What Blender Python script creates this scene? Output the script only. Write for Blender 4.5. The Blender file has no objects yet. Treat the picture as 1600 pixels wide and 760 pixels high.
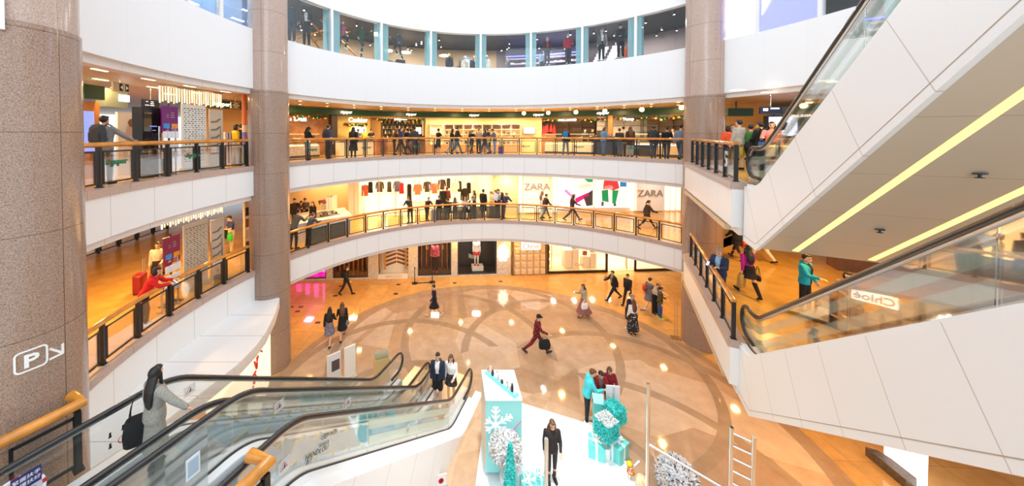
import bpy, bmesh, math, random
import numpy as np
from mathutils import Vector, Matrix
S = bpy.context.scene
COL = S.collection
rnd = random.Random(11)
PI = math.pi
# ---------------------------------------------------------------- camera numbers and the plan of the atrium
F, X0, Y0, PITCH, ZC = 500.0, 699.7, 218.4, 0.0175, 9.27
CX, CY, R = 2.43, 9.0, 10.24          # centre and radius of the round void
G, L1, L2, L3 = 0.0, 4.0, 8.0, 12.0    # floor levels
_c, _s = math.cos(PITCH), math.sin(PITCH)
DV = Vector((.443, .8965, 0)); NV = Vector((.8965, -.443, 0))   # down-going and sideways directions of the escalators

def ray(px, py):
    x = (px - X0) / F; y = (py - Y0) / F
    return Vector((x, _c - y * _s, -(y * _c + _s)))
def W(px, py, z=0.0):
    d = ray(px, py); t = (z - ZC) / d.z
    return Vector((d.x * t, d.y * t, z))
def D(px, py, Y):
    d = ray(px, py); t = Y / d.y
    return Vector((d.x * t, Y, ZC + d.z * t))
def at_r(px, r, py=300):
    """plan point at image column px on the circle of radius r about the atrium centre (far hit)"""
    d = ray(px, py); u = Vector((d.x, d.y)).normalized()
    b = u.x * CX + u.y * CY; q = max(b * b - (CX * CX + CY * CY - r * r), 0)
    t = b + math.sqrt(q)
    return Vector((u.x * t, u.y * t))
def ang(p): return math.atan2(p[1] - CY, p[0] - CX)
def pol(t, r): return Vector((CX + r * math.cos(t), CY + r * math.sin(t)))
def arc(t0, t1, r, n=None):
    n = n or max(2, int(abs(t1 - t0) * r / .35))
    return [pol(t0 + (t1 - t0) * i / n, r) for i in range(n + 1)]
def arcpx(p0, p1, r, n=None):
    return arc(ang(at_r(p0, r)), ang(at_r(p1, r)), r, n)
def rad(a): return math.radians(a)

# ---------------------------------------------------------------- materials
MATS = {}
def lin(c):
    return tuple((x / 12.92 if x <= .04045 else ((x + .055) / 1.055) ** 2.4) for x in c)
def mat(name, col=(.8, .8, .8), rough=.5, metal=0., emit=None, es=1., noise=0., nscale=40., spec=.5, bump=0., bscale=60., alpha=1., seam=None, coat=0.):
    if name in MATS: return MATS[name]
    m = bpy.data.materials.new(name); m.use_nodes = True
    nt = m.node_tree; b = nt.nodes['Principled BSDF']
    b.inputs['Base Color'].default_value = (*col, 1); b.inputs['Roughness'].default_value = rough
    b.inputs['Metallic'].default_value = metal; b.inputs['Specular IOR Level'].default_value = spec
    b.inputs['Coat Weight'].default_value = coat; b.inputs['Coat Roughness'].default_value = .06
    if emit: b.inputs['Emission Color'].default_value = (*emit, 1); b.inputs['Emission Strength'].default_value = es
    if alpha < 1: b.inputs['Alpha'].default_value = alpha
    N = nt.nodes.new; Lk = nt.links.new
    src = None
    if noise:
        tc = N('ShaderNodeTexCoord'); nz = N('ShaderNodeTexNoise'); nz.inputs['Scale'].default_value = nscale; nz.inputs['Detail'].default_value = 4
        Lk(tc.outputs['Object'], nz.inputs['Vector'])
        r = N('ShaderNodeValToRGB'); e = r.color_ramp.elements
        e[0].position = .33; e[1].position = .67
        e[0].color = (*[max(0, c * (1 - noise)) for c in col], 1); e[1].color = (*[min(1, c * (1 + noise)) for c in col], 1)
        Lk(nz.outputs['Fac'], r.inputs['Fac']); src = r.outputs['Color']
    if seam:
        w, sc = seam[0], seam[1]; sw = seam[2] if len(seam) > 2 else .012
        uv = N('ShaderNodeUVMap'); sp = N('ShaderNodeSeparateXYZ'); Lk(uv.outputs['UV'], sp.inputs[0])
        dv = N('ShaderNodeMath'); dv.operation = 'DIVIDE'; dv.inputs[1].default_value = w; Lk(sp.outputs[0], dv.inputs[0])
        fr = N('ShaderNodeMath'); fr.operation = 'FRACT'; Lk(dv.outputs[0], fr.inputs[0])
        lt = N('ShaderNodeMath'); lt.operation = 'LESS_THAN'; lt.inputs[1].default_value = sw / w; Lk(fr.outputs[0], lt.inputs[0])
        mx = N('ShaderNodeMix'); mx.data_type = 'RGBA'
        mx.inputs['A'].default_value = (*col, 1); mx.inputs['B'].default_value = (*sc, 1)
        if src: Lk(src, mx.inputs['A'])
        Lk(lt.outputs[0], mx.inputs['Factor']); src = mx.outputs['Result']
    if src: Lk(src, b.inputs['Base Color'])
    if bump:
        tc2 = N('ShaderNodeTexCoord'); n2 = N('ShaderNodeTexNoise'); n2.inputs['Scale'].default_value = bscale
        Lk(tc2.outputs['Object'], n2.inputs['Vector'])
        bp = N('ShaderNodeBump'); bp.inputs['Strength'].default_value = bump; bp.inputs['Distance'].default_value = .02
        Lk(n2.outputs['Fac'], bp.inputs['Height']); Lk(bp.outputs['Normal'], b.inputs['Normal'])
    MATS[name] = m
    return m
def glassmat(name, tint=(.93, .97, .96), refl=.5, haze=0., hazecol=(.8, .85, .82)):
    """clear sheet glass: tinted transparency, fresnel mirror, optional milky film"""
    if name in MATS: return MATS[name]
    m = bpy.data.materials.new(name); m.use_nodes = True; nt = m.node_tree
    for n in list(nt.nodes): nt.nodes.remove(n)
    N = nt.nodes.new; Lk = nt.links.new
    out = N('ShaderNodeOutputMaterial'); tr = N('ShaderNodeBsdfTransparent'); tr.inputs[0].default_value = (*tint, 1)
    gl = N('ShaderNodeBsdfGlossy'); gl.inputs['Roughness'].default_value = 0.02; gl.inputs[0].default_value = (1, 1, 1, 1)
    fr = N('ShaderNodeFresnel'); fr.inputs[0].default_value = 1.45
    mu = N('ShaderNodeMath'); mu.operation = 'MULTIPLY'; mu.inputs[1].default_value = refl; Lk(fr.outputs[0], mu.inputs[0])
    mx = N('ShaderNodeMixShader'); Lk(mu.outputs[0], mx.inputs[0]); Lk(tr.outputs[0], mx.inputs[1]); Lk(gl.outputs[0], mx.inputs[2])
    last = mx.outputs[0]
    if haze:
        df = N('ShaderNodeBsdfDiffuse'); df.inputs[0].default_value = (*hazecol, 1)
        m2 = N('ShaderNodeMixShader'); m2.inputs[0].default_value = haze; Lk(last, m2.inputs[1]); Lk(df.outputs[0], m2.inputs[2]); last = m2.outputs[0]
    Lk(last, out.inputs[0]); MATS[name] = m
    return m
def cloth(r, g, b):
    """fabric of one colour (sRGB 0-255)"""
    return mat('fabric_%d_%d_%d' % (r, g, b), lin((r / 255, g / 255, b / 255)), .85, bump=.5, bscale=14, noise=.12, nscale=9)
def paint(r, g, b, rough=.5, **k):
    return mat('paint_%d_%d_%d_%d' % (r, g, b, int(rough * 100)), lin((r / 255, g / 255, b / 255)), rough, **k)
def glow(r, g, b, s):
    c = lin((r / 255, g / 255, b / 255))
    return mat('glow_%d_%d_%d_%d' % (r, g, b, int(s * 100)), c, .5, emit=c, es=s)

def granite(name, base, dark, light, rough):
    m = bpy.data.materials.new(name); m.use_nodes = True; nt = m.node_tree; b = nt.nodes['Principled BSDF']
    N = nt.nodes.new; Lk = nt.links.new
    tc = N('ShaderNodeTexCoord'); nz = N('ShaderNodeTexNoise'); nz.inputs['Scale'].default_value = 60; nz.inputs['Detail'].default_value = 5
    nz.inputs['Roughness'].default_value = .7
    Lk(tc.outputs['Object'], nz.inputs['Vector'])
    r = N('ShaderNodeValToRGB'); e = r.color_ramp.elements
    e[0].position = .36; e[0].color = (*dark, 1); e[1].position = .62; e[1].color = (*light, 1)
    q = r.color_ramp.elements.new(.48); q.color = (*base, 1)
    Lk(nz.outputs['Fac'], r.inputs['Fac']); src = r.outputs['Color']
    # joints between the stone pieces, from the UV map
    uv = N('ShaderNodeUVMap'); br = N('ShaderNodeTexBrick'); br.offset = 0; br.inputs['Scale'].default_value = 1
    br.inputs['Color1'].default_value = (1, 1, 1, 1); br.inputs['Color2'].default_value = (.95, .95, .95, 1); br.inputs['Mortar'].default_value = (.45, .4, .38, 1)
    br.inputs['Mortar Size'].default_value = .006; br.inputs['Brick Width'].default_value = 1.13; br.inputs['Row Height'].default_value = 1.55
    Lk(uv.outputs['UV'], br.inputs['Vector'])
    mx = N('ShaderNodeMix'); mx.data_type = 'RGBA'; mx.blend_type = 'MULTIPLY'; mx.inputs['Factor'].default_value = 1
    Lk(src, mx.inputs['A']); Lk(br.outputs['Color'], mx.inputs['B']); Lk(mx.outputs['Result'], b.inputs['Base Color'])
    b.inputs['Roughness'].default_value = rough
    MATS[name] = m
    return m

# ---------------------------------------------------------------- mesh builder
class MB:
    def __init__(self): self.v = []; self.f = []; self.mi = []; self.uv = []
    def add(self, vs, fs, mi=0, uvs=None):
        b = len(self.v); self.v += [tuple(v) for v in vs]
        for k, f in enumerate(fs):
            self.f.append(tuple(b + i for i in f)); self.mi.append(mi)
            self.uv.append(uvs[k] if uvs else None)
        return self
    def box(self, c, s, rz=0., mi=0, M=None, taper=1.):
        hx, hy, hz = s[0] / 2, s[1] / 2, s[2] / 2
        vs = []
        for z in (-1, 1):
            k = taper if z > 0 else 1
            for x, y in ((-1, -1), (1, -1), (1, 1), (-1, 1)): vs.append(Vector((x * hx * k, y * hy * k, z * hz)))
        m = M if M is not None else Matrix.Rotation(rz, 3, 'Z')
        vs = [m @ v + Vector(c) for v in vs]
        fs = [(3, 2, 1, 0), (4, 5, 6, 7), (0, 1, 5, 4), (1, 2, 6, 5), (2, 3, 7, 6), (3, 0, 4, 7)]
        uv = []
        for f in fs: uv.append([((vs[i] - vs[f[0]]).length if j in (1,) else 0, vs[i].z) for j, i in enumerate(f)])
        return self.add(vs, fs, mi)
    def prism(self, poly, vec, mi=0, uvf=None):
        """closed polygon of 3-D points swept along vec"""
        n = len(poly); a = [Vector(p) for p in poly]; b = [p + Vector(vec) for p in a]
        fs = [tuple(range(n - 1, -1, -1)), tuple(range(n, 2 * n))] + [(i, (i + 1) % n, n + (i + 1) % n, n + i) for i in range(n)]
        vs = a + b
        return self.add(vs, fs, mi, [[uvf(vs[i]) for i in f] for f in fs] if uvf else None)
    def tube(self, pts, r, n=8, closed=False, mi=0, sx=1., up=None):
        P = [Vector(p) for p in pts]; m = len(P); rr = r if isinstance(r, (list, tuple)) else [r] * m
        rings = []; prev = None
        for i in range(m):
            if closed: t = P[(i + 1) % m] - P[i - 1]
            else: t = P[min(i + 1, m - 1)] - P[max(i - 1, 0)]
            t = t.normalized() if t.length > 1e-9 else Vector((0, 0, 1))
            if up is not None: a = Vector(up).cross(t)
            elif prev is None: a = t.cross(Vector((0, 0, 1)) if abs(t.z) < .9 else Vector((1, 0, 0)))
            else: a = prev - t * prev.dot(t)
            a = a.normalized() if a.length > 1e-6 else Vector((1, 0, 0)); b = t.cross(a); prev = a
            rings.append([P[i] + (a * math.cos(2 * PI * k / n) * sx + b * math.sin(2 * PI * k / n)) * rr[i] for k in range(n)])
        vs = [v for g in rings for v in g]; fs = []
        for i in range(m if closed else m - 1):
            j = (i + 1) % m
            for k in range(n): fs.append((i * n + k, i * n + (k + 1) % n, j * n + (k + 1) % n, j * n + k))
        if not closed: fs += [tuple(range(n - 1, -1, -1)), tuple(range((m - 1) * n, m * n))]
        return self.add(vs, fs, mi)
    def loft(self, rings, mi=0, cap=True):
        n = len(rings[0]); vs = [v for g in rings for v in g]; fs = []
        for i in range(len(rings) - 1):
            for k in range(n): fs.append((i * n + k, i * n + (k + 1) % n, (i + 1) * n + (k + 1) % n, (i + 1) * n + k))
        if cap: fs += [tuple(range(n - 1, -1, -1)), tuple(range(len(vs) - n, len(vs)))]
        return self.add(vs, fs, mi)
    def lathe(self, prof, c=(0, 0, 0), n=20, mi=0, M=None):
        rings = []
        for r, z in prof:
            g = [Vector((r * math.cos(2 * PI * k / n), r * math.sin(2 * PI * k / n), z)) for k in range(n)]
            rings.append([(M @ v if M is not None else v) + Vector(c) for v in g])
        return self.loft(rings, mi)
    def ball(self, c, r, nu=12, nv=8, mi=0, M=None):
        rx, ry, rz = r if isinstance(r, (tuple, list)) else (r, r, r)
        rings = []
        for j in range(nv + 1):
            a = -PI / 2 + PI * j / nv; a = max(min(a, PI / 2 - .02), -PI / 2 + .02)
            g = [Vector((rx * math.cos(a) * math.cos(2 * PI * k / nu), ry * math.cos(a) * math.sin(2 * PI * k / nu), rz * math.sin(a))) for k in range(nu)]
            rings.append([(M @ v if M is not None else v) + Vector(c) for v in g])
        return self.loft(rings, mi)
    def sweep(self, path, prof, side=1, mi=0, caps=True, u0=0., closed=False):
        """profile points (offset, z) carried along a plan path; positive offset lies to the path's right when side=1"""
        P = [Vector((p[0], p[1])) for p in path]; n = len(P); m = len(prof); rings = []; us = []; u = u0
        for i in range(n):
            a = P[i - 1] if i or closed else P[0]; b = P[(i + 1) % n] if i < n - 1 or closed else P[n - 1]
            t = (b - a).normalized(); nn = Vector((t.y, -t.x)) * side
            if i: u += (P[i] - P[i - 1]).length
            us.append(u); rings.append([Vector((P[i].x + nn.x * o, P[i].y + nn.y * o, z)) for o, z in prof])
        vs = [v for g in rings for v in g]; fs = []; uv = []
        for i in range(n if closed else n - 1):
            j = (i + 1) % n
            for k in range(m):
                l = (k + 1) % m
                f = (i * m + k, i * m + l, j * m + l, j * m + k); fs.append(f)
                uj = us[j] if j else us[i] + (P[0] - P[i]).length
                uv.append([(us[i], prof[k][1]), (us[i], prof[l][1]), (uj, prof[l][1]), (uj, prof[k][1])])
        if caps and not closed:
            for i in (0, n - 1):
                f = tuple(range(i * m, i * m + m)); f = f[::-1] if i else f
                fs.append(f); uv.append([(us[i] + .3 + .01 * k, vs[q].z) for k, q in enumerate(f)])
        return self.add(vs, fs, mi, uv)
    def mesh(self, name, mats, smooth=False, fix=True):
        me = bpy.data.meshes.new(name); me.from_pydata(self.v, [], self.f)
        for m in mats: me.materials.append(m)
        if any(self.mi): me.polygons.foreach_set('material_index', self.mi)
        if any(u is not None for u in self.uv):
            ul = me.uv_layers.new(name='UVMap'); k = 0
            for u, f in zip(self.uv, self.f):
                for j in range(len(f)):
                    if u: ul.data[k].uv = u[j]
                    k += 1
        me.update()
        if fix:
            bm = bmesh.new(); bm.from_mesh(me); bmesh.ops.recalc_face_normals(bm, faces=bm.faces); bm.to_mesh(me); bm.free()
        if smooth: me.polygons.foreach_set('use_smooth', [True] * len(me.polygons)); 
        if smooth == 'auto':
            try: me.set_sharp_from_angle(angle=rad(38))
            except Exception: pass
        return me
    def build(self, name, m, parent=None, smooth=False, loc=None, rz=None, fix=True):
        mats = m if isinstance(m, (list, tuple)) else [m]
        return link(name, self.mesh(name, mats, smooth, fix), parent, loc, rz)
def link(name, data, parent=None, loc=None, rz=None):
    o = bpy.data.objects.new(name, data); COL.objects.link(o)
    if parent: o.parent = parent
    if loc is not None: o.location = loc
    if rz is not None: o.rotation_euler = (0, 0, rz)
    return o
def tag(o, label=None, cat=None, group=None, kind=None):
    if label: o['label'] = label
    if cat: o['category'] = cat
    if group: o['group'] = group
    if kind: o['kind'] = kind
    return o
def empty(name, loc=(0, 0, 0), rz=0., label=None, cat=None, group=None):
    o = link(name, None, None, loc, rz); o.empty_display_size = .2
    return tag(o, label, cat, group)
def struct(o, label=None, cat=None): return tag(o, label, cat, None, 'structure')
def dup(o, parent=None):
    c = o.copy(); COL.objects.link(c)
    if parent: c.parent = parent
    for ch in list(o.children): dup(ch, c)
    return c
_font = {}
def text_mesh(s, size, depth=.01, extra=0., align='CENTER', shear=0.):
    k = (s, size, depth, extra, align, shear)
    if k in _font: return _font[k]
    cu = bpy.data.curves.new('lettering', 'FONT'); cu.body = s; cu.size = size; cu.extrude = depth / 2; cu.offset = extra
    cu.align_x = align; cu.align_y = 'CENTER'; cu.shear = shear; cu.resolution_u = 3
    o = bpy.data.objects.new('lettering_curve', cu); COL.objects.link(o)
    dg = bpy.context.evaluated_depsgraph_get(); dg.update()
    me = bpy.data.meshes.new_from_object(o.evaluated_get(dg)); me.name = 'lettering'
    bpy.data.objects.remove(o); _font[k] = me
    return me
def text(s, size, loc, facing, m, parent=None, depth=.012, extra=0., tilt=0., name='lettering', align='CENTER', sx=1., shear=0.):
    """raised lettering whose front looks along plan angle `facing`"""
    me = text_mesh(s, size, depth, extra, align, shear).copy(); me.materials.clear(); me.materials.append(m)
    o = link(name, me, parent)
    o.rotation_euler = (PI / 2, tilt, facing + PI / 2); o.scale = (sx, 1, 1)
    if parent:
        o.location = Vector(loc)
        if parent.type == 'EMPTY' or True:
            o.matrix_parent_inverse = Matrix.Translation(Vector(parent.location)).inverted() if parent.rotation_euler.z == 0 else (Matrix.Translation(Vector(parent.location)) @ Matrix.Rotation(parent.rotation_euler.z, 4, 'Z')).inverted()
    else: o.location = Vector(loc)
    return o
def wpart(o, parent):
    """parent a mesh built in world coordinates"""
    o.parent = parent
    o.matrix_parent_inverse = (Matrix.Translation(Vector(parent.location)) @ Matrix.Rotation(parent.rotation_euler.z, 4, 'Z')).inverted()
    return o
def area(name, loc, size, power, col, rot=(0, 0, 0), sy=None):
    l = bpy.data.lights.new(name, 'AREA'); l.energy = power; l.color = col; l.size = size
    if sy: l.shape = 'RECTANGLE'; l.size_y = sy
    o = bpy.data.objects.new(name, l); COL.objects.link(o); o.location = loc; o.rotation_euler = rot
    return o
WARM, AMBER = (1.0, .70, .36), (1.0, .58, .20)
# ================================================================ shared finishes
WHITE = mat('white_panel', (.87, .87, .87), .38, seam=(1.25, (.60, .54, .5), .014))
WHITE_FAINT = mat('white_panel_flush', (.87, .875, .885), .42, seam=(1.25, (.81, .81, .82), .01))
WHITE_PLAIN = mat('white_satin', (.86, .86, .86), .35)
LIPM = mat('soffit_lip', (.80, .75, .72), .5, seam=(1.25, (.6, .5, .45), .014))
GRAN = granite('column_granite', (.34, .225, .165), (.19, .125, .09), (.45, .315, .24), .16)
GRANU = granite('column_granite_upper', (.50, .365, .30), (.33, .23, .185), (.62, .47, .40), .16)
CURB = granite('curb_granite', (.50, .37, .315), (.34, .24, .20), (.60, .46, .40), .3)
WOOD = mat('varnished_handrail', (.62, .235, .025), .18, noise=.25, nscale=3, coat=.6)
BLACK = mat('black_metal', (.012, .012, .013), .35)
DARK = mat('dark_grey', (.04, .04, .042), .5)
RUBBER = mat('handrail_rubber', (.018, .014, .013), .25, coat=.4)
STEEL = mat('brushed_steel', (.62, .62, .62), .28, metal=1.)
CHROME = mat('polished_steel', (.75, .74, .72), .1, metal=1.)
GLASS = glassmat('clear_glass', (.98, .99, .987), .5)
GLASSG = glassmat('escalator_glass', (.972, .99, .983), .6)
FROST = glassmat('frosted_glass', (.80, .86, .83), .35, .22, (.72, .80, .74))
FROSTD = glassmat('smoked_frosted_glass', (.42, .41, .36), .25, .35, (.20, .19, .15))
FINM = glassmat('cyan_glass_fin', (.60, .84, .88), .3, .6, (.46, .72, .78))
STRIPE = glassmat('etched_stripe', (.88, .91, .86), .2, .32, (.86, .90, .80))
MARBLE = None
def floor_tiles(name, a, b, rough, w=.9, grout=.8):
    m = bpy.data.materials.new(name); m.use_nodes = True; nt = m.node_tree; p = nt.nodes['Principled BSDF']
    N = nt.nodes.new; Lk = nt.links.new
    tc = N('ShaderNodeTexCoord'); mp = N('ShaderNodeMapping'); mp.inputs['Rotation'].default_value = (0, 0, rad(3.6)); Lk(tc.outputs['Object'], mp.inputs['Vector'])
    br = N('ShaderNodeTexBrick'); br.offset = 0; br.inputs['Scale'].default_value = 1; br.inputs['Brick Width'].default_value = w; br.inputs['Row Height'].default_value = w
    br.inputs['Mortar Size'].default_value = .004; br.inputs['Color1'].default_value = (*a, 1); br.inputs['Color2'].default_value = (*b, 1)
    br.inputs['Mortar'].default_value = (*[c * grout for c in a], 1); Lk(mp.outputs[0], br.inputs['Vector'])
    nz = N('ShaderNodeTexNoise'); nz.inputs['Scale'].default_value = 1.7; nz.inputs['Detail'].default_value = 6; Lk(tc.outputs['Object'], nz.inputs['Vector'])
    r = N('ShaderNodeValToRGB'); r.color_ramp.elements[0].position = .3; r.color_ramp.elements[0].color = (.78, .74, .7, 1); r.color_ramp.elements[1].position = .7; r.color_ramp.elements[1].color = (1, 1, 1, 1)
    Lk(nz.outputs['Fac'], r.inputs['Fac'])
    mx = N('ShaderNodeMix'); mx.data_type = 'RGBA'; mx.blend_type = 'MULTIPLY'; mx.inputs['Factor'].default_value = 1
    Lk(br.outputs['Color'], mx.inputs['A']); Lk(r.outputs['Color'], mx.inputs['B']); Lk(mx.outputs['Result'], p.inputs['Base Color'])
    p.inputs['Roughness'].default_value = rough; MATS[name] = m
    return m
MARBLE = floor_tiles('gallery_marble', (.74, .44, .11), (.68, .39, .09), .16)
CEIL = mat('perforated_ceiling', (.64, .47, .30), .45, noise=.15, nscale=30)

def rosette_floor():
    m = bpy.data.materials.new('rosette_granite_floor'); m.use_nodes = True; nt = m.node_tree; p = nt.nodes['Principled BSDF']
    N = nt.nodes.new; Lk = nt.links.new
    tc = N('ShaderNodeTexCoord')
    def math_(op, a, b=None):
        n = N('ShaderNodeMath'); n.operation = op
        for i, x in enumerate((a, b)):
            if x is None: continue
            if isinstance(x, (int, float)): n.inputs[i].default_value = x
            else: Lk(x, n.inputs[i])
        return n.outputs[0]
    fl = N('ShaderNodeVectorMath'); fl.operation = 'MULTIPLY'; fl.inputs[1].default_value = (1, 1, 0); Lk(tc.outputs['Object'], fl.inputs[0])
    def dist(x, y):
        v = N('ShaderNodeVectorMath'); v.operation = 'DISTANCE'; v.inputs[1].default_value = (x, y, 0); Lk(fl.outputs[0], v.inputs[0]); return v.outputs['Value']
    band = None; cnt = None
    ox, oy = 2.2, 10.6
    for k in range(8):
        a = rad(38 + 45 * k); d = dist(ox + 3.95 * math.cos(a), oy + 3.95 * math.sin(a))
        e = math_('LESS_THAN', math_('ABSOLUTE', math_('SUBTRACT', d, 4.62)), .17)
        ins = math_('LESS_THAN', d, 4.62)
        band = e if band is None else math_('MAXIMUM', band, e)
        cnt = ins if cnt is None else math_('ADD', cnt, ins)
    rr = dist(ox, oy)
    core = math_('LESS_THAN', rr, 8.55)
    ring = math_('LESS_THAN', math_('ABSOLUTE', math_('SUBTRACT', rr, 8.72)), .17)
    inner = math_('GREATER_THAN', rr, 3.2)
    band = math_('MAXIMUM', math_('MULTIPLY', math_('MULTIPLY', band, core), inner), ring)
    par = math_('MODULO', cnt, 2)
    nz = N('ShaderNodeTexNoise'); nz.inputs['Scale'].default_value = 2.2; nz.inputs['Detail'].default_value = 8; nz.inputs['Roughness'].default_value = .65; Lk(tc.outputs['Object'], nz.inputs['Vector'])
    vo = N('ShaderNodeTexVoronoi'); vo.inputs['Scale'].default_value = .42; Lk(fl.outputs[0], vo.inputs['Vector'])
    sp = N('ShaderNodeSeparateColor'); Lk(vo.outputs['Color'], sp.inputs[0])
    br = N('ShaderNodeTexBrick'); br.offset = 0; br.inputs['Scale'].default_value = 1; br.inputs['Brick Width'].default_value = 1.2; br.inputs['Row Height'].default_value = 1.2
    br.inputs['Mortar Size'].default_value = .006; br.inputs['Color1'].default_value = (.74, .43, .15, 1); br.inputs['Color2'].default_value = (.64, .36, .12, 1); br.inputs['Mortar'].default_value = (.36, .2, .08, 1)
    mp = N('ShaderNodeMapping'); mp.inputs['Rotation'].default_value = (0, 0, rad(3.6)); Lk(fl.outputs[0], mp.inputs['Vector']); Lk(mp.outputs[0], br.inputs['Vector'])
    def mixc(f, a, b, bl='MIX'):
        n = N('ShaderNodeMix'); n.data_type = 'RGBA'; n.blend_type = bl
        for s, x in (('Factor', f), ('A', a), ('B', b)):
            if isinstance(x, (int, float)): n.inputs[s].default_value = x
            elif isinstance(x, tuple): n.inputs[s].default_value = (*x, 1)
            else: Lk(x, n.inputs[s])
        return n.outputs['Result']
    petal = mixc(par, (.55, .365, .225), (.60, .415, .27))
    pale = math_('GREATER_THAN', sp.outputs[0], .72)
    petal = mixc(math_('MULTIPLY', pale, .55), petal, (.74, .58, .44))
    dk = math_('LESS_THAN', sp.outputs[0], .16)
    petal = mixc(math_('MULTIPLY', dk, .45), petal, (.38, .24, .15))
    c = mixc(core, br.outputs['Color'], petal)
    c = mixc(math_('MULTIPLY', band, .85), c, (.40, .275, .175))
    r = N('ShaderNodeValToRGB'); r.color_ramp.elements[0].position = .25; r.color_ramp.elements[0].color = (.8, .76, .72, 1); r.color_ramp.elements[1].position = .72; r.color_ramp.elements[1].color = (1.05, 1.05, 1.05, 1)
    Lk(nz.outputs['Fac'], r.inputs['Fac'])
    c = mixc(1., c, r.outputs['Color'], 'MULTIPLY')
    Lk(c, p.inputs['Base Color']); p.inputs['Roughness'].default_value = .065; p.inputs['Specular IOR Level'].default_value = .45
    return m
# ================================================================ floors, ceilings, fascias
mb = MB(); mb.box((0, 9, -.15), (64, 34, .3)); struct(mb.build('floor', rosette_floor()))
def slab(name, pts, z0, z1, rout, m):
    """gallery slab between the edge of the void and a far rim"""
    b = MB(); n = len(pts); P = [Vector((p[0], p[1])) for p in pts]; Q = []
    for p in P:
        u = (p - Vector((CX, CY))).normalized(); Q.append(Vector((CX, CY)) + u * rout)
    vs = []
    for p, q in zip(P, Q): vs += [(p.x, p.y, z0), (p.x, p.y, z1), (q.x, q.y, z1), (q.x, q.y, z0)]
    fs = []
    for i in range(n - 1):
        a, c = 4 * i, 4 * i + 4
        for k in range(4): fs.append((a + k, a + (k + 1) % 4, c + (k + 1) % 4, c + k))
    fs += [(0, 1, 2, 3), tuple(range(4 * n - 4, 4 * n))[::-1]]
    b.add(vs, fs); return b.build(name, m)
T3, TL = rad(29.0), rad(204.5)
PN, PF = Vector((7.13, 8.0)), Vector((10.35, 14.3))
RINGA = arc(T3, TL, R, 80)
LEFTX = [Vector((-8.4, 3.6)), Vector((-9.6, 2.4))]
RIGHTX = [Vector((26, 1.2)), Vector((9.75, 7.2)), Vector((7.75, 8.2)), PN + Vector((.3, .55)), Vector((10.2, 13.75)), Vector((11.1, 14.2))]
edge_in = lambda o: RIGHTX + arc(T3, TL, R + o, 80) + LEFTX
struct(slab('floor_upper', edge_in(.3), 7.75, L2, 34, MARBLE))
L1LEFT = [Vector((-6.75, 4.62)), Vector((-6.3, 4.36)), Vector((-9.6, 1.0))]
struct(slab('floor_middle', RIGHTX + arc(T3, TL, R + .3, 80) + L1LEFT, 3.75, L1, 34, MARBLE))
struct(slab('ceiling_middle', edge_in(.45), 6.72, 6.86, 34, CEIL))
struct(slab('ceiling_ground', RIGHTX + arc(T3, TL, R + .45, 80) + L1LEFT, 2.74, 2.88, 34, CEIL))
FULL = arc(rad(-35), rad(215), R + .25, 120)
struct(slab('ceiling_upper', FULL, 10.84, 11.0, 34, CEIL))
struct(slab('floor_top', FULL, 11.8, 12.0, 30, paint(150, 140, 128, .4)))
struct(slab('ceiling_top', FULL, 15.55, 15.8, 30, paint(46, 48, 54, .6)))
# white fascias, stone curbs, recessed lips
RIGHTP = [PN, Vector((10.2, 13.75)), Vector((11.1, 14.2))]
for nm, zf in (('middle', L1), ('upper', L2)):
    zt, zb = zf - .114, zf - 1.06
    leftend = LEFTX if zf == L2 else [Vector((-6.75, 4.62)), Vector((-6.3, 4.36))]
    for part, path in (('ring', RINGA + leftend), ('link', RIGHTP)):
        b = MB(); b.sweep(path, [(0, zt), (0, zb), (.32, zb), (.32, zt)]); struct(b.build('trim_%s_%s_fascia' % (nm, part), WHITE, smooth='auto'))
        b = MB(); b.sweep(path, [(.13, zb), (.13, zb - .19), (.45, zb - .19), (.45, zb)]); struct(b.build('trim_%s_%s_lip' % (nm, part), LIPM, smooth='auto'))
        b = MB(); b.sweep(path, [(-.035, zt), (-.035, zf + .07), (.32, zf + .07), (.32, zt)]); struct(b.build('trim_%s_%s_curb' % (nm, part), CURB, smooth='auto'))
TOPR = arc(rad(-30), rad(212), R, 120)
b = MB(); b.sweep(TOPR, [(0, 13.23), (0, 10.99), (.3, 10.99), (.3, 13.23)]); struct(b.build('wall_top_parapet', WHITE_FAINT, smooth='auto'))
b = MB(); b.sweep(TOPR, [(.13, 10.99), (.13, 10.80), (.5, 10.80), (.5, 10.99)]); struct(b.build('trim_top_lip', LIPM, smooth='auto'))
b = MB(); b.sweep(TOPR, [(0, 18.6), (0, 15.25), (.3, 15.25), (.3, 18.6)]); struct(b.build('wall_top_band', WHITE_FAINT, smooth='auto'))
b = MB(); b.sweep([(-6.30, 4.58), (-6.95, 3.6), (-8.2, 2.2)], [(0, 13.4), (0, 10.76), (.25, 10.76), (.25, 13.4)]); struct(b.build('wall_near_parapet', WHITE_FAINT))
# columns
def column(name, c, label):
    b = MB()
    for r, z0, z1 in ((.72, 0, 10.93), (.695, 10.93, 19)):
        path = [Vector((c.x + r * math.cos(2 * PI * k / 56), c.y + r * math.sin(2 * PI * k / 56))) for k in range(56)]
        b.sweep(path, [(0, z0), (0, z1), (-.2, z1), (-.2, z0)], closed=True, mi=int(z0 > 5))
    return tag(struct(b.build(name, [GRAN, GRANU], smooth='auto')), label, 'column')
COLN = [pol(rad(202.7), 10.1), at_r(421.5, 10.25), Vector((11.25, 14.08))]
column('column_near', COLN[0], 'brown granite column carrying the parking sign')
column('column_back', COLN[1], 'brown granite column between the two gallery balustrades')
column('column_bridge', COLN[2], 'brown granite column behind the short balustrade and escalators')

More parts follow.
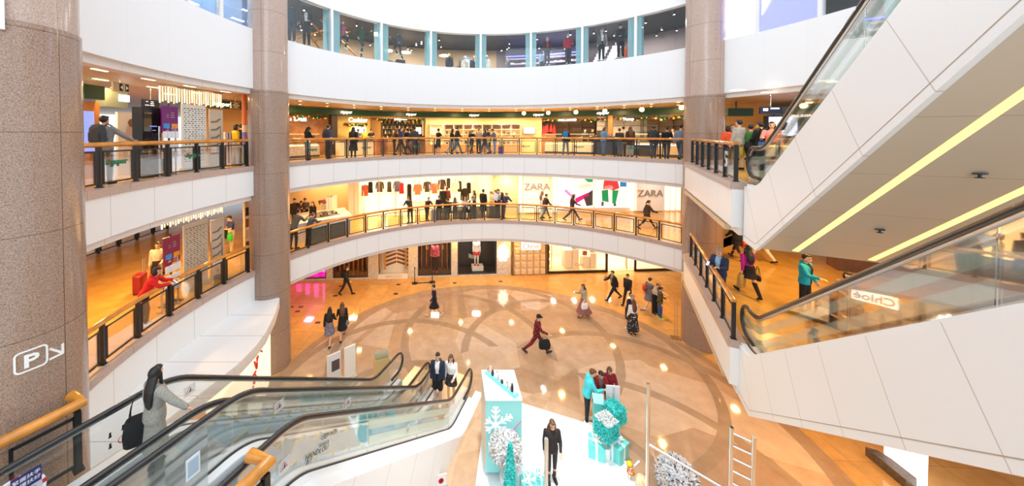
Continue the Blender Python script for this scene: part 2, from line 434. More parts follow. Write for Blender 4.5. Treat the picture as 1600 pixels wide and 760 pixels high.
# ================================================================ balustrades
def railing(path_or_arc, zf, label, group, bays, open_path=None, frost=(), ends=True, dx=.12, posts_wide=.055):
    """wooden handrail on black posts with framed glass bays; path is a list of plan points, one per post"""
    P = path_or_arc; root = empty('balustrade', (P[0].x, P[0].y, zf + .07), 0, label, 'balustrade', group)
    z0, z1 = zf + .07, zf + 1.0
    fine = open_path or P
    b = MB(); b.tube([(p[0], p[1], zf + 1.03) for p in fine], .058, 12, sx=1.15, up=(0, 0, 1)); wpart(b.build('handrail', WOOD, smooth='auto'), root)
    n = len(P); post_me = None
    for i, p in enumerate(P):
        t = (P[min(i + 1, n - 1)] - P[max(i - 1, 0)]).normalized()
        if post_me is None:
            q = MB(); q.box((0, 0, .465), (.06, .085, .93)); q.box((0, 0, .01), (.11, .12, .02)); post_me = q.mesh('post', [BLACK])
        o = link('post', post_me, None, (p.x, p.y, z0), math.atan2(t.y, t.x)); wpart(o, root)
    for i in range(n - 1):
        a, c = P[i], P[i + 1]; t = (c - a).normalized(); L = (c - a).length; rz = math.atan2(t.y, t.x)
        m = (a + c) / 2; w = L - .17
        q = MB()
        for z in (.09, .80): q.box((0, 0, z), (w, .03, .035))
        for x in (-w / 2 + .0175, w / 2 - .0175): q.box((x, 0, .445), (.035, .03, .745))
        o = wpart(q.build('panel_frame', BLACK, None, loc=(m.x, m.y, z0), rz=rz), root)
        q = MB(); q.box((0, 0, .445), (w - .06, .012, .68))
        g = q.build('pane', FROSTD if i in frost else GLASS, o)
    return root
def inset(t0, t1, n): return arc(t0, t1, R + .14, n)
tA, tB, tC, tD = ang(at_r(1068, R)), ang(at_r(452, R)), ang(at_r(391, R)), rad(201.2)
for zf, nm in ((L1, 'middle'), (L2, 'upper')):
    railing(inset(tA, tB, 21), zf, 'long curved balustrade with wooden handrail along the %s gallery between two columns' % nm, 'curved balustrades', 21, inset(tA, tB, 90), frost=(9, 10, 11, 12, 18, 19) if zf == L1 else ())
    railing(inset(tC, tD, 7), zf, 'short curved balustrade with wooden handrail beside the parking sign column, %s gallery' % nm, 'curved balustrades', 7, inset(tC, tD, 40))
    a, c = PN + Vector((.02, .0)) + Vector((.11, .05)), Vector((10.2, 13.55)) + Vector((.12, -.06))
    railing([a + (c - a) * k / 6 for k in range(7)], zf, 'straight balustrade ending at the escalator foot on the %s gallery' % nm, 'straight balustrades', 6)
# near rails either side of the descending escalators
def near_rail(pts, label, back):
    root = empty('balustrade', (pts[0].x, pts[0].y, L1), 0, label, 'balustrade', 'balustrades at the escalator head')
    b = MB(); path = [(p.x, p.y, L1 + 1.04) for p in pts]
    b.tube(path + [(back.x, back.y, L1 + 1.04)], .075, 12, sx=1.1, up=(0, 0, 1)); wpart(b.build('handrail', WOOD, smooth='auto'), root)
    n = len(pts)
    for i, p in enumerate(pts):
        q = MB(); q.box((0, 0, .47), (.07, .1, .94)); q.box((0, 0, .01), (.12, .14, .02))
        t = (pts[-1] - pts[0]).normalized(); wpart(q.build('post', BLACK, None, loc=(p.x - t.x * .06, p.y - t.y * .06, L1), rz=math.atan2(t.y, t.x)), root)
    for a, c in zip(pts[:-1], pts[1:]):
        t = (c - a).normalized(); w = (c - a).length - .18; m = (a + c) / 2
        q = MB()
        for z in (.1, .86): q.box((0, 0, z), (w, .03, .04))
        for x in (-w / 2, w / 2): q.box((x, 0, .48), (.04, .03, .8))
        o = wpart(q.build('panel_frame', BLACK, None, loc=(m.x, m.y, L1), rz=math.atan2(t.y, t.x)), root)
        q = MB(); q.box((0, 0, .48), (w - .05, .012, .72)); q.build('pane', GLASS, o)
near_rail([Vector((-6.55, 3.62)), Vector((-6.13, 4.3)), Vector((-5.75, 4.97))], 'near balustrade with wooden handrail in front of the parking sign column', Vector((-6.08, 5.10)))
near_rail([Vector((-2.56, 3.55)), Vector((-2.30, 4.06))], 'end of a wooden handrail above the lower escalator glass', Vector((-2.61, 4.14)))
# ================================================================ escalators
def escalator(name, origin, d, w, z_top, drop, tan, lt, lb, label, rails=(0, 1), clad=None, near_sign=1, steps=True, stripes=False, group=None, trussdepth=1.45, soffit=False):
    """origin: plan point of the upper bend on the first balustrade; d: plan direction going down; second balustrade lies w to the side nv.
    profile coordinate s runs along d, z is height."""
    d = Vector((d[0], d[1])).normalized(); nv = Vector((d.y, -d.x)) * near_sign
    root = empty(name, (origin.x, origin.y, z_top - drop), 0, label, 'escalator', group)
    run = drop / tan; zb = z_top - drop
    def pt(s, z, o): return Vector((origin.x + d.x * s + nv.x * o, origin.y + d.y * s + nv.y * o, z))
    def line(off, rr=1.1):
        """floor line raised by off, with rounded bends, from the top end to the bottom end"""
        out = [(-lt, z_top + off)]
        th = math.atan(tan); L = rr * math.tan(th / 2)
        for sgn, s0, z0 in ((1, 0, z_top), (-1, run, zb)):
            for k in range(9):
                a = th * k / 8
                if sgn > 0: s = -L + rr * math.sin(a); z = z0 - rr * (1 - math.cos(a))
                else:
                    a = th * (1 - k / 8); s = s0 + L - rr * math.sin(a); z = z0 + rr * (1 - math.cos(a))
                out.append((s, z + off))
        out.append((run + lb, zb + off)); return out
    hr = line(.95)
    for bi in rails:
        o = bi * w
        rc = .36
        top_end, bot_end = hr[0], hr[-1]
        loop = []
        for k in range(13): a = PI * k / 12; loop.append((top_end[0] - rc * math.sin(a), top_end[1] - rc * (1 + math.cos(a))))      # top newel, from below up
        loop = loop[::1]
        lo = [(top_end[0] + .35, top_end[1] - 2 * rc)] + [(top_end[0] - rc * math.sin(PI * k / 14), top_end[1] - rc * (1 + math.cos(PI * k / 14))) for k in range(15)]
        hi = [(bot_end[0] + rc * math.sin(PI * k / 14), bot_end[1] - rc * (1 - math.cos(PI * k / 14))) for k in range(15)] + [(bot_end[0] - .35, bot_end[1] - 2 * rc)]
        path = lo + hr[1:-1] + hi
        b = MB(); b.tube([pt(s, z, o) for s, z in path], .042, 10, up=(nv.x, nv.y, 0)); wpart(b.build('handrail', RUBBER, smooth='auto'), root)
        b = MB(); b.tube([pt(s, z - .0, o) for s, z in [(s, z - .055) for s, z in hr]], .02, 6, up=(nv.x, nv.y, 0)); wpart(b.build('handrail_track', STEEL, smooth='auto'), root)
        # glass: between the deck and the handrail, in panels
        dk = line(.06)
        N = 40
        def at(pl, s):
            for (a, za), (c, zc) in zip(pl[:-1], pl[1:]):
                if a <= s <= c: return za + (zc - za) * (s - a) / max(c - a, 1e-6)
            return pl[0][1] if s < pl[0][0] else pl[-1][1]
        s0, s1 = -lt - rc * .9, run + lb + rc * .9
        npan = max(3, int((s1 - s0) / 1.6)); joints = [s0 + (s1 - s0) * k / npan for k in range(npan + 1)]
        for k in range(npan):
            a, c = joints[k] + .006, joints[k + 1] - .006; ss = [a + (c - a) * q / 10 for q in range(11)]
            def zt(s):
                z = at(hr, s) - .06
                if s < -lt: q = (-lt - s) / rc; z = z_top + .89 - rc * (1 - math.sqrt(max(0, 1 - q * q)))
                if s > run + lb: q = (s - run - lb) / rc; z = zb + .89 - rc * (1 - math.sqrt(max(0, 1 - q * q)))
                return z
            poly = [pt(s, at(dk, s), o - .006) for s in ss] + [pt(s, max(zt(s), at(dk, s) + .01), o - .006) for s in reversed(ss)]
            b = MB(); b.prism(poly, Vector((nv.x, nv.y, 0)) * .012); wpart(b.build('glass_panel', GLASSG, fix=True), root)
            if stripes and bi >= stripes - 1 and run * .2 < (a + c) / 2 < run + .3:
                for f0, f1 in ((.20, .43), (.60, .82)):
                    poly = []
                    for s in ss: zz0, zz1 = at(dk, s), zt(s); poly.append(pt(s, zz0 + (zz1 - zz0) * f0, o + .009))
                    for s in reversed(ss): zz0, zz1 = at(dk, s), zt(s); poly.append(pt(s, zz0 + (zz1 - zz0) * f1, o + .009))
                    b = MB(); b.prism(poly, Vector((nv.x, nv.y, 0)) * .003); wpart(b.build('etched_stripe', STRIPE), root)
        # deck boards either side of the glass
        sgn = 1 if bi == 0 else -1
        dl = line(.06); lo_ = line(-.06)
        b = MB()
        rings = [[pt(s, z, o - .12 * sgn), pt(s, z, o + .16 * sgn), pt(s, z - .10, o + .20 * sgn), pt(s, z - .10, o - .12 * sgn)] for s, z in dl]
        b.loft(rings); wpart(b.build('deck', WHITE_PLAIN, smooth='auto'), root)
        b = MB(); rings = [[pt(s, z + .012, o - .02), pt(s, z + .012, o + .02), pt(s, z, o + .02), pt(s, z, o - .02)] for s, z in dl]
        b.loft(rings); wpart(b.build('glass_channel', DARK, smooth='auto'), root)
        b = MB(); rings = [[pt(s, z + .02, o + .20 * sgn), pt(s, z + .02, o + .215 * sgn), pt(s, z - .35, o + .215 * sgn), pt(s, z - .35, o + .20 * sgn)] for s, z in dl]
        b.loft(rings); wpart(b.build('skirt', paint(176, 182, 184, .3), smooth='auto'), root)
    # steps
    if steps:
        wi = w - .44; tread = .40; n = int(run / tread); STEPM = MATS.get('step_grey') or step_material()
        q = MB(); rise = tan * tread
        q.box((0, 0, -.02), (tread, wi, .04)); q.box((tread / 2 - .02, 0, -rise / 2 - .02), (.03, wi, rise)); 
        q.box((tread / 2 - .02, 0, .001), (.03, wi, .002), mi=0)
        for y in (-wi / 2 + .02, wi / 2 - .02): q.box((0, y, .002), (tread, .03, .004), mi=1)
        me = q.mesh('step', [STEPM, paint(214, 176, 40, .5)])
        for k in range(n + 1):
            s = (k + .5) * tread - .2; p = pt(s, max(z_top - tan * (s + .0), zb) , w / 2)
            o = link('step', me, None, p, math.atan2(d.y, d.x)); wpart(o, root)
        for s0, s1, z in ((-lt - .6, -.15, z_top), (run + .1, run + lb + .9, zb)):
            b = MB(); b.prism([pt(s0, z + .004, .22), pt(s1, z + .004, .22), pt(s1, z + .004, w - .22), pt(s0, z + .004, w - .22)], (0, 0, .012)); wpart(b.build('comb_plate', STEEL), root)
    # side cladding
    if clad:
        for o0, o1 in clad:
            tl = line(0.0); dep = trussdepth
            bt = [(-lt, z_top - dep)] + [(-.55, z_top - dep), (run - .55, zb - dep if zb > 1 else .002), (run + lb, zb - dep if zb > 1 else .002)]
            if zb < 1: bt = [(-lt, z_top - dep), (-.4, z_top - dep), (run - .4 - (dep) / tan * .0 - 2.0, .002), (run + lb + .42, .002)]
            ca, sa = 1 / math.sqrt(1 + tan * tan), tan / math.sqrt(1 + tan * tan)
            poly = [(-lt - .3, z_top)] + tl[1:-1] + [(run + lb + .42, zb + .0)] + bt[::-1]
            P3 = [pt(s, z, o0) for s, z in poly]
            def uvf(v):
                r = Vector((v.x - origin.x, v.y - origin.y)); s = r.x * d.x + r.y * d.y
                return (s * ca - (v.z - zb) * sa + 50, v.z)
            b = MB(); b.prism(P3, Vector((nv.x, nv.y, 0)) * (o1 - o0), uvf=uvf); wpart(b.build('side_cladding', WHITE), root)
    root['_'] = 0
    del root['_']
    return root, pt, line
def step_material():
    m = mat('step_grey', lin((.55, .62, .65)), .5)
    return m
# the pair that goes down to the ground floor
dd = Vector((.434, .901)); nn = Vector((.901, -.434))
A0 = Vector((-4.93, 5.62)); C0 = A0 + nn * 1.49 + dd * .38
escA, ptA, lnA = escalator('escalator', A0, dd, 1.2, L1, 4.0, .711, 1.75, 1.35, 'descending escalator carrying the woman in a grey coat', clad=[(-.30, -.12)], group='escalators down to the ground floor')
escC, ptC, lnC = escalator('escalator', C0, dd, 1.22, L1, 4.0, .711, 1.75, 1.35, 'escalator beside the white kiosk side, couple at its foot', clad=[(1.34, 1.62)], stripes=2, group='escalators down to the ground floor')
# the two that climb towards the viewer: middle to upper gallery, upper to top gallery
def climb(zb, Yb, label, group, w=1.32):
    o = Vector((3.38 + .494 * Yb, Yb))             # foot bend on the cladding plane
    drop = 4.0; run = drop / .71
    up = Vector((o.x, o.y)) - Vector((DV.x, DV.y)).normalized() * run
    up = up + Vector((NV.x, NV.y)) * .16
    return escalator('escalator', up, (DV.x, DV.y), w, zb + drop, drop, .71, 1.0, .55, label, steps=True, stripes=True, group=group)
escM, ptM, lnM = climb(L1, 7.45, 'white clad escalator climbing from the middle gallery beside the man in cyan', 'escalators above the white cladding')
escU, ptU, lnU = climb(L2, 7.25, 'white clad escalator climbing from the upper gallery, yellow strip lights underneath', 'escalators above the white cladding')
def truss(name, pt, zb, zbot, label):
    """closed white truss casing: near side cladding, stone coloured soffit with light strips"""
    root = name
    tl = (lnM if zb == L1 else lnU)(.0)
    run = 4.0 / .71; ca, sa = 1 / math.sqrt(1 + .71 ** 2), .71 / math.sqrt(1 + .71 ** 2)
    lo = [(-.9, zbot + .71 * (run + .9 - .12)), (run - .12, zbot), (run + .62, zbot)]
    poly = [(-.9, tl[1][1])] + [(s, z) for s, z in tl[1:-1]] + [(run + .62, zb)] + lo[::-1]
    def uvf(v):
        p0 = pt(0, 0, 0); r = Vector((v.x - p0.x, v.y - p0.y)); s = r.x * DV.x + r.y * DV.y
        return (s * ca - (v.z - zb) * sa + 50, v.z)
    b = MB(); b.prism([pt(s, z, -.16) for s, z in poly], Vector((NV.x, NV.y, 0)) * .06, uvf=uvf); wpart(b.build('side_cladding', WHITE), root)
    poly2 = poly[:-3] + [(s, z + (0 if zb == L2 else .75)) for s, z in lo[::-1]]
    b = MB(); b.prism([pt(s, z, 2.06) for s, z in poly2], Vector((NV.x, NV.y, 0)) * .06, uvf=uvf); wpart(b.build('far_cladding', WHITE), root)
    b = MB(); e_ = [(-.9, lo[0][1]), lo[1], lo[2]]
    b.prism([pt(s, z + .13, -.163) for s, z in e_] + [pt(s, z + .142, -.163) for s, z in e_[::-1]], Vector((NV.x, NV.y, 0)) * .004); wpart(b.build('edge_joint', paint(176, 160, 140)), root)
    # soffit board and the end face at the foot
    SOF = mat('soffit_board', (.62, .52, .41), .32, seam=(1.3, (.45, .34, .22), .012))
    b = MB(); rs = .05 if zb == L2 else .75; sf = [(s, z + rs) for s, z in lo[:2]]
    def uv2(v):
        p0 = pt(0, 0, 0); r = Vector((v.x - p0.x, v.y - p0.y)); s = r.x * DV.x + r.y * DV.y
        return (s / ca + 50, v.z)
    b.prism([pt(sf[0][0], sf[0][1], -.1), pt(sf[1][0], sf[1][1], -.1), pt(sf[1][0], sf[1][1] + .04, -.1), pt(sf[0][0], sf[0][1] + .04, -.1)], Vector((NV.x, NV.y, 0)) * 2.16, uvf=uv2)
    b.prism([pt(run - .12, zbot + rs, -.1), pt(run + .62, zbot + rs, -.1), pt(run + .62, zbot + rs + .04, -.1), pt(run - .12, zbot + rs + .04, -.1)], Vector((NV.x, NV.y, 0)) * 2.16, uvf=uv2)
    wpart(b.build('soffit', SOF), root)
    b = MB(); b.prism([pt(run + .62, zbot, -.16), pt(run + .62, zb, -.16), pt(run + .62, zb, 2.1), pt(run + .62, zbot, 2.1)], Vector((DV.x, DV.y, 0)) * -.05, uvf=lambda v: (.5, v.z)); wpart(b.build('end_panel', WHITE_PLAIN), root)
    up_ = zb == L2
    for o0, o1 in ((.41, .51), (1.51, 1.61)) if up_ else ():
        b = MB(); e0, e1 = (-.9, sf[0][1] - .004), (run - .2, zbot + .05 + .71 * .08 - .004)
        b.prism([pt(e0[0], e0[1], o0), pt(e1[0], e1[1], o0), pt(e1[0], e1[1], o1), pt(e0[0], e0[1], o1)], (0, 0, .02)); wpart(b.build('light_strip', glow(255, 214, 96, 3.2)), root)
    for s in (.9, 2.6, 4.2) if up_ else ():
        b = MB(); z = zbot + .05 + .71 * (run - .12 - s); p = pt(s, z, 1.02)
        b.lathe([(.06, .0), (.06, -.012), (.015, -.02), (.015, -.05), (.04, -.055), (.04, -.062), (.0, -.064)], p, 10); wpart(b.build('sprinkler', DARK), root)
def ptx(pt, s, z, o): return pt(s, z, o)
truss(escM, ptM, L1, 2.70, '')
truss(escU, ptU, L2, 6.66, '')
# canopy of the ground floor shop below the parking sign column
can = [W(*q, 2.95) for q in [(437, 466), (430, 490), (415, 520), (400, 540), (372, 569), (345, 590)]] + [Vector((-6.2, 7.0, 2.95)), Vector((-6.9, 5.6, 2.95))]
back = [pol(t, R + .2) for t in (rad(203), rad(192), rad(182), rad(172), rad(160))]
root = empty('shop_canopy', (-6.6, 8.5, 2.6), 0, 'white flat canopy roof of the ground floor shop below the curved balustrade', 'canopy')
b = MB(); b.prism([(p.x, p.y, 2.9) for p in can] + [(p.x, p.y, 2.9) for p in back], (0, 0, .05), uvf=lambda v: (v.y + 20, v.x)); wpart(b.build('roof_panel', mat('canopy_panel', (.86, .86, .86), .4, seam=(1.15, (.55, .5, .45), .02))), root)
b = MB(); b.sweep([(p.x, p.y) for p in can], [(0, 2.898), (0, 2.60), (.12, 2.60), (.12, 2.898)], side=1); wpart(b.build('canopy_edge', LIPM, smooth='auto'), root)
# ================================================================ ground floor shop fronts (one straight wall)
WALLA = math.atan(.063)
def wy(x): return 20.6 + .063 * x
def wallpt(px, off=0.):
    """plan point of the shop wall line at image column px; off moves it into the shop"""
    d = ray(px, 400); k = d.x / d.y; Y = 20.6 / (1 - .063 * k)
    return Vector((k * Y, Y)) + Vector((-math.sin(WALLA), math.cos(WALLA))) * off
def wseg(b, p0, p1, z0, z1, off=0., th=.2, mi=0):
    a, c = wallpt(p0), wallpt(p1); m = (a + c) / 2; n = Vector((-math.sin(WALLA), math.cos(WALLA)))
    m = m + n * (off + th / 2)
    b.box((m.x, m.y, (z0 + z1) / 2), ((c - a).length, th, z1 - z0), WALLA, mi); return b
STONE = mat('rough_stone', (.66, .60, .50), .7, bump=.9, bscale=5, noise=.12, nscale=6)
BEIGEW = paint(232, 214, 180, .6)
MIRRORY = paint(176, 132, 70, .3, metal=.6)
b = MB()
for p0, p1 in ((440, 447), (509.5, 520), (575, 591), (638, 653), (705, 715), (776, 798)): wseg(b, p0, p1, 0, 2.85, 0, .35)
for p0, p1 in ((447, 509.5), (520, 575), (653, 705), (715, 776)): wseg(b, p0, p1, 0, .12, 0, .35)
struct(b.build('wall_back_stone', STONE))
b = MB(); wseg(b, 300, 440, 0, 2.85, 0, .3); struct(b.build('wall_back_plain', BEIGEW))
b = MB(); wseg(b, 430, 1300, 0, 2.9, 3.4, .2); struct(b.build('wall_shop_rear', paint(240, 226, 200, .6)))
def shop_window(p0, p1, z0, z1, label, back=None, fr=None, depth=1.1, off=.0, fw=.06, floor_m=None):
    a, c = wallpt(p0), wallpt(p1); m = (a + c) / 2
    root = empty('shop_window', (m.x, m.y, z0), WALLA, label, 'shop window')
    w = (c - a).length; h = z1 - z0
    b = MB()
    for x in (-w / 2 + fw / 2, w / 2 - fw / 2): b.box((x, off + .05, h / 2), (fw, .1, h))
    for z in (fw / 2, h - fw / 2): b.box((0, off + .05, z), (w, .1, fw))
    b.build('frame', fr or DARK, root)
    b = MB(); b.box((0, off + .05, h / 2), (w - 2 * fw, .012, h - 2 * fw)); b.build('pane', GLASS, root)
    if back:
        b = MB(); b.box((0, off + depth, h / 2), (w, .06, h)); b.box((-w / 2 - .0, off + depth / 2 + .1, h / 2), (.04, depth, h)); b.box((w / 2 + .0, off + depth / 2 + .1, h / 2), (.04, depth, h))
        b.build('display_backdrop', back, root)
        b = MB(); b.box((0, off + depth / 2 + .1, .03), (w - .06, depth - .12, .06)); b.build('display_floor', floor_m or back, root)
    return root, w, h
def wlamp(px, off, z, pw, col, size=.5):
    p = wallpt(px, off); area('shop_or_wash_light', (p.x, p.y, z), size, pw, col)
MAG, BRN, BLK = paint(190, 40, 150, .4), mat('bronze_backdrop', (.16, .075, .03), .35, metal=.4), paint(20, 18, 17, .3)
r1, w1, h1 = shop_window(447, 509.5, .12, 2.8, 'shop window with a magenta lit display behind the curved fascia', MAG)
b = MB()
for k in range(4): b.box((-w1 / 2 + .5 + k * .55, .7, .5 + .1 * k), (.3, .02, .8 + .2 * k))
b.build('neon_panel', glow(255, 60, 190, 4), r1)
r2, w2, h2 = shop_window(520, 575, .12, 2.8, 'shop window with bronze pipes behind the walking man with backpack', BRN)
for k in range(7):
    b = MB(); b.tube([(-w2 / 2 + .2 + k * (w2 - .4) / 6, .85, .06), (-w2 / 2 + .2 + k * (w2 - .4) / 6, .85, 2.6)], .1, 10); b.build('bronze_pipe', mat('bronze_pipe', (.55, .26, .10), .25, metal=.9), r2, smooth='auto')
r4, w4, h4 = shop_window(653, 705, .12, 2.8, 'shop window with bronze pipes and a mannequin in a red jacket', BRN)
for k in range(6):
    b = MB(); b.tube([(-w4 / 2 + .2 + k * (w4 - .4) / 5, .9, .06), (-w4 / 2 + .2 + k * (w4 - .4) / 5, .9, 2.6)], .1, 10); b.build('bronze_pipe', MATS['bronze_pipe'], r4, smooth='auto')
r5, w5, h5 = shop_window(715, 776, .12, 2.8, 'black shop window with a large number and a red and white outfit', BLK)
t = text('S', .42, (0, 0, 0), 0, paint(170, 160, 140)); bpy.data.objects.remove(t)
def wtext(s, size, px, z, off, m, depth=.03, extra=0., parent=None, sx=1.):
    p = wallpt(px, off); return text(s, size, (p.x, p.y, z), WALLA - PI / 2, m, parent, depth, extra, sx=sx)
wtext('3', 2.1, 745, 1.45, .95, paint(170, 158, 140), .04, .02, r5)
wtext('SI         E', .34, 680, 1.62, .80, paint(190, 150, 96), .02, 0, r4)
b = MB(); wpart(b.box((wallpt(748, .6).x, wallpt(748, .6).y, .30), (.75, .5, .36), WALLA).build('plinth', paint(240, 232, 224), None), r5)
for px, cl in ((478, (1, .3, .7)), (548, WARM), (680, (1, .8, .6)), (746, (1, .9, .8))): wlamp(px, .45, 2.72, 45, cl)
# white shop entrance with chevrons
p = wallpt(614); root = empty('shop_entrance', (p.x, p.y, 0), WALLA, 'bright white shop entrance with brown chevron stripes and gold edges', 'shop entrance')
a, c = wallpt(591), wallpt(638); w = (c - a).length
b = MB(); b.box((0, .9, 1.4), (w, .08, 2.8)); b.box((0, .45, .03), (w, 1.0, .06)); b.build('backdrop', paint(250, 244, 232, .5), root)
for k in range(6):
    b = MB(); z = .42 + k * .27
    for sg in (-1, 1): b.prism([(sg * .02 + .15, .84, z + .26), (sg * .80 + .15, .84, z), (sg * .80 + .15, .84, z + .13), (sg * .02 + .15, .84, z + .40)], (0, .03, 0))
    b.build('chevron', paint(150, 84, 36, .4), root)
for x in (-w / 2 + .12, -w / 2 + .42, w / 2 - .15):
    b = MB(); b.box((x, .25, 1.65), (.11, .12, 2.3)); b.build('gold_upright', mat('gold_metal', (.62, .36, .10), .3, metal=.8), root)
b = MB(); b.box((0, -.02, .15), (w, .1, .3)); b.build('threshold', paint(246, 240, 228, .4), root)
wtext('JIMMY CHOO', .17, 616, .17, -.09, paint(214, 190, 140), .012, 0, root)
wlamp(614, .3, 2.75, 190, (1, .93, .8), .8)
# glowing emblem on the stone pier
p = wallpt(786, -.06); root = empty('wall_emblem', (p.x, p.y, 1.25), WALLA, 'white glowing emblem on the rough stone pier beside the beige panels', 'emblem')
b = MB(); pts = [(0, .62), (.10, .36), (.2, .48), (.22, .24), (.36, .2), (.28, .0), (.36, -.24), (.2, -.2), (.18, -.5), (0, -.4), (-.18, -.5), (-.2, -.2), (-.36, -.24), (-.28, 0), (-.36, .2), (-.22, .24), (-.2, .48), (-.1, .36)]
b.prism([(x, 0, z + .2) for x, z in pts], (0, .05, 0)); b.build('lit_relief', glow(255, 248, 235, 6), root)
# beige block wall with sign
p = wallpt(828); root = empty('sign_wall', (p.x, p.y, 0), WALLA, 'beige wall of square blocks carrying a lit white shop sign', 'sign wall')
a, c = wallpt(803), wallpt(853); w = (c - a).length
BEI = paint(226, 200, 160, .5)
b = MB(); b.box((0, .12, 1.45), (w, .15, 2.9)); b.build('board', BEI, root)
b = MB()
for i in range(5):
    for j in range(6):
        x, z = -w / 2 + (i + .5) * w / 5, .25 + j * .47; hx, hz = w / 10 - .03, .215
        b.loft([[Vector((x - hx, .05, z - hz)), Vector((x + hx, .05, z - hz)), Vector((x + hx, .05, z + hz)), Vector((x - hx, .05, z + hz))], [Vector((x - hx * .7, -.09, z - hz * .9)), Vector((x + hx * .7, -.09, z - hz * .9)), Vector((x + hx * .8, -.09, z + hz * .3)), Vector((x - hx * .8, -.09, z + hz * .3))]])
b.build('relief_blocks', BEI, root)
b = MB()
for x in (-w / 2 - .08, w / 2 + .03): b.box((x, .02, 1.45), (.09, .2, 2.9))
b.build('side_post', paint(120, 96, 60, .4), root)
b = MB(); b.box((.0, -.16, 1.97), (1.25, .08, .5)); b.build('sign_box', glow(255, 246, 232, 1.6), root)
wtext('Chloé', .46, 828, 1.95, -.22, paint(196, 150, 110), .02, .004, root)
# bright shop with wide window, doorway and second window
FRB = paint(40, 26, 16, .4)
rw, ww, hw = shop_window(855, 950, .02, 2.8, 'wide dark framed window of the bright beige shop', None, FRB, fw=.13)
shop_window(992, 1075, .02, 2.8, 'dark framed window beside the open doorway of the bright shop', None, FRB, fw=.12)
wtext('Chloé', .26, 906, .56, .02, paint(190, 140, 96), .01, 0, rw)
b = MB(); wseg(b, 856, 1075, .0, .02, .15, 3.2); struct(b.build('floor_bright_shop', paint(236, 208, 170, .35)))
b = MB(); wseg(b, 853, 1080, 2.7, 2.76, .15, 3.2); struct(b.build('ceiling_bright_shop', paint(250, 240, 224, .6)))
for px0, h, wd, nm in ((896, 1.25, .5, 'white'), (912, 1.05, .45, 'cream'), (925, .8, .5, 'low'), (937, 1.0, .42, 'tall')):
    p = wallpt(px0, 1.0 if px0 != 912 else 1.5); b = MB(); b.box((p.x, p.y, h / 2 + .02), (wd, wd, h), WALLA)
    tag(b.build('display_plinth', paint(250, 236, 216, .5)), '%s display plinth behind the wide window of the bright shop' % nm, 'plinth')
for px0, z, cl, nm, s in ((908, 1.672, (40, 26, 20), 'dark brown long', (.34, .14, .7)), (925, .962, (150, 80, 50), 'brown', (.3, .16, .28)), (937, 1.122, (226, 180, 130), 'tan', (.36, .16, .2))):
    p = wallpt(px0, 1.0); root = empty('handbag', (p.x, p.y, z - s[2] / 2), WALLA, '%s handbag shown behind the wide window of the bright shop' % nm, 'handbag')
    b = MB(); b.box((0, 0, s[2] / 2), s, taper=.85); b.build('bag_body', paint(*cl, .5), root)
    b = MB(); b.tube([(-.1 + .2 * k / 8, 0, s[2] + .14 * math.sin(PI * k / 8)) for k in range(9)], .012, 6); b.build('handle', paint(*cl, .5), root)
p = wallpt(908, 1.0); b = MB(); b.box((p.x, p.y, .67), (.45, .45, 1.3), WALLA); tag(b.build('display_plinth', paint(250, 236, 216, .5)), 'white plinth under the dark brown long handbag', 'plinth')
p = wallpt(863, 1.2); root = empty('display_rack', (p.x, p.y, 0), WALLA, 'gold framed shelf rack inside the wide shop window', 'display rack')
b = MB()
for x in (-.35, .35):
    for y in (-.2, .2): b.box((x, y, 1.1), (.04, .04, 2.2))
b.build('rack_frame', MATS['gold_metal'], root)
for z in (.5, 1.0, 1.5, 2.0): q = MB(); q.box((0, 0, z), (.7, .42, .04)); q.build('shelf', paint(250, 235, 210), root)
for px in (880, 915, 945, 972, 1010, 1045): wlamp(px, 1.6, 2.66, 80, (1, .84, .62), .25)
p0 = wallpt(984, .3); root = empty('glass_door', (p0.x, p0.y, .02), WALLA + rad(62), 'open gold framed glass door of the bright shop', 'door')
b = MB()
for x in (.03, .77): b.box((x, 0, 1.2), (.06, .05, 2.4))
for z in (.04, 2.37): b.box((.4, 0, z), (.8, .05, .07))
b.build('door_frame', MATS['gold_metal'], root); b = MB(); b.box((.4, 0, 1.2), (.7, .012, 2.3)); b.build('pane', GLASS, root)
b = MB(); b.tube([(.68, -.06, .9), (.68, -.06, 1.4)], .015, 8); b.build('door_handle', STEEL, root)
# queue posts
for px, py, dark in ((648, 443, 'nearer the white entrance'), (675.5, 441.5, 'in front of the red jacket window')):
    p = W(px, py, 0); root = empty('queue_post', p, 0, 'black queue barrier post standing ' + dark, 'queue post')
    b = MB(); b.lathe([(.0, 0), (.19, 0), (.19, .025), (.05, .06), (.028, .07), (.028, .92), (.04, .93), (.04, 1.0), (0, 1.0)], n=18); b.build('post', BLACK, root, smooth='auto')
a, c = W(648, 443, .93), W(675.5, 441.5, .93); a.z = c.z = .93
b = MB(); dv = (c - a).normalized(); a += dv * .05; c -= dv * .05; m = (a + c) / 2; b.box(m, ((c - a).length, .006, .05), math.atan2(dv.y, dv.x)); tag(b.build('queue_belt', BLACK), 'black belt stretched between the two queue posts', 'belt')
# small dark floor boxes let into the ground floor
for i, (px, py) in enumerate(((533, 447.5), (524, 462.5), (622.5, 445), (618.5, 459.5), (710.5, 442.5), (782, 440), (947, 434), (1003, 485), (496.5, 504.5), (470, 480), (465, 487), (455, 480))):
    p = W(px, py, 0); b = MB(); b.box((p.x, p.y, .004), (.24, .16, .012), WALLA)
    tag(b.build('floor_box', paint(70, 36, 28, .4)), 'small dark floor outlet cover let into the orange stone floor', 'floor box', 'dark outlet covers in the ground floor')

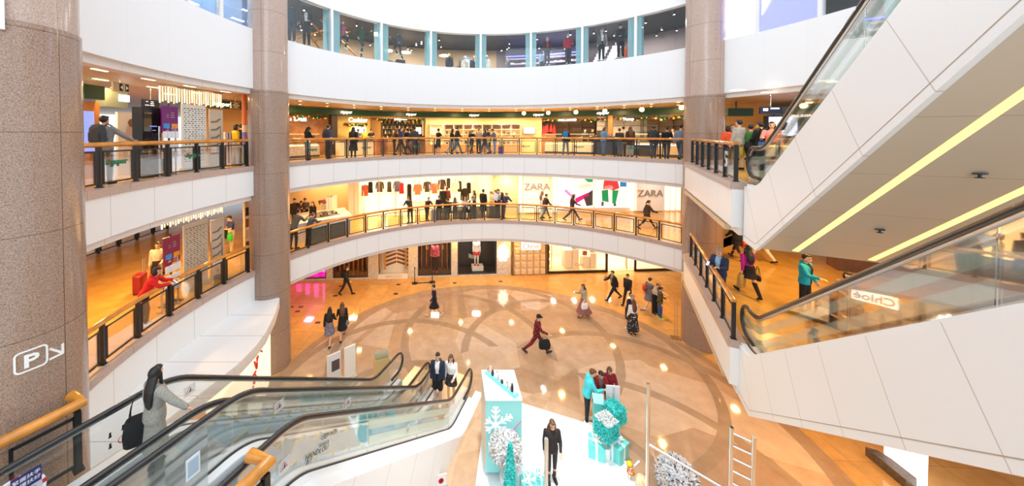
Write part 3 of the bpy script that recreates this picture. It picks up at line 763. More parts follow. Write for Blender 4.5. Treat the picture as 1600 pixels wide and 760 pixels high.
# ================================================================ middle gallery shops
M_A = WALLA
def mwall(px, off=0.): return wallpt(px, off)
b = MB(); wseg(b, 770, 809, L1, 6.75, .0, .3); wseg(b, 1063, 1240, L1, 6.75, .0, .3); struct(b.build('wall_middle_plain', paint(226, 196, 154, .45)))
ZW = paint(246, 232, 214, .45)
b = MB(); wseg(b, 809, 1064, L1, 6.75, .25, .2); struct(b.build('wall_middle_white', ZW))
def lightbox(p0, p1, z0, z1, nm, label, cat, m, off=.0, th=.16):
    a, c = mwall(p0), mwall(p1); mm = (a + c) / 2; n = Vector((-math.sin(M_A), math.cos(M_A))); mm += n * (off + th / 2)
    root = empty(nm, (mm.x, mm.y, z0), M_A, label, cat); b = MB(); b.box((0, 0, (z1 - z0) / 2), ((c - a).length, th, z1 - z0)); b.build('board', m, root); return root, (c - a).length, z1 - z0
ZSIGN = mat('brushed_sign_letters', (.42, .36, .30), .4, metal=.4)
for p0, p1, px, lab in ((819, 858, 838, 'white wall panel with large grey shop name lettering near the beige wall'), (994, 1037, 1014, 'white wall panel with large grey shop name lettering above the hurrying woman')):
    rt, w, h = lightbox(p0, p1, L1 + .1, 6.7, 'lettered_sign', lab, 'sign', glow(255, 246, 236, .12))
    wtext('ZARA', .62, px, 5.8 if px < 900 else 5.28, -.08, ZSIGN, .05, .0, rt, sx=1.1)
for p0 in (812, 866, 988, 1042, 1051, 1060):
    rt, w, h = lightbox(p0, p0 + 3.2, L1 + .1, 6.7, 'light_slot', 'upright glowing light slot in the white shop wall', 'light slot', glow(255, 240, 214, 1.3), .05)
    rt['group'] = 'light slots of the white shop wall'
def poster(p0, p1, label, shapes):
    rt, w, h = lightbox(p0, p1, L1 + .35, 6.69, 'lit_poster', label, 'poster', glow(255, 250, 250, .62), -.02)
    for nm, poly, c, s in shapes:
        b = MB(); b.prism([((x - .5) * w, -.088 - .004 * 1, z * h) for x, z in poly], (0, .006, 0)); b.build(nm, glow(*c, s * .7), rt)
def blob(cx, cz, rx, rz, n=14, j=.12, a0=0.):
    return [(cx + rx * math.cos(2 * PI * k / n + a0) * (1 + j * math.sin(3.7 * k)), cz + rz * math.sin(2 * PI * k / n + a0) * (1 + j * math.cos(2.3 * k))) for k in range(n)]
poster(873, 926, 'lit poster of books and pink cut shapes in the white shop wall', [
    ('printed_shape', [(.30, .95), (.62, .97), (.5, .84), (.36, .86)], (176, 140, 96), .8), ('printed_shape', [(.70, .86), (.98, 1.), (.98, .74), (.84, .74)], (30, 160, 96), .9),
    ('printed_shape', [(.46, .28), (.84, .44), (.88, .36), (.5, .14)], (226, 30, 120), 1.), ('printed_shape', [(.20, .55), (.40, .36), (.36, .30), (.14, .50)], (250, 120, 190), 1.),
    ('printed_shape', [(.7, .34), (.98, .52), (.98, .08), (.80, .06)], (64, 60, 66), .6), ('printed_shape', [(.02, .16), (.34, .40), (.30, .12)], (250, 200, 220), 1.), ('printed_shape', [(.5, .64), (.9, .72), (.94, .60), (.56, .54)], (238, 220, 200), .9)])
poster(930, 985, 'lit poster of a seated figure in red jumper and green trousers', [
    ('printed_shape', [(.30, .95), (.48, .97), (.6, .8), (.66, .56), (.5, .5), (.2, .54), (.22, .74)], (206, 60, 70), .9),
    ('printed_shape', [(.16, .50), (.34, .52), (.36, .16), (.18, .2)], (20, 140, 84), .9), ('printed_shape', [(.46, .5), (.64, .5), (.56, .12), (.46, .12)], (20, 150, 90), .9),
    ('printed_shape', [(.68, .74), (.86, .72), (.86, .6), (.68, .6)], (40, 130, 200), .9), ('printed_shape', blob(.36, .58, .13, .06), (255, 226, 210), 1.), ('printed_shape', [(.16, .18), (.22, .18), (.22, .06), (.15, .06)], (70, 76, 120), .7), ('printed_shape', [(.50, .13), (.56, .13), (.58, .05), (.5, .05)], (70, 76, 120), .7)])
# open fashion shop behind the middle gallery
b = MB(); wseg(b, 500, 830, L1, 6.75, 9.0, .2); struct(b.build('wall_fashion_shop_rear', paint(250, 238, 214, .6)))
b = MB(); wseg(b, 552, 770, L1 + .002, L1 + .02, .2, 8.8); struct(b.build('floor_fashion_shop', paint(250, 226, 180, .35)))
b = MB(); a = mwall(550); b.box((a.x, a.y + 4.6, 5.37), (.3, 9.0, 2.75), M_A); wseg(b, 545, 553, L1, 6.75, -.05, .35); struct(b.build('wall_fashion_shop_side', paint(250, 240, 222, .5)))
b = MB(); a = mwall(772); b.box((a.x, a.y + 4.6, 5.37), (.3, 9.0, 2.75), M_A); struct(b.build('wall_fashion_shop_end', paint(244, 226, 190, .5)))
b = MB(); wseg(b, 380, 546, L1, 6.75, 1.2, .2); struct(b.build('wall_middle_beige', paint(226, 186, 126, .5)))
for px in (575, 630, 685, 740):
    for off in (1.5, 4.2, 7.0): wlamp(px, off, 6.66, 75, (1, .86, .62), .7)
for px in (838, 1015): wlamp(px, -1.3, 6.64, 26, (1, .92, .82), .3)  # wash lamps added to brighten the two lettered panels
for px in (485, 525, 790): wlamp(px, -.7 if px > 700 else .3, 6.64, 45, (1, .80, .5), .4)  # more added washes, lifting the beige walls of the middle gallery
def garment(px, off, z, col, kind, label, wd=.42, ln=.8):
    p = mwall(px, off); root = empty('hanging_garment', (p.x, p.y, z - ln), M_A, label, 'garment', 'clothes hanging in the fashion shop')
    b = MB(); rings = []
    for t, fx, fy in ((0, 1.05, .8), (.5, .92, .9), (.85, .95, 1), (.97, .8, .8), (1, .3, .4)):
        rings.append([Vector((wd / 2 * fx * math.cos(2 * PI * k / 14), .12 * fy * math.sin(2 * PI * k / 14), t * ln)) for k in range(14)])
    b.loft(rings); b.build('garment_body', cloth(*col), root, smooth='auto')
    if kind:
        for sg in (-1, 1):
            b = MB(); b.tube([(sg * wd * .46, 0, ln * .93), (sg * wd * .62, 0, ln * .6), (sg * wd * .64, 0, ln * .28)], [.07, .06, .05], 8); b.build('sleeve', cloth(*col), root, smooth='auto')
    b = MB(); b.tube([(0, 0, ln), (0, 0, ln + .08), (.03, 0, ln + .11)], .006, 6); b.build('hanger_hook', STEEL, root)
gar = [(557, 1.2, 5.95, (40, 30, 26), 0, 'black'), (566, 1.0, 5.9, (206, 96, 60), 1, 'orange patterned'), (575, 1.0, 6.1, (30, 28, 34), 0, 'black'), (585, 2.4, 5.9, (58, 40, 24), 1, 'brown'), (601, 2.6, 5.85, (50, 42, 26), 0, 'olive'), (616, 2.2, 5.95, (70, 62, 80), 1, 'grey violet'), (625, 1.4, 5.95, (190, 40, 40), 0, 'red checked'),
       (638, 1.2, 5.9, (30, 28, 22), 0, 'long black'), (652, 1.2, 5.9, (226, 140, 110), 1, 'pale coral'), (668, 2.2, 5.9, (62, 44, 26), 1, 'dark brown'), (680, 1.6, 5.9, (206, 120, 90), 1, 'coral checked'), (694, 3.2, 5.9, (60, 40, 30), 1, 'brown'), (706, 3.4, 5.95, (48, 40, 40), 0, 'charcoal'), (713, 1.2, 6.05, (250, 244, 236), 1, 'white'), (722, 1.6, 6.0, (40, 34, 32), 0, 'black'), (729, 1.0, 5.6, (40, 32, 22), 1, 'dark olive'), (736, 1.2, 5.95, (34, 30, 26), 0, 'black')]
for i, (px, off, z, c, k, nm) in enumerate(gar): garment(px, off, z, c, k, '%s garment hanging in the open fashion shop' % nm, .40 if k else .32, .75 if nm not in ('long black', 'dark olive') else 1.15)
for px, off in ((571, 1.05), (600, 2.5), (630, 1.3), (672, 1.9), (700, 3.3), (731, 1.1)):
    p = mwall(px, off + .02); root = empty('clothes_rail', (p.x, p.y, L1 + .02), M_A, 'white metal clothes rail standing in the open fashion shop', 'clothes rail', 'clothes rails in the fashion shop')
    b = MB(); b.tube([(-.75, 0, 2.12), (.75, 0, 2.12)], .016, 8); b.build('rail', CHROME, root)
    for x in (-.72, .72):
        b = MB(); b.tube([(x, 0, 0), (x, 0, 2.12)], .016, 8); b.box((x, 0, .015), (.06, .4, .03)); b.build('leg', CHROME, root)
for px, off, wd, h in ((640, 1.4, 1.6, .25), (655, 2.6, 2.2, .5)):
    p = mwall(px, off); b = MB(); b.box((p.x, p.y, L1 + .02 + h / 2), (wd, .8, h), M_A); tag(b.build('display_plinth', paint(252, 236, 204, .5)), '%s cream plinth in the open fashion shop' % ('low' if h < .3 else 'taller'), 'plinth')
for px, off in ((568.5, .0), (618.5, .0), (671, .3)):
    p = mwall(px, off); root = empty('security_gate', (p.x, p.y, L1 + .001), M_A, 'slim white security post at the fashion shop entrance', 'security post', 'security posts at the fashion shop entrance')
    b = MB(); b.box((0, 0, 1.0), (.05, .05, 2.0)); b.build('post', CHROME, root); b = MB(); b.box((0, 0, .14), (.12, .3, .28)); b.build('base', paint(226, 190, 130), root)
# counter with glass fronts behind the frosted bays
def block(nm, pts, z0, z1, m): b = MB(); b.prism([(p[0], p[1], z0) for p in pts], (0, 0, z1 - z0)); return b.build(nm, m)
p0, p1, p2, p3 = at_r(452, 11.6), at_r(548, 11.0), at_r(536, 12.9), at_r(470, 13.4)
root = empty('cafe_counter', (p1.x, p1.y, L1), 0, 'white topped cafe counter where people lean, beside the flower vase', 'counter')
wpart(block('counter_body', [p0, p1, p2, p3], L1, L1 + .92, paint(232, 226, 214, .4)), root)
wpart(block('worktop', [p0 + Vector((-.05, -.06)), p1 + Vector((.06, -.05)), p2 + Vector((.05, .05)), p3 + Vector((-.05, .05))], L1 + .92, L1 + .97, paint(250, 246, 238, .3)), root)
q0, q1, q2, q3 = [p0.lerp(p2, .2), p1.lerp(p3, .2), p2.lerp(p0, .2), p3.lerp(p1, .2)]
wpart(block('sink_well', [q0, q1, q2, q3], L1 + .965, L1 + .985, paint(70, 60, 52, .3)), root)
for k in range(10):
    t = k / 9; p = q0.lerp(q1, .1 + .8 * t) .lerp(q2, .15 + .5 * ((k * 37) % 10) / 10); b = MB(); h = .10 + .08 * ((k * 3) % 3)
    b.lathe([(0, 0), (.05, 0), (.06, h * .6), (.045, h), (0, h)], (p.x, p.y, L1 + .985), 10); tag(b.build('jar', [paint(200, 196, 188, .2), paint(80, 56, 40, .3)][k % 2], smooth='auto'), '%s jar in the well of the cafe counter' % ['pale', 'brown'][k % 2], 'jar', '%s jars on the cafe counter' % ['pale', 'brown'][k % 2])
p = at_r(504, 13.0); root = empty('flower_vase', (p.x, p.y, L1 + .97), 0, 'glass vase of pink flowers on the cafe counter', 'vase')
b = MB(); b.lathe([(0, 0), (.07, 0), (.08, .3), (.06, .34), (0, .34)], n=14); b.build('vase', FROST, root, smooth='auto')
b = MB()
for k in range(26): a = k * 2.4; r_ = .05 + .17 * ((k * 7) % 10) / 10; b.ball((r_ * math.cos(a), r_ * math.sin(a), .42 + .16 * ((k * 3) % 7) / 7), .05, 6, 4, mi=k % 3)
b.build('blossoms', [cloth(210, 90, 120), cloth(70, 110, 50), cloth(150, 60, 110)], root)
for k, px in enumerate((512.5, 517, 520.5)):
    p = at_r(px, 13.5); b = MB(); b.box((p.x, p.y, L1 + .8), (.16, .5, 1.6), rad(-20)); tag(b.build('menu_totem', paint(246, 240, 232, .4)), 'slim white upright totem behind the cafe counter', 'totem', 'white totems behind the cafe counter')
p = mwall(512, 1.0); root = empty('hanging_sign', (p.x, p.y, 6.15), 0, 'dark blue sign with white symbols hanging above the cafe counter', 'sign')
b = MB(); b.box((0, 0, .2), (.62, .06, .36)); b.build('board', paint(36, 34, 60, .4), root); b = MB(); b.lathe([(.11, 0), (.11, .02), (.07, .02), (.07, 0)], (-.12, -.04, .2), 16, M=Matrix.Rotation(PI / 2, 3, 'X')); b.box((.16, -.035, .2), (.05, .012, .24)); b.build('symbol', paint(240, 240, 240), root)
b = MB(); b.tube([(0, 0, .38), (0, 0, .6)], .012, 6); b.build('rod', STEEL, root)
# ================================================================ upper gallery: food hall
GREEN = paint(18, 66, 22, .35)
def facing(p): return math.atan2(CY - p.y, CX - p.x)
def arcpiece(b, p0, p1, r, prof, mi=0): b.sweep(arcpx(p0, p1, r), [(o, z) for o, z in prof], side=-1, mi=mi); return b   # +offset away from the void
def rectp(o0, o1, z0, z1): return [(o0, z0), (o0, z1), (o1, z1), (o1, z0)]
def arctext(s, size, px, r, z, m, parent=None, depth=.02, extra=0., sx=1., dpx=0):
    p = at_r(px, r); return text(s, size, (p.x, p.y, z), facing(p), m, parent, depth, extra, sx=sx)
REDL, WHL, GRL = glow(230, 40, 30, 1.2), glow(255, 252, 245, 1.3), paint(20, 120, 90, .5)
def citysuper(px, r, z, size, light, parent):
    """the shop's two coloured word mark"""
    p = at_r(px, r); f = facing(p); tv = Vector((-math.sin(f), math.cos(f)))
    a, b_ = (WHL, REDL) if light else (GRL, paint(214, 50, 36, .5))
    for s, off, m in (('c', -1.72, a), ('i', -1.30, b_), ('ty', -.82, a), ('super', .70, a)):
        q = p + tv * off * size * .62; text(s, size, (q.x, q.y, z), f, m, parent, .02, .004)
# green fascia board and the wall behind
root = empty('fascia_board', (*at_r(760, 13.8), 10.46), 0, 'long dark green fascia board with white shop lettering above the food hall', 'fascia board')
b = MB(); arcpiece(b, 330, 1075, 13.8, rectp(0, .25, 10.44, 10.79)); wpart(b.build('board', GREEN, smooth='auto'), root)
for px in (347, 541, 642, 740, 840, 940): citysuper(px, 13.76, 10.62, .26, True, root)
b = MB(); arcpiece(b, 300, 1200, 15.6, rectp(0, .2, 8, 10.84)); struct(b.build('wall_food_hall', paint(214, 170, 106, .6), smooth='auto'))
b = MB(); arcpiece(b, 452, 521, 14.7, rectp(0, .15, 8, 10.44)); wood_w = b.build('wall_deli_panel', mat('timber_panel', (.40, .16, .045), .4, noise=.3, nscale=2), smooth='auto'); struct(wood_w)
b = MB(); arcpiece(b, 527, 579, 14.7, rectp(0, .15, 8, 10.44)); struct(b.build('wall_cashier_panel', paint(244, 206, 110, .5), smooth='auto'))
b = MB(); arcpiece(b, 665, 846, 14.0, rectp(0, .15, 8, 10.46)); struct(b.build('wall_shelf_panel', paint(246, 214, 150, .5), smooth='auto'))
b = MB(); arcpiece(b, 519, 528, 13.9, rectp(0, .5, 8, 10.44)); struct(b.build('column_dark', paint(50, 36, 24, .5)))
b = MB(); arcpiece(b, 949, 956, 13.6, rectp(0, .3, 8, 10.44)); struct(b.build('column_timber', MATS['timber_panel']))
def arcthing(name, px0, px1, r, label, cat, pieces, z=L2, group=None):
    p = at_r((px0 + px1) / 2, r); root = empty(name, (p.x, p.y, z), 0, label, cat, group)
    for nm, o0, o1, z0, z1, m, (a, c) in pieces:
        b = MB(); arcpiece(b, px0 + (px1 - px0) * a, px0 + (px1 - px0) * c, r, rectp(o0, o1, z0, z1)); wpart(b.build(nm, m, smooth='auto'), root)
    return root
CREAM, LITC = paint(238, 226, 190, .4), glow(255, 236, 190, 1.8)
def deli(px0, px1, r, label, base, lit=LITC, z=L2, h=1.25):
    return arcthing('display_counter', px0, px1, r, label, 'food counter', [('plinth', .02, .8, z, z + .12, DARK, (0, 1)), ('counter_base', 0, .82, z + .12, z + .62, base, (0, 1)), ('lit_shelf', .05, .75, z + .64, z + .68, lit, (.02, .98)),
        ('food_tray', .1, .7, z + .68, z + .76, mat('mixed_food', (.62, .40, .20), .6, noise=.6, nscale=14), (.04, .96)), ('upper_shelf', .12, .7, z + .95, z + .98, lit, (.02, .98)), ('glass_case', 0, .014, z + .62, z + h, GLASS, (0, 1)), ('counter_top', 0, .82, z + h, z + h + .04, CREAM, (0, 1))])
MOSAIC = mat('mosaic_tiles', (.55, .47, .36), .4, noise=.55, nscale=30)
deli(453, 500, 13.0, 'glass fronted deli counter with a mosaic base below the timber wall', MOSAIC)
arcthing('checkout_counter', 531, 584, 13.0, 'white cashier counter under the lit sign', 'counter', [('counter_base', 0, .6, L2, L2 + .85, CREAM, (0, 1)), ('counter_top', -.04, .64, L2 + .85, L2 + .9, paint(60, 56, 52), (0, 1))])
arcthing('timber_counter', 588, 606, 12.7, 'timber counter block with a small red notice', 'counter', [('counter_base', 0, .7, L2, L2 + 1.0, MATS['timber_panel'], (0, 1)), ('counter_top', -.03, .73, L2 + 1.0, L2 + 1.04, CREAM, (0, 1)), ('red_notice', -.02, 0, L2 + .86, L2 + 1.06, paint(220, 50, 40), (.2, .7))])
arcthing('timber_counter', 640, 664, 12.9, 'dark timber service counter below the picture screen', 'counter', [('counter_base', 0, .7, L2, L2 + 1.12, mat('dark_timber', (.16, .065, .02), .4, noise=.3, nscale=2), (0, 1)), ('counter_top', -.03, .73, L2 + 1.12, L2 + 1.16, paint(70, 40, 20), (0, 1))])
deli(851, 893, 13.0, 'yellow lit bakery counter behind the blue backpack woman', CREAM, glow(255, 226, 140, 2.2))
deli(893, 926, 13.0, 'yellow lit pastry counter in front of two staff', CREAM, glow(255, 226, 140, 2.2))
arcthing('service_kiosk', 929, 965, 12.7, 'black service kiosk block beside the denim jacket woman', 'kiosk', [('kiosk_body', 0, .8, L2, L2 + 1.12, BLACK, (0, 1)), ('menu_board', .7, .76, L2 + 1.12, L2 + 1.5, DARK, (.0, .4))])
deli(985, 1022, 13.2, 'white lit glass counter behind the long haired woman', paint(40, 40, 42), glow(235, 250, 245, 2.2))
deli(1023, 1068, 13.2, 'white lit glass counter nearest the bridge column', paint(216, 190, 150), glow(235, 250, 245, 2.2))
def shelfwall(px0, px1, r, z0, z1, cols, rows, label, m, th=.35):
    root = arcthing('shelving_unit', px0, px1, r, label, 'shelving', [('back_board', th - .02, th, z0, z1, m, (0, 1))])
    for j in range(rows + 1):
        z = z0 + (z1 - z0) * j / rows; b = MB(); arcpiece(b, px0, px1, r, rectp(0, th, z - .015, z + .015)); wpart(b.build('shelf', m, smooth='auto'), root)
    for i in range(cols + 1):
        px = px0 + (px1 - px0) * i / cols; b = MB(); arcpiece(b, px - .3, px + .3, r, rectp(0, th, z0, z1)); wpart(b.build('divider', m), root)
    return root
SHW = paint(255, 240, 200, .5)
shelfwall(672.5, 692, 13.6, L2 + .55, L2 + 1.95, 1, 2, 'cream wall unit beside the man with a black bag', SHW)
shelfwall(694, 813, 13.6, L2 + .55, L2 + 1.95, 8, 4, 'wide white cubby shelving wall lit from above', SHW)
GOODS = [(70, 40, 26), (235, 225, 200), (150, 90, 50), (206, 130, 60), (90, 60, 44), (250, 244, 226)]
n = 0
for i in range(8):
    for j in range(4):
        for q in range(2 if j != 3 else 1):
            px = 694 + 119 * (i + (.3 + .4 * q if j != 3 else .5)) / 8; p = at_r(px, 13.78); z = L2 + .55 + 1.4 * j / 4 + .016; k = (i * 3 + j * 5 + q * 2) % 6
            b = MB(); h = .13 + .05 * ((i + j + q) % 3); f = facing(p)
            if j == 3: b.box((p.x, p.y, z + .13), (.2, .42, .26), f); nm = 'gift_carton'
            else: b.lathe([(0, 0), (.055, 0), (.06, h * .7), (.03, h), (0, h)], (p.x, p.y, z), 8); nm = 'jar'
            c = GOODS[0] if j == 3 else GOODS[k]
            w_ = ['brown', 'cream', 'tan', 'amber', 'dark', 'white'][0 if j == 3 else k]
            tag(b.build(nm, paint(*c, .4), smooth='auto'), '%s %s in the wide white cubby shelving' % (w_, 'carton on the top row' if j == 3 else 'jar'), 'carton' if j == 3 else 'jar', '%s %s in the cubby shelving' % (w_, 'cartons' if j == 3 else 'jars')); n += 1
root = shelfwall(598, 660, 14.2, L2 + .95, L2 + 2.3, 4, 4, 'lit shelves of bottles behind the people walking past', paint(120, 96, 66))
for j in range(4):
    for i in range(20):
        p = at_r(599.5 + 59 * i / 19, 14.36); z = L2 + .95 + 1.35 * j / 4 + .016; k = (i * 7 + j * 3) % 4; b = MB(); h = .2 + .03 * (i % 3)
        b.lathe([(0, 0), (.04, 0), (.042, h * .6), (.016, h * .75), (.016, h), (0, h)], (p.x, p.y, z), 8)
        w_ = ['amber', 'green', 'pale', 'dark'][k]
        tag(b.build('bottle', [paint(214, 150, 50, .2), paint(60, 90, 40, .2), paint(250, 240, 210, .2), paint(50, 36, 26, .2)][k], smooth='auto'), '%s bottle on the lit shelves behind the walkers' % w_, 'bottle', '%s bottles on the lit shelves' % w_)
root = arcthing('backlit_panel', 598, 661, 14.7, 'warm backlit panel glowing behind the bottle shelves', 'light panel', [('diffuser', 0, .05, L2 + .9, L2 + 2.35, glow(255, 224, 160, 1.6), (0, 1))])
arcthing('backlit_panel', 551, 572, 14.55, 'white lit menu panel below the cashier sign', 'light panel', [('diffuser', 0, .05, L2 + 1.35, L2 + 1.75, glow(255, 246, 214, 3), (0, 1))])
def pxsign(px, r, z, wd, h, label, board, s, size, m, cat='sign'):
    p = at_r(px, r); f = facing(p); root = empty('shop_sign', (p.x, p.y, z), f + PI / 2, label, cat)
    b = MB(); b.box((0, 0, 0), (wd, .06, h)); b.build('board', board, root)
    q = p + Vector((math.cos(f), math.sin(f))) * .045; text(s, size, (q.x, q.y, z), f, m, root, .03, .006); return root
def barefsign(px, r, z, s, size, label, m):
    p = at_r(px, r); f = facing(p); root = empty('shop_sign', (p.x, p.y, z), f + PI / 2, label, 'sign')
    text(s, size, (p.x, p.y, z), f, m, root, .05, .004)
    b = MB(); b.box((0, .05, -.2), (1.2, .03, .03)); b.build('sign_rail', DARK, root)
barefsign(560, 13.9, 10.15, 'Cashier', .40, 'lit white lettering above the cashier counter', glow(255, 255, 250, 1.15))
barefsign(462, 13.9, 10.13, 'on Deli', .44, 'lit white lettering above the deli counter', glow(255, 255, 250, 1.15))
pxsign(626, 13.6, 10.25, .95, .2, 'small black hanging sign above the bottle shelves', BLACK, 'HungWoo in inn', .13, WHL)
pxsign(886, 13.5, 10.20, 1.15, .26, 'dark sign with white lettering above the bakery counter', DARK, 'PAUL LAFAYET', .17, WHL)
pxsign(981, 13.5, 10.18, .75, .26, 'black sign with white script above the white counters', BLACK, 'Yuzup', .24, WHL)
# garlands with baubles
def garland(px0, px1, r, z, label, n=None):
    pts = arcpx(px0, px1, r, 14); root = empty('christmas_garland', (pts[0].x, pts[0].y, z), 0, label, 'garland')
    b = MB(); rr = random.Random(px0)
    P = [Vector((p.x, p.y, z - .06 * math.sin(PI * k / 7) ** 2)) for k, p in enumerate(pts)]
    for a, c in zip(P[:-1], P[1:]):
        for k in range(34):
            o = a.lerp(c, rr.random()); v = Vector((rr.gauss(0, 1), rr.gauss(0, 1), rr.gauss(0, 1))).normalized() * rr.uniform(.09, .17); s = v.cross(Vector((.3, .5, .8))).normalized() * .018
            b.add([o - s, o + s, o + v + s * .4, o + v * 1.08, o + v - s * .4], [(0, 1, 2, 3, 4)])
    wpart(b.build('needles', mat('garland_green', (.03, .075, .02), .7), fix=False), root)
    for k in range(n or 10):
        t = (k + .5) / (n or 10) * 13.99; i = int(t); o = P[i].lerp(P[i + 1], t - i) + Vector((rr.uniform(-.05, .05), -.1, rr.uniform(-.12, .02)))
        b = MB(); b.ball(o, rr.uniform(.045, .07), 8, 6); wpart(b.build('bauble', [paint(210, 30, 30, .2), paint(240, 180, 50, .2), paint(255, 210, 120, .2), paint(60, 170, 60, .2)][k % 4], smooth='auto'), root)
garland(452, 512, 13.7, 10.30, 'dark green garland with baubles above the deli lettering')
garland(538, 574, 13.7, 9.86, 'short green garland below the cashier lettering', 6)
garland(579, 662, 13.7, 10.25, 'dark green garland with baubles above the bottle shelves', 12)
garland(846, 948, 13.7, 10.24, 'dark green garland with baubles above the bakery counter', 14)
garland(958, 1070, 13.7, 10.24, 'dark green garland with baubles above the white counters', 16)
# back shelving of bakery and white counters
shelfwall(847, 948, 14.5, L2 + 1.0, L2 + 2.2, 5, 3, 'dark framed back shelves of the bakery', paint(96, 66, 40), .3)
shelfwall(958, 1072, 14.7, L2 + 1.0, L2 + 2.2, 5, 3, 'dark framed back shelves behind the white counters', paint(110, 84, 60), .3)
arcthing('backlit_panel', 847, 948, 14.9, 'warm glowing wall behind the bakery shelves', 'light panel', [('diffuser', 0, .04, L2 + 1.0, L2 + 2.25, glow(255, 226, 178, .9), (0, 1))])
arcthing('backlit_panel', 958, 1075, 15.1, 'pale glowing wall behind the white counters', 'light panel', [('diffuser', 0, .04, L2 + .9, L2 + 2.25, glow(255, 236, 214, 1.0), (0, 1))])
for k, (px, z) in enumerate(((849, 0), (854.5, .12), (860.5, .12), (865.5, .06), (852, -.02))):
    p = at_r(px, 14.05); b = MB(); b.lathe([(.14, 0), (.03, .55), (0, .57)], (p.x, p.y, L2 + 1.32 + z - .03), 14); tag(b.build('paper_cone_tree', paint(206, 30, 34, .6), smooth='auto'), 'red cone shaped table tree beside the television wall', 'ornament', 'red cone trees beside the television wall')
arcthing('cone_shelf', 847, 868, 13.84, 'timber shelf unit carrying the red cone trees', 'shelf', [('unit_body', 0, .5, L2, L2 + 1.28, MATS['timber_panel'], (0, 1))])
def screen(px, r, z, wd, h, label, m, fr=.03):
    p = at_r(px, r); f = facing(p); root = empty('television', (p.x, p.y, z), f + PI / 2, label, 'screen')
    b = MB(); b.box((0, 0, 0), (wd, .05, h)); b.build('casing', BLACK, root); b = MB(); b.box((0, -.028, 0), (wd - 2 * fr, .008, h - 2 * fr)); b.build('display', m, root); return root
r_ = screen(826.5, 13.85, L2 + 1.52, .82, .5, 'wall television showing a pale blue picture', glow(206, 224, 255, 1.6))
r_ = screen(654, 13.2, L2 + 1.5, .42, .5, 'picture screen with green leaves above the dark timber counter', glow(210, 235, 190, 1.6))
# round globe lamps hung along the edge of the upper gallery
for k, (px, r) in enumerate(((818, 10.9), (856, 10.9), (899, 10.9), (944, 10.9), (1001.5, 10.9), (1063.5, 10.9))):
    p = at_r(px, r); root = empty('globe_lamp', (p.x, p.y, 10.55), 0, 'round glowing globe lamp hung below the upper gallery ceiling', 'lamp', 'globe lamps along the upper gallery edge')
    b = MB(); b.ball((0, 0, 0), .115, 16, 10); b.build('globe', glow(255, 206, 120, 14), root, smooth='auto')
    b = MB(); b.tube([(0, 0, .11), (0, 0, .29)], .012, 6); b.lathe([(.05, .09), (.05, .13), (.0, .14)], n=10); b.build('stem', DARK, root)
# small ceiling lamps
k = 0
for px in range(470, 1070, 42):
    for r in (11.3, 13.0):
        p = at_r(px, r); b = MB(); b.lathe([(.065, 10.838), (.065, 10.832), (0, 10.831)], (p.x, p.y, 0), 12); tag(b.build('ceiling_downlight', glow(255, 226, 170, 4)), 'small round downlight in the brown upper gallery ceiling', 'ceiling lamp', 'upper gallery downlights')
for a in (165, 172, 179, 186, 193):
    for r in (11.0, 12.4, 13.8):
        p = pol(rad(a), r); b = MB(); b.box((p.x, p.y, 10.832), (.36, .09, .012), rad(a + 90)); tag(b.build('ceiling_downlight', glow(255, 240, 205, 3)), 'slim rectangular downlight in the upper gallery ceiling', 'ceiling lamp', 'slim upper gallery downlights')
for x, y in ((10.3, 11.4), (11.6, 9.6), (12.0, 12.0)):
    b = MB(); b.box((x, y, 10.832), (.4, .2, .014)); tag(b.build('ceiling_downlight', glow(255, 240, 205, 3)), 'square downlight above the crowd beyond the bridge column', 'ceiling lamp', 'downlights above the crowd')
# ---------------- left end of both galleries: info boards, totem, light rods
def board(px0, px1, r, z0, z1, label, m, nm='info_board', cat='board', th=.04, zoff=0):
    a, c = at_r(px0, r), at_r(px1, r); d = (c - a); p = (a + c) / 2
    root = empty(nm, (p.x, p.y, z0), math.atan2(d.y, d.x), label, cat); b = MB(); b.box((0, 0, (z1 - z0) / 2), (d.length, th, z1 - z0)); b.build('panel', m, root); return root, d.length, z1 - z0
PAPER = [paint(238, 236, 226, .35), paint(214, 196, 170, .4)]
def printed(root, w, h, cols, rows, m, x0=-.4, x1=.4, z0=.08, z1=.9, seed=1, th=.024):
    b = MB(); rr = random.Random(seed)
    for i in range(cols):
        for j in range(rows):
            if rr.random() < .2: continue
            x = w * (x0 + (x1 - x0) * (i + .5) / cols); z = h * (z0 + (z1 - z0) * (j + .5) / rows); ww = w * (x1 - x0) / cols * rr.uniform(.3, .8)
            b.box((x, -th, z), (ww, .004, h * (z1 - z0) / rows * .35))
    b.build('printed_pattern', m, root)
def printmat(name, base):
    m = mat(name, (.5, .5, .5), .4); nt = m.node_tree; p = nt.nodes['Principled BSDF']; col = tuple(base.node_tree.nodes['Principled BSDF'].inputs['Base Color'].default_value)
    tc = nt.nodes.new('ShaderNodeTexCoord'); s = nt.nodes.new('ShaderNodeSeparateXYZ'); c = nt.nodes.new('ShaderNodeCombineXYZ'); br = nt.nodes.new('ShaderNodeTexBrick')
    br.offset = .3; br.inputs['Scale'].default_value = 1; br.inputs['Brick Width'].default_value = .12; br.inputs['Row Height'].default_value = .07; br.inputs['Mortar Size'].default_value = .02
    br.inputs['Color1'].default_value = (.13, .12, .11, 1); br.inputs['Color2'].default_value = col; br.inputs['Bias'].default_value = -.35; br.inputs['Mortar'].default_value = col
    nt.links.new(tc.outputs['Object'], s.inputs[0]); nt.links.new(s.outputs[0], c.inputs[0]); nt.links.new(s.outputs[2], c.inputs[1]); nt.links.new(c.outputs[0], br.inputs['Vector']); nt.links.new(br.outputs['Color'], p.inputs['Base Color']); return m
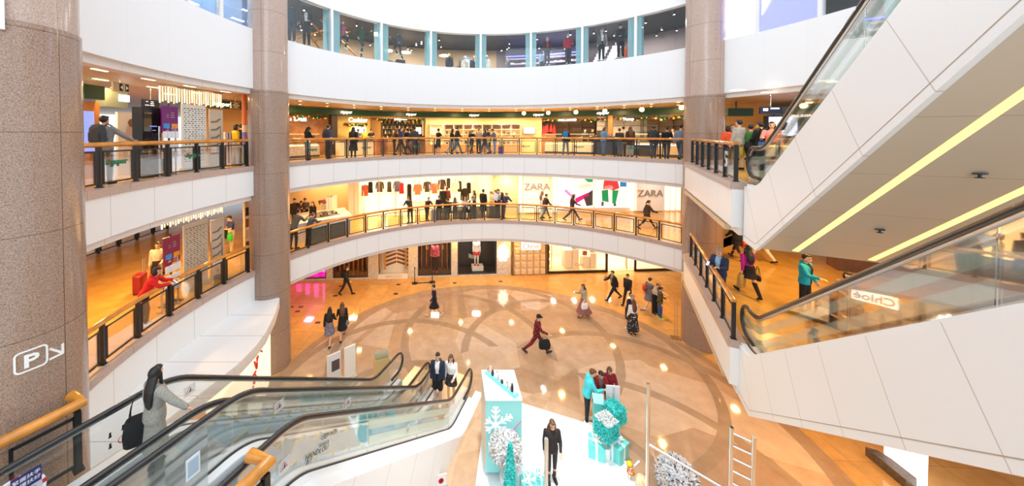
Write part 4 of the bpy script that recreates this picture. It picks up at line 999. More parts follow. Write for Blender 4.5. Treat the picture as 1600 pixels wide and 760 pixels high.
for zf, nm in ((L1, 'middle'), (L2, 'upper')):
    PM = (paint(110, 20, 110, .3), paint(140, 30, 70, .35))[zf == L1]
    r0, w0, h0 = board(253.5, 279, 11.0, zf + 1.30, zf + 2.12, 'purple notice poster on glass in the %s gallery' % nm, PM, 'notice_poster', 'poster')
    b = MB(); b.box((-.12, -.026, .22), (.2, .006, .14)); b.build('blue_block', paint(60, 150, 214), r0); b = MB(); b.box((.14, -.026, .22), (.2, .006, .14)); b.build('orange_block', paint(236, 150, 30), r0)
    printed(r0, w0, h0, 2, 6, paint(240, 220, 235), -.34, .34, .04, .22, 3); printed(r0, w0, h0, 2, 3, paint(170, 150, 150), -.3, .3, .55, .8, 4)
    b = MB(); b.box((0, .03, -.2), (.04, .04, 2.2)); b.box((0, .03, -1.28), (.5, .36, .03)); b.build('stand', DARK, r0)
    r1, w1, h1 = board(285, 323, 11.2, zf + .12, zf + 2.26, 'large white store directory panel in the %s gallery' % nm, PAPER[0 if zf == L2 else 1])
    b = MB(); b.box((0, -.023, h1 * .53), (w1 * .9, .004, h1 * .84)); b.build('printed_sheet', printmat('printed_columns_' + nm, PAPER[0 if zf == L2 else 1]), r1)
    r2, w2, h2 = board(328, 349, 11.2, zf + .12, zf + 2.16, 'narrow floor plan panel beside the white store directory in the %s gallery' % nm, PAPER[1])
    for k in range(5):
        b = MB(); z = h2 * (.2 + .14 * k); b.prism([(-.2, -.022, z), (.02, -.022, z + .02), (.2, -.022, z + .16), (.1, -.022, z + .17), (-.02, -.022, z + .08), (-.22, -.022, z + .06)], (0, -.005, 0)); b.build('plan_outline', paint(130, 122, 112), r2)
    for rt in (r1, r2):
        b = MB(); b.box((0, .01, -.05), (w2 if rt is r2 else w1, .2, .14)); b.build('foot', paint(190, 180, 160), rt)
    # leaflet holders
    for px0, px1, r, zz, nn in ((254, 279, 10.75, .55, 3), (331, 348, 10.85, .62, 1)):
        a, c = at_r(px0, r), at_r(px1, r); d = c - a; p = (a + c) / 2
        rt = empty('leaflet_rack', (p.x, p.y, zf), math.atan2(d.y, d.x), 'clear rack of white leaflets below the %s, %s gallery' % ('purple notice' if px0 == 254 else 'floor plan', nm), 'leaflet rack')
        for j in range(nn):
            for i in range(4):
                b = MB(); b.box((d.length * (i - 1.5) / 4, -.02 * j, zz + .3 * j + .1), (d.length / 5, .03, .2)); b.build('leaflet', paint(232, 232, 236), rt)
            b = MB(); b.box((0, .03 - .02 * j, zz + .3 * j - .01), (d.length, .10, .012)); b.build('ledge', GLASS, rt)
        b = MB()
        for x in (-d.length / 2, d.length / 2): b.box((x, .07, .75), (.03, .03, 1.5)); b.box((x, .07, .012), (.05, .3, .025))
        b.build('upright', STEEL, rt)
    a, c = at_r(252, 11.5), at_r(347, 11.5); rt = empty('rod_chandelier', (a.x, a.y, zf + 2.3), 0, 'hanging screen of bright glass rods over the directory, %s gallery' % nm, 'chandelier')
    d = c - a
    for k in range(26):
        p = a.lerp(c, k / 25); b = MB(); hh = .52 - .10 * ((k * 7) % 5) / 5; b.tube([(p.x, p.y, zf + 2.78), (p.x, p.y, zf + 2.78 - hh)], .022, 6); wpart(b.build('glass_rod', glow(255, 236, 196, .55 if k % 3 else 1.8)), rt)
    b = MB(); b.box((*(a.lerp(c, .5)), zf + 2.80 if zf == L2 else zf + 2.705), (d.length, .12, .05), math.atan2(d.y, d.x)); wpart(b.build('ceiling_track', STEEL), rt)
# directory totem, hoarding, shop front, signs (upper gallery only)
r1, w1, h1 = board(216, 246, 11.3, L2, L2 + 2.05, 'tall black digital directory totem beside the man with a backpack', BLACK, 'directory_totem', 'totem', .3)
b = MB(); b.box((.0, -.155, 1.2), (w1 - .08, .01, 1.4)); b.build('screen_glass', mat('dark_screen', (.006, .006, .01), .08), r1)
b = MB(); b.box((.03, -.165, 1.5), (.22, .006, .03)); b.box((.05, -.165, 1.38), (.10, .006, .02)); b.box((0, -.165, .58), (.3, .006, .015)); b.build('printed_pattern', glow(120, 130, 200, .8), r1)
r1, w1, h1 = board(184, 214, 12.6, L2, L2 + 1.95, 'white hoarding poster with a picture of a woman', paint(226, 226, 228, .4), 'hoarding', 'poster', .08)
b = MB(); b.prism([(x, -.045, z) for x, z in blob(.12, 1.2, .2, .4)], (0, -.004, 0)); b.build('printed_figure', paint(190, 176, 172), r1); b = MB(); b.prism([(x, -.045, z) for x, z in blob(.12, 1.62, .11, .14)], (0, -.007, 0)); b.build('printed_head', paint(120, 84, 66), r1)
r1, w1, h1 = board(128, 154, 12.8, L2, L2 + 2.2, 'orange timber panel with a bright blue screen', paint(190, 120, 40, .5), 'timber_screen_wall', 'screen wall', .15)
b = MB(); b.box((-.1, -.085, 1.35), (w1 * .72, .02, 1.15)); b.build('screen', glow(120, 140, 235, 1.1), r1)
r1, w1, h1 = board(127, 159, 12.6, L2 + 2.26, L2 + 2.66, 'dark green end of the fascia board near the blue screen', GREEN, 'fascia_board', 'fascia board', .3)
r1, w1, h1 = board(159, 196, 12.9, L2 + 2.10, L2 + 2.66, 'grey green fascia with a small lit white sign', paint(120, 128, 112, .4), 'fascia_board', 'fascia board', .3)
b = MB(); b.box((.2, -.17, .3), (.28, .04, .2)); b.build('lit_sign', glow(245, 250, 250, 4), r1)
for px0, px1, z, nm in ((178.5, 203, 10.42, 'in front of the green fascia'), (362, 376, 10.36, 'beside the orange painted pillar')):
    r1, w1, h1 = board(px0, px1, 11.4 if px0 < 200 else 12.4, z, z + .26, 'pale exit sign with two black arrow squares ' + nm, paint(206, 186, 150, .5), 'exit_sign', 'exit sign', .05)
    for x, s in ((-.02 * w1 if px0 < 200 else -.3 * w1, -1), (.36 * w1, 1)):
        b = MB(); b.box((x, -.03, .13), (w1 * .2, .01, .2)); b.build('arrow_square', paint(14, 34, 28), r1)
        b = MB(); b.prism([(x - s * .035, -.036, .07), (x + s * .03, -.036, .13), (x - s * .035, -.036, .19)], (0, -.005, 0)); b.build('arrow', paint(235, 240, 235), r1)
    b = MB(); b.tube([(0, 0, .26), (0, 0, 10.84 - z)], .012, 6); b.build('hanger_rod', STEEL, r1)
for px0, px1, r, z, lab in ((224, 250, 12.6, 10.15, 'dark blue hanging direction sign behind the black totem'),):
    r1, w1, h1 = board(px0, px1, r, z, z + .28, lab, paint(16, 22, 50, .4), 'direction_sign', 'sign', .06)
    printed(r1, w1, h1, 2, 3, glow(240, 240, 250, 1.5), -.4, .2, .2, .85, 8, .036); b = MB(); b.tube([(0, 0, .28), (0, 0, 10.84 - z)], .012, 6); b.build('hanger_rod', STEEL, r1)
r1, w1, h1 = board(351.5, 365, 12.6, L2, L2 + 1.35, 'white slatted upright panel in the food hall aisle', paint(222, 218, 236, .4), 'slatted_panel', 'panel', .08)
b = MB()
for k in range(2): b.box((w1 * (-.1 + .35 * k), -.045, .68), (.05, .01, 1.3))
b.build('dark_slot', paint(96, 92, 110), r1)
p = at_r(383, 11.2); rt = empty('painted_pillar', (p.x, p.y, L2), 0, 'slim painted pillar, orange above and purple below', 'pillar')
for z0, z1, c in ((0, .75, (150, 170, 150)), (.75, 1.35, (146, 120, 190)), (1.35, 1.62, (236, 214, 190)), (1.62, 2.84, (236, 120, 60))):
    b = MB(); b.lathe([(.085, z0), (.085, z1)], n=16); b.build('painted_band', paint(*c, .5), rt, smooth='auto')
p0 = at_r(384.5, 11.4); rt, w1, h1 = board(380.5, 389, 11.3, L1, L1 + 2.68, 'narrow pale pier with framed photographs in the middle gallery', paint(236, 210, 160, .5), 'photo_pier', 'pier', .1)
for k in range(4): b = MB(); b.box((0, -.055, .75 + .46 * k), (w1 * .7, .02, .34)); b.build('photograph', [paint(110, 60, 40), paint(200, 180, 160), paint(140, 80, 50), paint(60, 44, 36)][k], rt)
# far side of the galleries behind the column and the bridge
b = MB(); b.box((17.5, 19.0, 9.42), (16, .3, 2.84), rad(-14)); struct(b.build('wall_tiled_upper', mat('wall_tiles', (.44, .38, .32), .4, noise=.08, nscale=3)))
b = MB()
for k in range(12): b.box((11.2 + k * .95, 18.80 - .0 - (11.2 + k * .95 - 17.5) * .249, 9.42), (.02, .02, 2.84))
for k in range(4): b.box((17.0, 18.94, 8.4 + k * .7), (15, .02, .02), rad(-14))
struct(b.build('trim_wall_tiles', DARK))
p = D(1150, 175, 15.5); root = empty('fascia_board', (p.x, p.y, 10.2), 0, 'short dark green fascia box beyond the bridge column', 'fascia board')
b = MB(); b.box((0, 0, .12), (1.2, .5, .36)); b.build('board', GREEN, root); b = MB(); b.tube([(0, 0, .3), (0, 0, .64)], .03, 6); b.build('hanger', DARK, root)
garland(1137, 1158, 16.2, 10.1, 'short garland beyond the bridge column', 5)
for px, wd in ((1204, 1.0),):
    p = D(px, 173, 12.5); root = empty('direction_sign', (p.x, p.y, p.z - .12), rad(-8), 'dark blue hanging direction sign above the crowd beyond the column', 'sign')
    b = MB(); b.box((0, 0, .13), (.75, .07, .27)); b.build('board', paint(20, 36, 80, .4), root); b = MB(); b.box((-.2, -.04, .16), (.16, .01, .1)); b.build('direction_symbol', glow(240, 244, 255, 1.6), root); b = MB(); b.box((.12, -.04, .2), (.3, .01, .05)); b.build('text_line', glow(240, 244, 255, 1.6), root)
    b = MB(); b.tube([(0, 0, .26), (0, 0, 10.84 - p.z + .12)], .014, 6); b.build('hanger_rod', STEEL, root)
p = D(1220, 196, 15.2); root = empty('advert_screen', (p.x, p.y, p.z - .5), rad(-14), 'bright advertising screen behind the crowd beyond the column', 'screen')
b = MB(); b.box((0, 0, .45), (1.3, .12, 1.0)); b.build('casing', BLACK, root); b = MB(); b.box((.04, -.065, .45), (1.1, .01, .9)); b.build('display', glow(225, 228, 255, 1.8), root)
b = MB(); b.prism([(-.12, -.074, .2), (.1, -.074, .3), (.22, -.074, .6), (.05, -.074, .75), (-.1, -.074, .6)], (0, -.004, 0)); b.build('picture_shape', paint(30, 34, 70), root)
b = MB(); b.box((0, .04, -.12 - (p.z - .5 - 8.12) / 2 + .06), (.1, .08, p.z - .5 - 8.0)); b.build('stand', BLACK, root)
# planter kiosk under the soffit, middle gallery
p = W(1352, 428, L1); root = empty('timber_planter', (p.x, p.y, L1), rad(-26), 'dark timber box unit with small lights standing on the orange floor under the soffit', 'planter')
b = MB(); b.box((.35, .3, .33), (2.2, .7, .66)); b.build('box_body', MATS['dark_timber'], root); b = MB(); b.box((.35, .3, .69), (2.26, .76, .06)); b.build('dark_top', paint(30, 24, 16, .3), root)
for k in range(12): b = MB(); b.ball((-.6 + .17 * k, .1 + .3 * ((k * 7) % 5) / 5, .75), .03, 6, 4); b.build('fairy_light', glow(255, 220, 140, 8), root)
# lettering on the glass of the balustrades
for o in list(bpy.data.objects):
    if o.name.startswith('balustrade') and o.parent is None and 'upper gallery' in o.get('label', '') and o['label'].startswith('long'):
        for px in (487, 572, 652, 735, 820, 903, 988): citysuper(px, R + .12, L2 + .56, .2, False, o)
    if o.name.startswith('balustrade') and o.parent is None and 'upper gallery' in o.get('label', '') and o['label'].startswith('short'):
        for px in (182, 302): citysuper(px, R + .12, L2 + .62, .2, False, o)
for o in list(bpy.data.objects):
    if o.name.startswith('balustrade') and o.parent is None and 'upper gallery' in o.get('label', '') and o['label'].startswith('straight'):
        q = PN.lerp(Vector((10.2, 13.55)), .16) + Vector((.10, .0)); text('S', .62, (q.x, q.y, L2 + .56), math.atan2(-NV.y, -NV.x), paint(226, 226, 222), o, .012, .01)
a, c = W(118, 410, L1), W(262, 359, L1); a, c = Vector((a.x, a.y)), Vector((c.x, c.y))
railing([a + (c - a) * k / 5 for k in range(6)], L1 - .05, 'distant balustrade across the amber floor behind the red suitcase', 'distant balustrades', 5)
# ================================================================ top floor: sports shop behind the curved glass
MUL = [292, 344, 518, 595.6, 673, 751, 829.6, 910, 993.5, 1124, 1184, 1283, 1360]
b = MB()
MP = []
for px in MUL:
    p = at_r(px, R + .08, 50); f = facing(p); MP.append(p)
    b.box((p.x, p.y, 14.24), (.16, .12, 2.04), f)
struct(b.build('window_1_mullions', WHITE_PLAIN))
for k, (p0, p1) in enumerate(zip(MUL[:-1], MUL[1:])):
    a0, a1 = ang(at_r(p0, R, 50)), ang(at_r(p1, R, 50)); am = (a0 + a1) / 2
    for q, (s0, s1) in enumerate(((a0, am + .0006), (am - .0006, a1))):
        b = MB(); b.sweep(arc(s0, s1, R + .08, 6), [(-.008, 13.2), (-.008, 15.28), (.008, 15.28), (.008, 13.2)]); struct(b.build('window_%d' % (2 + 2 * k + q), GLASS, smooth='auto'))
for px in (518, 595.6, 673, 751, 829.6, 910, 993.5):
    p = at_r(px, R + .42, 50); f = facing(p); b = MB(); b.box((p.x, p.y, 14.2), (.5, .62, 2.7), f); struct(b.build('trim_1_glass_fin', FINM))
    p = at_r(px, R + 1.05, 50); b = MB(); b.box((p.x, p.y, 13.8), (.6, .12, 3.5), f); struct(b.build('trim_2_fin_wall', paint(150, 152, 156, .5)))
b = MB(); b.sweep(arcpx(440, 775, 15.2), rectp(0, .2, 12, 15.55), side=-1); struct(b.build('wall_sports_beige', paint(176, 152, 122, .6), smooth='auto'))
b = MB(); b.sweep(arcpx(775, 1110, 15.2), rectp(0, .2, 12, 15.55), side=-1); struct(b.build('wall_sports_grey', paint(128, 118, 120, .6), smooth='auto'))
b = MB(); b.sweep(arcpx(230, 420, 12.2), rectp(0, .2, 12, 15.55), side=-1); struct(b.build('wall_blue_shop', paint(60, 110, 160, .3), smooth='auto'))
for k, (px0, z0, px1, z1) in enumerate(((585, 14.6, 668, 13.6), (665, 13.6, 765, 14.7))):
    b = MB(); n_ = 12
    for j in range(n_):
        pa, pb = at_r(px0 + (px1 - px0) * j / n_, 15.1, 50), at_r(px0 + (px1 - px0) * (j + 1) / n_, 15.1, 50); za, zb_ = z0 + (z1 - z0) * j / n_, z0 + (z1 - z0) * (j + 1) / n_
        b.prism([(pa.x, pa.y, za), (pb.x, pb.y, zb_), (pb.x, pb.y, zb_ + .16), (pa.x, pa.y, za + .16)], (0, .05, 0))
    struct(b.build('trim_3_dark_band', paint(66, 60, 56, .6)))
p = at_r(731, 14.9, 50); f = facing(p); root = empty('logo_sign', (p.x, p.y, 13.9), f + PI / 2, 'bright blue three leaf logo with lettering on the beige shop wall', 'logo sign')
b = MB(); LG = paint(20, 130, 220, .4)
for sx, rot in ((0, 0), (-1, .62), (1, -.62)):
    pts = []
    for k in range(15): t = k / 14; pts.append((-.20 * math.sin(PI * t) * (1 - .25 * t), .85 * t))
    for k in range(13, 0, -1): t = k / 14; pts.append((.20 * math.sin(PI * t) * (1 - .25 * t), .85 * t))
    M = Matrix.Rotation(rot, 3, 'Y'); P = [M @ Vector((x, 0, z)) for x, z in pts]
    b.prism([(v.x * 1.0, -.03 * (1 if sx else 2), v.z + .30) for v in P], (0, .03, 0))
b.build('leaf_mark', LG, root)
b = MB()
for k in range(3): b.box((0, -.075, .42 + .11 * k), (1.1, .02, .045))
b.build('stripe_gap', paint(176, 152, 122, .6), root)
q = p + Vector((math.cos(f), math.sin(f))) * .03; text('adidas', .48, (q.x, q.y, 13.98), f, LG, root, .03, .008)
b = MB()
for k, (px, z, rr_) in enumerate(((605, 14.45, 13.6), (634, 14.42, 13.4), (694, 14.5, 13.8))):
    p = at_r(px, rr_, 50); b = MB(); b.lathe([(.34, 0), (.34, .04), (0, .05)], (p.x, p.y, z + .25), 24); b.tube([(p.x, p.y, z + .3), (p.x, p.y, 15.55)], .006, 5, mi=1); tag(b.build('disc_lamp', [glow(255, 228, 190, 3), DARK], smooth='auto'), 'round flat disc lamp hanging in the sports shop', 'lamp', 'disc lamps in the sports shop')
rr = random.Random(5)
for k in range(46):
    px = rr.uniform(470, 1068); r = rr.uniform(11.2, 14.8); p = at_r(px, r, 50); b = MB(); z = 15.36
    b.lathe([(.05, 0), (.05, -.14), (.0, -.145)], (p.x, p.y, z), 8, mi=0); b.lathe([(.038, -.146), (0, -.16)], (p.x, p.y, z), 8, mi=1); b.tube([(p.x, p.y, z), (p.x, p.y, 15.55)], .012, 5)
    tag(b.build('track_spotlight', [DARK, glow(255, 244, 225, 26)]), 'small black spotlight on the dark ceiling of the sports shop', 'spotlight', 'spotlights in the sports shop')
for k in range(5):
    a0 = at_r(452 + 12 * k, 12.6 + .4 * (k % 2), 50); c0 = at_r(505 + 14 * k, 13.4, 50); b = MB(); z0_, z1_ = (14.3, 15.5) if k % 2 else (15.5, 13.9)
    b.tube([(a0.x, a0.y, z0_), (c0.x, c0.y, z1_)], .055, 4); tag(b.build('timber_brace', paint(180, 120, 60, .5)), 'slanting timber brace in the sports shop beside the back column', 'timber brace', 'timber braces in the sports shop')
arcthing('shoe_wall', 790, 908, 14.3, 'shelf wall of shoes under a blue light line', 'shelving', [('back_board', .38, .42, 12.0, 15.0, paint(70, 66, 90, .5), (0, 1)), ('blue_light', .02, .06, 14.84, 14.90, glow(60, 70, 255, 9), (0, 1))] + [('shelf', 0, .38, 12.5 + .36 * j, 12.53 + .36 * j, paint(230, 220, 240, .5), (0, 1)) for j in range(7)], 12.0)
k = 0
for j in range(3, 6):
    for i in range(14):
        p = at_r(792 + 8.5 * i, 14.45, 50); z = 12.53 + .36 * j; b = MB(); f = facing(p)
        b.ball((p.x, p.y, z + .05), (.05, .14, .06), 8, 5, M=Matrix.Rotation(f, 3, 'Z')); c = [(230, 230, 235), (40, 44, 60), (180, 170, 160)][(i + j) % 3]
        w_ = ['white', 'navy', 'beige'][(i + j) % 3]; tag(b.build('shoe', paint(*c, .5), smooth='auto'), '%s shoe on the blue lit shoe wall' % w_, 'shoe', '%s shoes on the shoe wall' % w_)
for k, px in enumerate((926, 946)):
    b = MB()
    for j in range(11):
        p = at_r(px - 6 + j * 2.4, 14.9, 50); f = facing(p); b.box((p.x, p.y, 13.0 + .2 * j), (.05, .55, .2), f)
    struct(b.build('trim_4_white_stripe', glow(240, 240, 250, .5)))
b = MB(); b.sweep(arcpx(1120, 1182.5, 11.1), rectp(0, .1, 13.0, 16.2), side=-1); o = b.build('led_screen', glow(236, 236, 255, 2.2)); tag(o, 'large bright white and lilac screen beside the bridge column', 'screen')
b = MB(); b.sweep(arcpx(1128, 1180, 11.05), [(0, 13.5), (0, 13.8), (.02, 13.8), (.02, 13.5)], side=-1); wpart(b.build('picture_band', glow(190, 200, 255, 1.5)), o)
b = MB(); b.sweep(arcpx(1184.5, 1281, 11.1), rectp(0, .1, 13.0, 16.2), side=-1); o = b.build('led_screen', glow(120, 124, 250, 1.9)); tag(o, 'large bright violet blue screen above the parapet', 'screen')
b = MB(); pa = at_r(1190, 11.05, 20); pb = at_r(1218, 11.05, 20); b.prism([(pa.x, pa.y, 14.1), (pb.x, pb.y, 15.2), (pa.x, pa.y, 15.2)], (.02, -.02, 0)); wpart(b.build('picture_corner', glow(240, 240, 255, 2)), o)
for px in (300, 320, 350, 372, 388):
    p = at_r(px, 11.9, 20); b = MB(); b.box((p.x, p.y, 14.0 + .5 * ((px * 7) % 3)), (.5, .05, .04), facing(p) + PI / 2); tag(b.build('tube_lamp', glow(220, 235, 255, 6)), 'short bright tube lamp behind the blue top floor window', 'lamp', 'tube lamps behind the blue window')
for a in (152, 130, 110, 90, 70, 48):
    p = pol(rad(a), 12.8); area('shop_or_wash_light', (p.x, p.y, 15.4), .6, 260, (1, .95, .88))
p = at_r(345, 11.4, 20); area('shop_or_wash_light', (p.x, p.y, 15.4), .8, 120, (.5, .75, 1))
# ================================================================ people
SKIN = mat('skin', lin((224 / 255, 172 / 255, 138 / 255)), .5); SKIN2 = mat('skin_tan', lin((196 / 255, 140 / 255, 104 / 255)), .5)
EYED = mat('eye_dark', (.015, .012, .01), .3); LIPC = mat('lips', lin((190 / 255, 96 / 255, 90 / 255)), .5)
MANQ = mat('mannequin_white', (.55, .55, .54), .4); MANQB = mat('mannequin_black', (.02, .02, .022), .4)
def dirf(a): return Vector((0, math.sin(a), -math.cos(a)))
POSES = {}
def joints(hl=0, kl=0, hr=0, kr=0, al=5, bl=8, el=10, ar=5, br=8, er=10, il=0, ir=0, lean=0, hp=5, hy=0, sit=0, tw=0):
    J = {}
    hz = .90
    pel = Vector((0, 0, .93)); lr = rad(lean); up = Vector((0, math.sin(lr), math.cos(lr))); fw = Vector((0, math.cos(lr), -math.sin(lr)))
    J['pel'] = pel; J['up'] = up; J['fw'] = fw
    J['waist'] = pel + up * .15; J['chest'] = pel + up * .34; J['shol'] = pel + up * .455; J['neck'] = pel + up * .52
    q = rad(hp) + lr * .55; hup = Vector((0, math.sin(q), math.cos(q))); hfw = Vector((0, math.cos(q), -math.sin(q)))
    y = rad(hy); X = Vector((1, 0, 0)); hx = X * math.cos(y) + hfw * math.sin(y); hf = hfw * math.cos(y) - X * math.sin(y)
    J['head'] = J['neck'] + hup * .135 + hfw * .02; J['hM'] = Matrix((hx, hf, hup)).transposed()
    for s, n, h, k, a, bb, e, inn in ((-1, 'L', hl, kl, al, bl, el, il), (1, 'R', hr, kr, ar, br, er, ir)):
        hip = pel + Vector((s * .088, 0, -.04)); th = dirf(rad(h)); kn = hip + th * .42; sh = dirf(rad(h - k)); an = kn + sh * .40
        J['hip' + n], J['kn' + n], J['an' + n] = hip, kn, an
        fp = rad((h - k) * .6); J['ft' + n] = Vector((s * .12, math.cos(fp), math.sin(fp))).normalized()
        shd = J['shol'] + Vector((s * .168, 0, -.005)); ua = rad(a); ub = rad(bb)
        d1 = Vector((s * math.sin(ub), math.sin(ua) * math.cos(ub), -math.cos(ua) * math.cos(ub)))
        elb = shd + d1 * .275; fa = rad(a + e); iv = rad(inn)
        d2 = Vector((s * math.sin(ub) * .5 - s * math.sin(iv), math.sin(fa), -math.cos(fa))).normalized(); wr = elb + d2 * .235
        J['sh' + n], J['el' + n], J['wr' + n], J['fd' + n] = shd, elb, wr, d2
    low = min(J['anL'].z + min(0, J['ftL'].z * .16), J['anR'].z + min(0, J['ftR'].z * .16)) - .075
    J['dz'] = -low
    for k, v in J.items():
        if isinstance(v, Vector) and k not in ('up', 'fw', 'ftL', 'ftR', 'fdL', 'fdR'): v.z -= low
    return J
def seg(b, p, q, r0, r1, n=10):
    """tapering limb with round ends"""
    d = (q - p); L = d.length; t = d.normalized(); pts = [p - t * r0 * .98, p - t * r0 * .7, p - t * r0 * .3, p, p.lerp(q, .5), q, q + t * r1 * .3, q + t * r1 * .7, q + t * r1 * .98]
    b.tube(pts, [r0 * .15, r0 * .7, r0 * .95, r0, (r0 + r1) / 2, r1, r1 * .95, r1 * .7, r1 * .15], n)
def torso_rings(J, g=0., top=True, hipz=-.10, fem=False):
    up, fw, P = J['up'], J['fw'], J['pel']; X = Vector((1, 0, 0))
    prof = [(hipz, .150, .100, 0), (-.04, .165, .112, -.005), (.05, .158, .105, 0), (.15, .132 if fem else .145, .095, .005), (.26, .148 if fem else .16, .108, .008), (.36, .168 if fem else .18, .115, .008), (.43, .165 if fem else .182, .10, 0), (.475, .12, .078, -.005)]
    if top: prof += [(.515, .062, .062, 0)]
    rings = []
    for h, rx, ry, oy in prof:
        c = P + up * h + fw * oy
        k = 1 if h < .5 else .5
        rings.append([c + X * (rx + g * k) * math.cos(2 * PI * i / 20) + fw * (ry + g * k) * math.sin(2 * PI * i / 20) for i in range(20)])
    return rings
def remeshed(b, name, vox, mats, smooth_it=3, cols=None):
    me = b.mesh(name + '_raw', mats); o = bpy.data.objects.new('tmp', me); COL.objects.link(o)
    m = o.modifiers.new('r', 'REMESH'); m.mode = 'VOXEL'; m.voxel_size = vox
    s = o.modifiers.new('s', 'SMOOTH'); s.iterations = smooth_it; s.factor = .5
    dg = bpy.context.evaluated_depsgraph_get(); dg.update()
    r = bpy.data.meshes.new_from_object(o.evaluated_get(dg)); r.name = name
    bpy.data.objects.remove(o); bpy.data.meshes.remove(me)
    r.materials.clear()
    for x in mats: r.materials.append(x)
    r.polygons.foreach_set('use_smooth', [True] * len(r.polygons)); r.polygons.foreach_set('material_index', [0] * len(r.polygons))
    return r
def hand(b, J, n, s):
    w, d = J['wr' + n], J['fd' + n]
    side = Vector((s, 0, 0)) - d * d.x * s; side = side.normalized() if side.length > .1 else Vector((0, 0, 1))
    nor = d.cross(side).normalized()
    if nor.y < 0 and abs(nor.y) > abs(nor.z): nor = -nor
    wide = nor if abs(d.z) > .75 else side           # the palm turns to the thigh when the arm hangs
    thin = d.cross(wide).normalized()
    rings = []
    for t, a, c in ((-.01, .026, .022), (.02, .032, .018), (.06, .041, .017), (.088, .040, .014)):
        rings.append([w + d * t + wide * a * math.cos(2 * PI * k / 12) + thin * c * math.sin(2 * PI * k / 12) for k in range(12)])
    b.loft(rings)
    curl = thin if thin.dot(Vector((-s, .3, 0))) > 0 else -thin
    for i, L in enumerate((.068, .078, .072, .056)):
        base = w + d * .085 + wide * (.030 - .020 * i); d1 = (d + curl * .25).normalized(); d2 = (d + curl * .8).normalized()
        m = base + d1 * L * .55; seg(b, base, m, .0095, .009, 7); seg(b, m, m + d2 * L * .5, .009, .0075, 7)
    tb = w + d * .022 + wide * .028; t1 = (d * .6 + wide * .7 + curl * .3).normalized(); m = tb + t1 * .04; seg(b, tb, m, .012, .0105, 7); seg(b, m, m + (d * .8 + wide * .3 + curl * .3).normalized() * .032, .0105, .008, 7)
def head_shape(b, J, simple=False):
    c, M = J['head'], J['hM']
    b.ball(c + M @ Vector((0, -.008, .02)), (.073, .092, .095), 18, 12, M=M)
    b.ball(c + M @ Vector((0, .022, -.045)), (.056, .066, .072), 16, 10, M=M)
    if not simple:
        seg(b, c + M @ Vector((0, .082, .0)), c + M @ Vector((0, .098, -.028)), .010, .013, 8)
        b.ball(c + M @ Vector((0, .078, -.066)), (.024, .012, .010), 10, 6, M=M)
        for s in (-1, 1): b.ball(c + M @ Vector((s * .073, -.008, -.015)), (.010, .018, .032), 8, 6, M=M)
        b.ball(c + M @ Vector((0, .070, .022)), (.050, .016, .010), 10, 6, M=M)
    seg(b, J['shol'] - J['up'] * .01, c + M @ Vector((0, -.01, -.06)), .052, .05)
def pose(key, **k):
    if key in POSES: return POSES[key]
    J = joints(**k); POSES[key] = P = {'J': J, 'g': {}, 'key': key}
    return P
def body_mesh(P, kind='skin', fine=False, headless=False):
    kk = ('body', kind, fine, headless)
    if kk in P['g']: return P['g'][kk]
    J = P['J']; b = MB(); b.loft(torso_rings(J, -.012, fem=True))
    if not headless: head_shape(b, J)
    else: seg(b, J['shol'], J['neck'] + J['up'] * .02, .05, .045)
    for s, n in ((-1, 'L'), (1, 'R')):
        seg(b, J['hip' + n], J['kn' + n], .078, .052, 12); seg(b, J['kn' + n], J['kn' + n].lerp(J['an' + n], .4), .05, .052); seg(b, J['kn' + n].lerp(J['an' + n], .4), J['an' + n], .052, .034)
        f = J['ft' + n]; a = J['an' + n]; seg(b, a + Vector((0, 0, -.035)) - f * .03, a + f * .14 + Vector((0, 0, -.05)), .038, .026)
        seg(b, J['sh' + n], J['el' + n], .048, .037); seg(b, J['el' + n], J['wr' + n], .038, .025); hand(b, J, n, s)
    mats = [SKIN, EYED, LIPC] if kind == 'skin' else [MANQ, MANQ, MANQ]
    me = remeshed(b, 'person_body', .0075 if fine else .0105, mats, 2)
    if not headless and kind == 'skin':
        c, Mi = J['head'], J['hM'].inverted()
        for p in me.polygons:
            v = Mi @ (Vector(p.center) - c)
            if v.y > .045 and abs(v.x) < .07 and abs(v.z) < .1:
                ax = abs(v.x)
                if abs(ax - .032) < .016 and abs(v.z - .0) < .0075: p.material_index = 1
                elif abs(ax - .034) < .02 and abs(v.z - .028) < .0055: p.material_index = 1
                elif ax < .024 and abs(v.z + .066) < .010 and v.y > .06: p.material_index = 2
    P['g'][kk] = me; return me
def legpt(J, n, t):
    """t 0..1 hip to knee, 1..2 knee to ankle"""
    return J['hip' + n].lerp(J['kn' + n], t) if t <= 1 else J['kn' + n].lerp(J['an' + n], t - 1)
def skirt_rings(J, t1, flare, t0=-.25, g=0.):
    rings = []; X = Vector((1, 0, 0)); fw = J['fw']
    for c, rx, ry in ((J['pel'] + J['up'] * .13, .145, .105), (J['pel'] + J['up'] * .03, .168, .125)):
        rings.append([c + X * (rx + g) * math.cos(2 * PI * i / 20) + fw * (ry + g) * math.sin(2 * PI * i / 20) for i in range(20)])
    n = max(3, int(t1 * 6))
    for k in range(1, n + 1):
        t = t1 * k / n; l, r = legpt(J, 'L', t), legpt(J, 'R', t); c = (l + r) / 2
        rx = abs(l.x - r.x) / 2 + .085 + flare * t; ry = abs(l.y - r.y) / 2 + .085 + flare * t * .8; z = c.z
        rings.append([Vector((c.x + (rx + g) * math.cos(2 * PI * i / 20) * (1 + .03 * math.cos(5 * 2 * PI * i / 20)), c.y + (ry + g) * math.sin(2 * PI * i / 20), z)) for i in range(20)])
    return rings
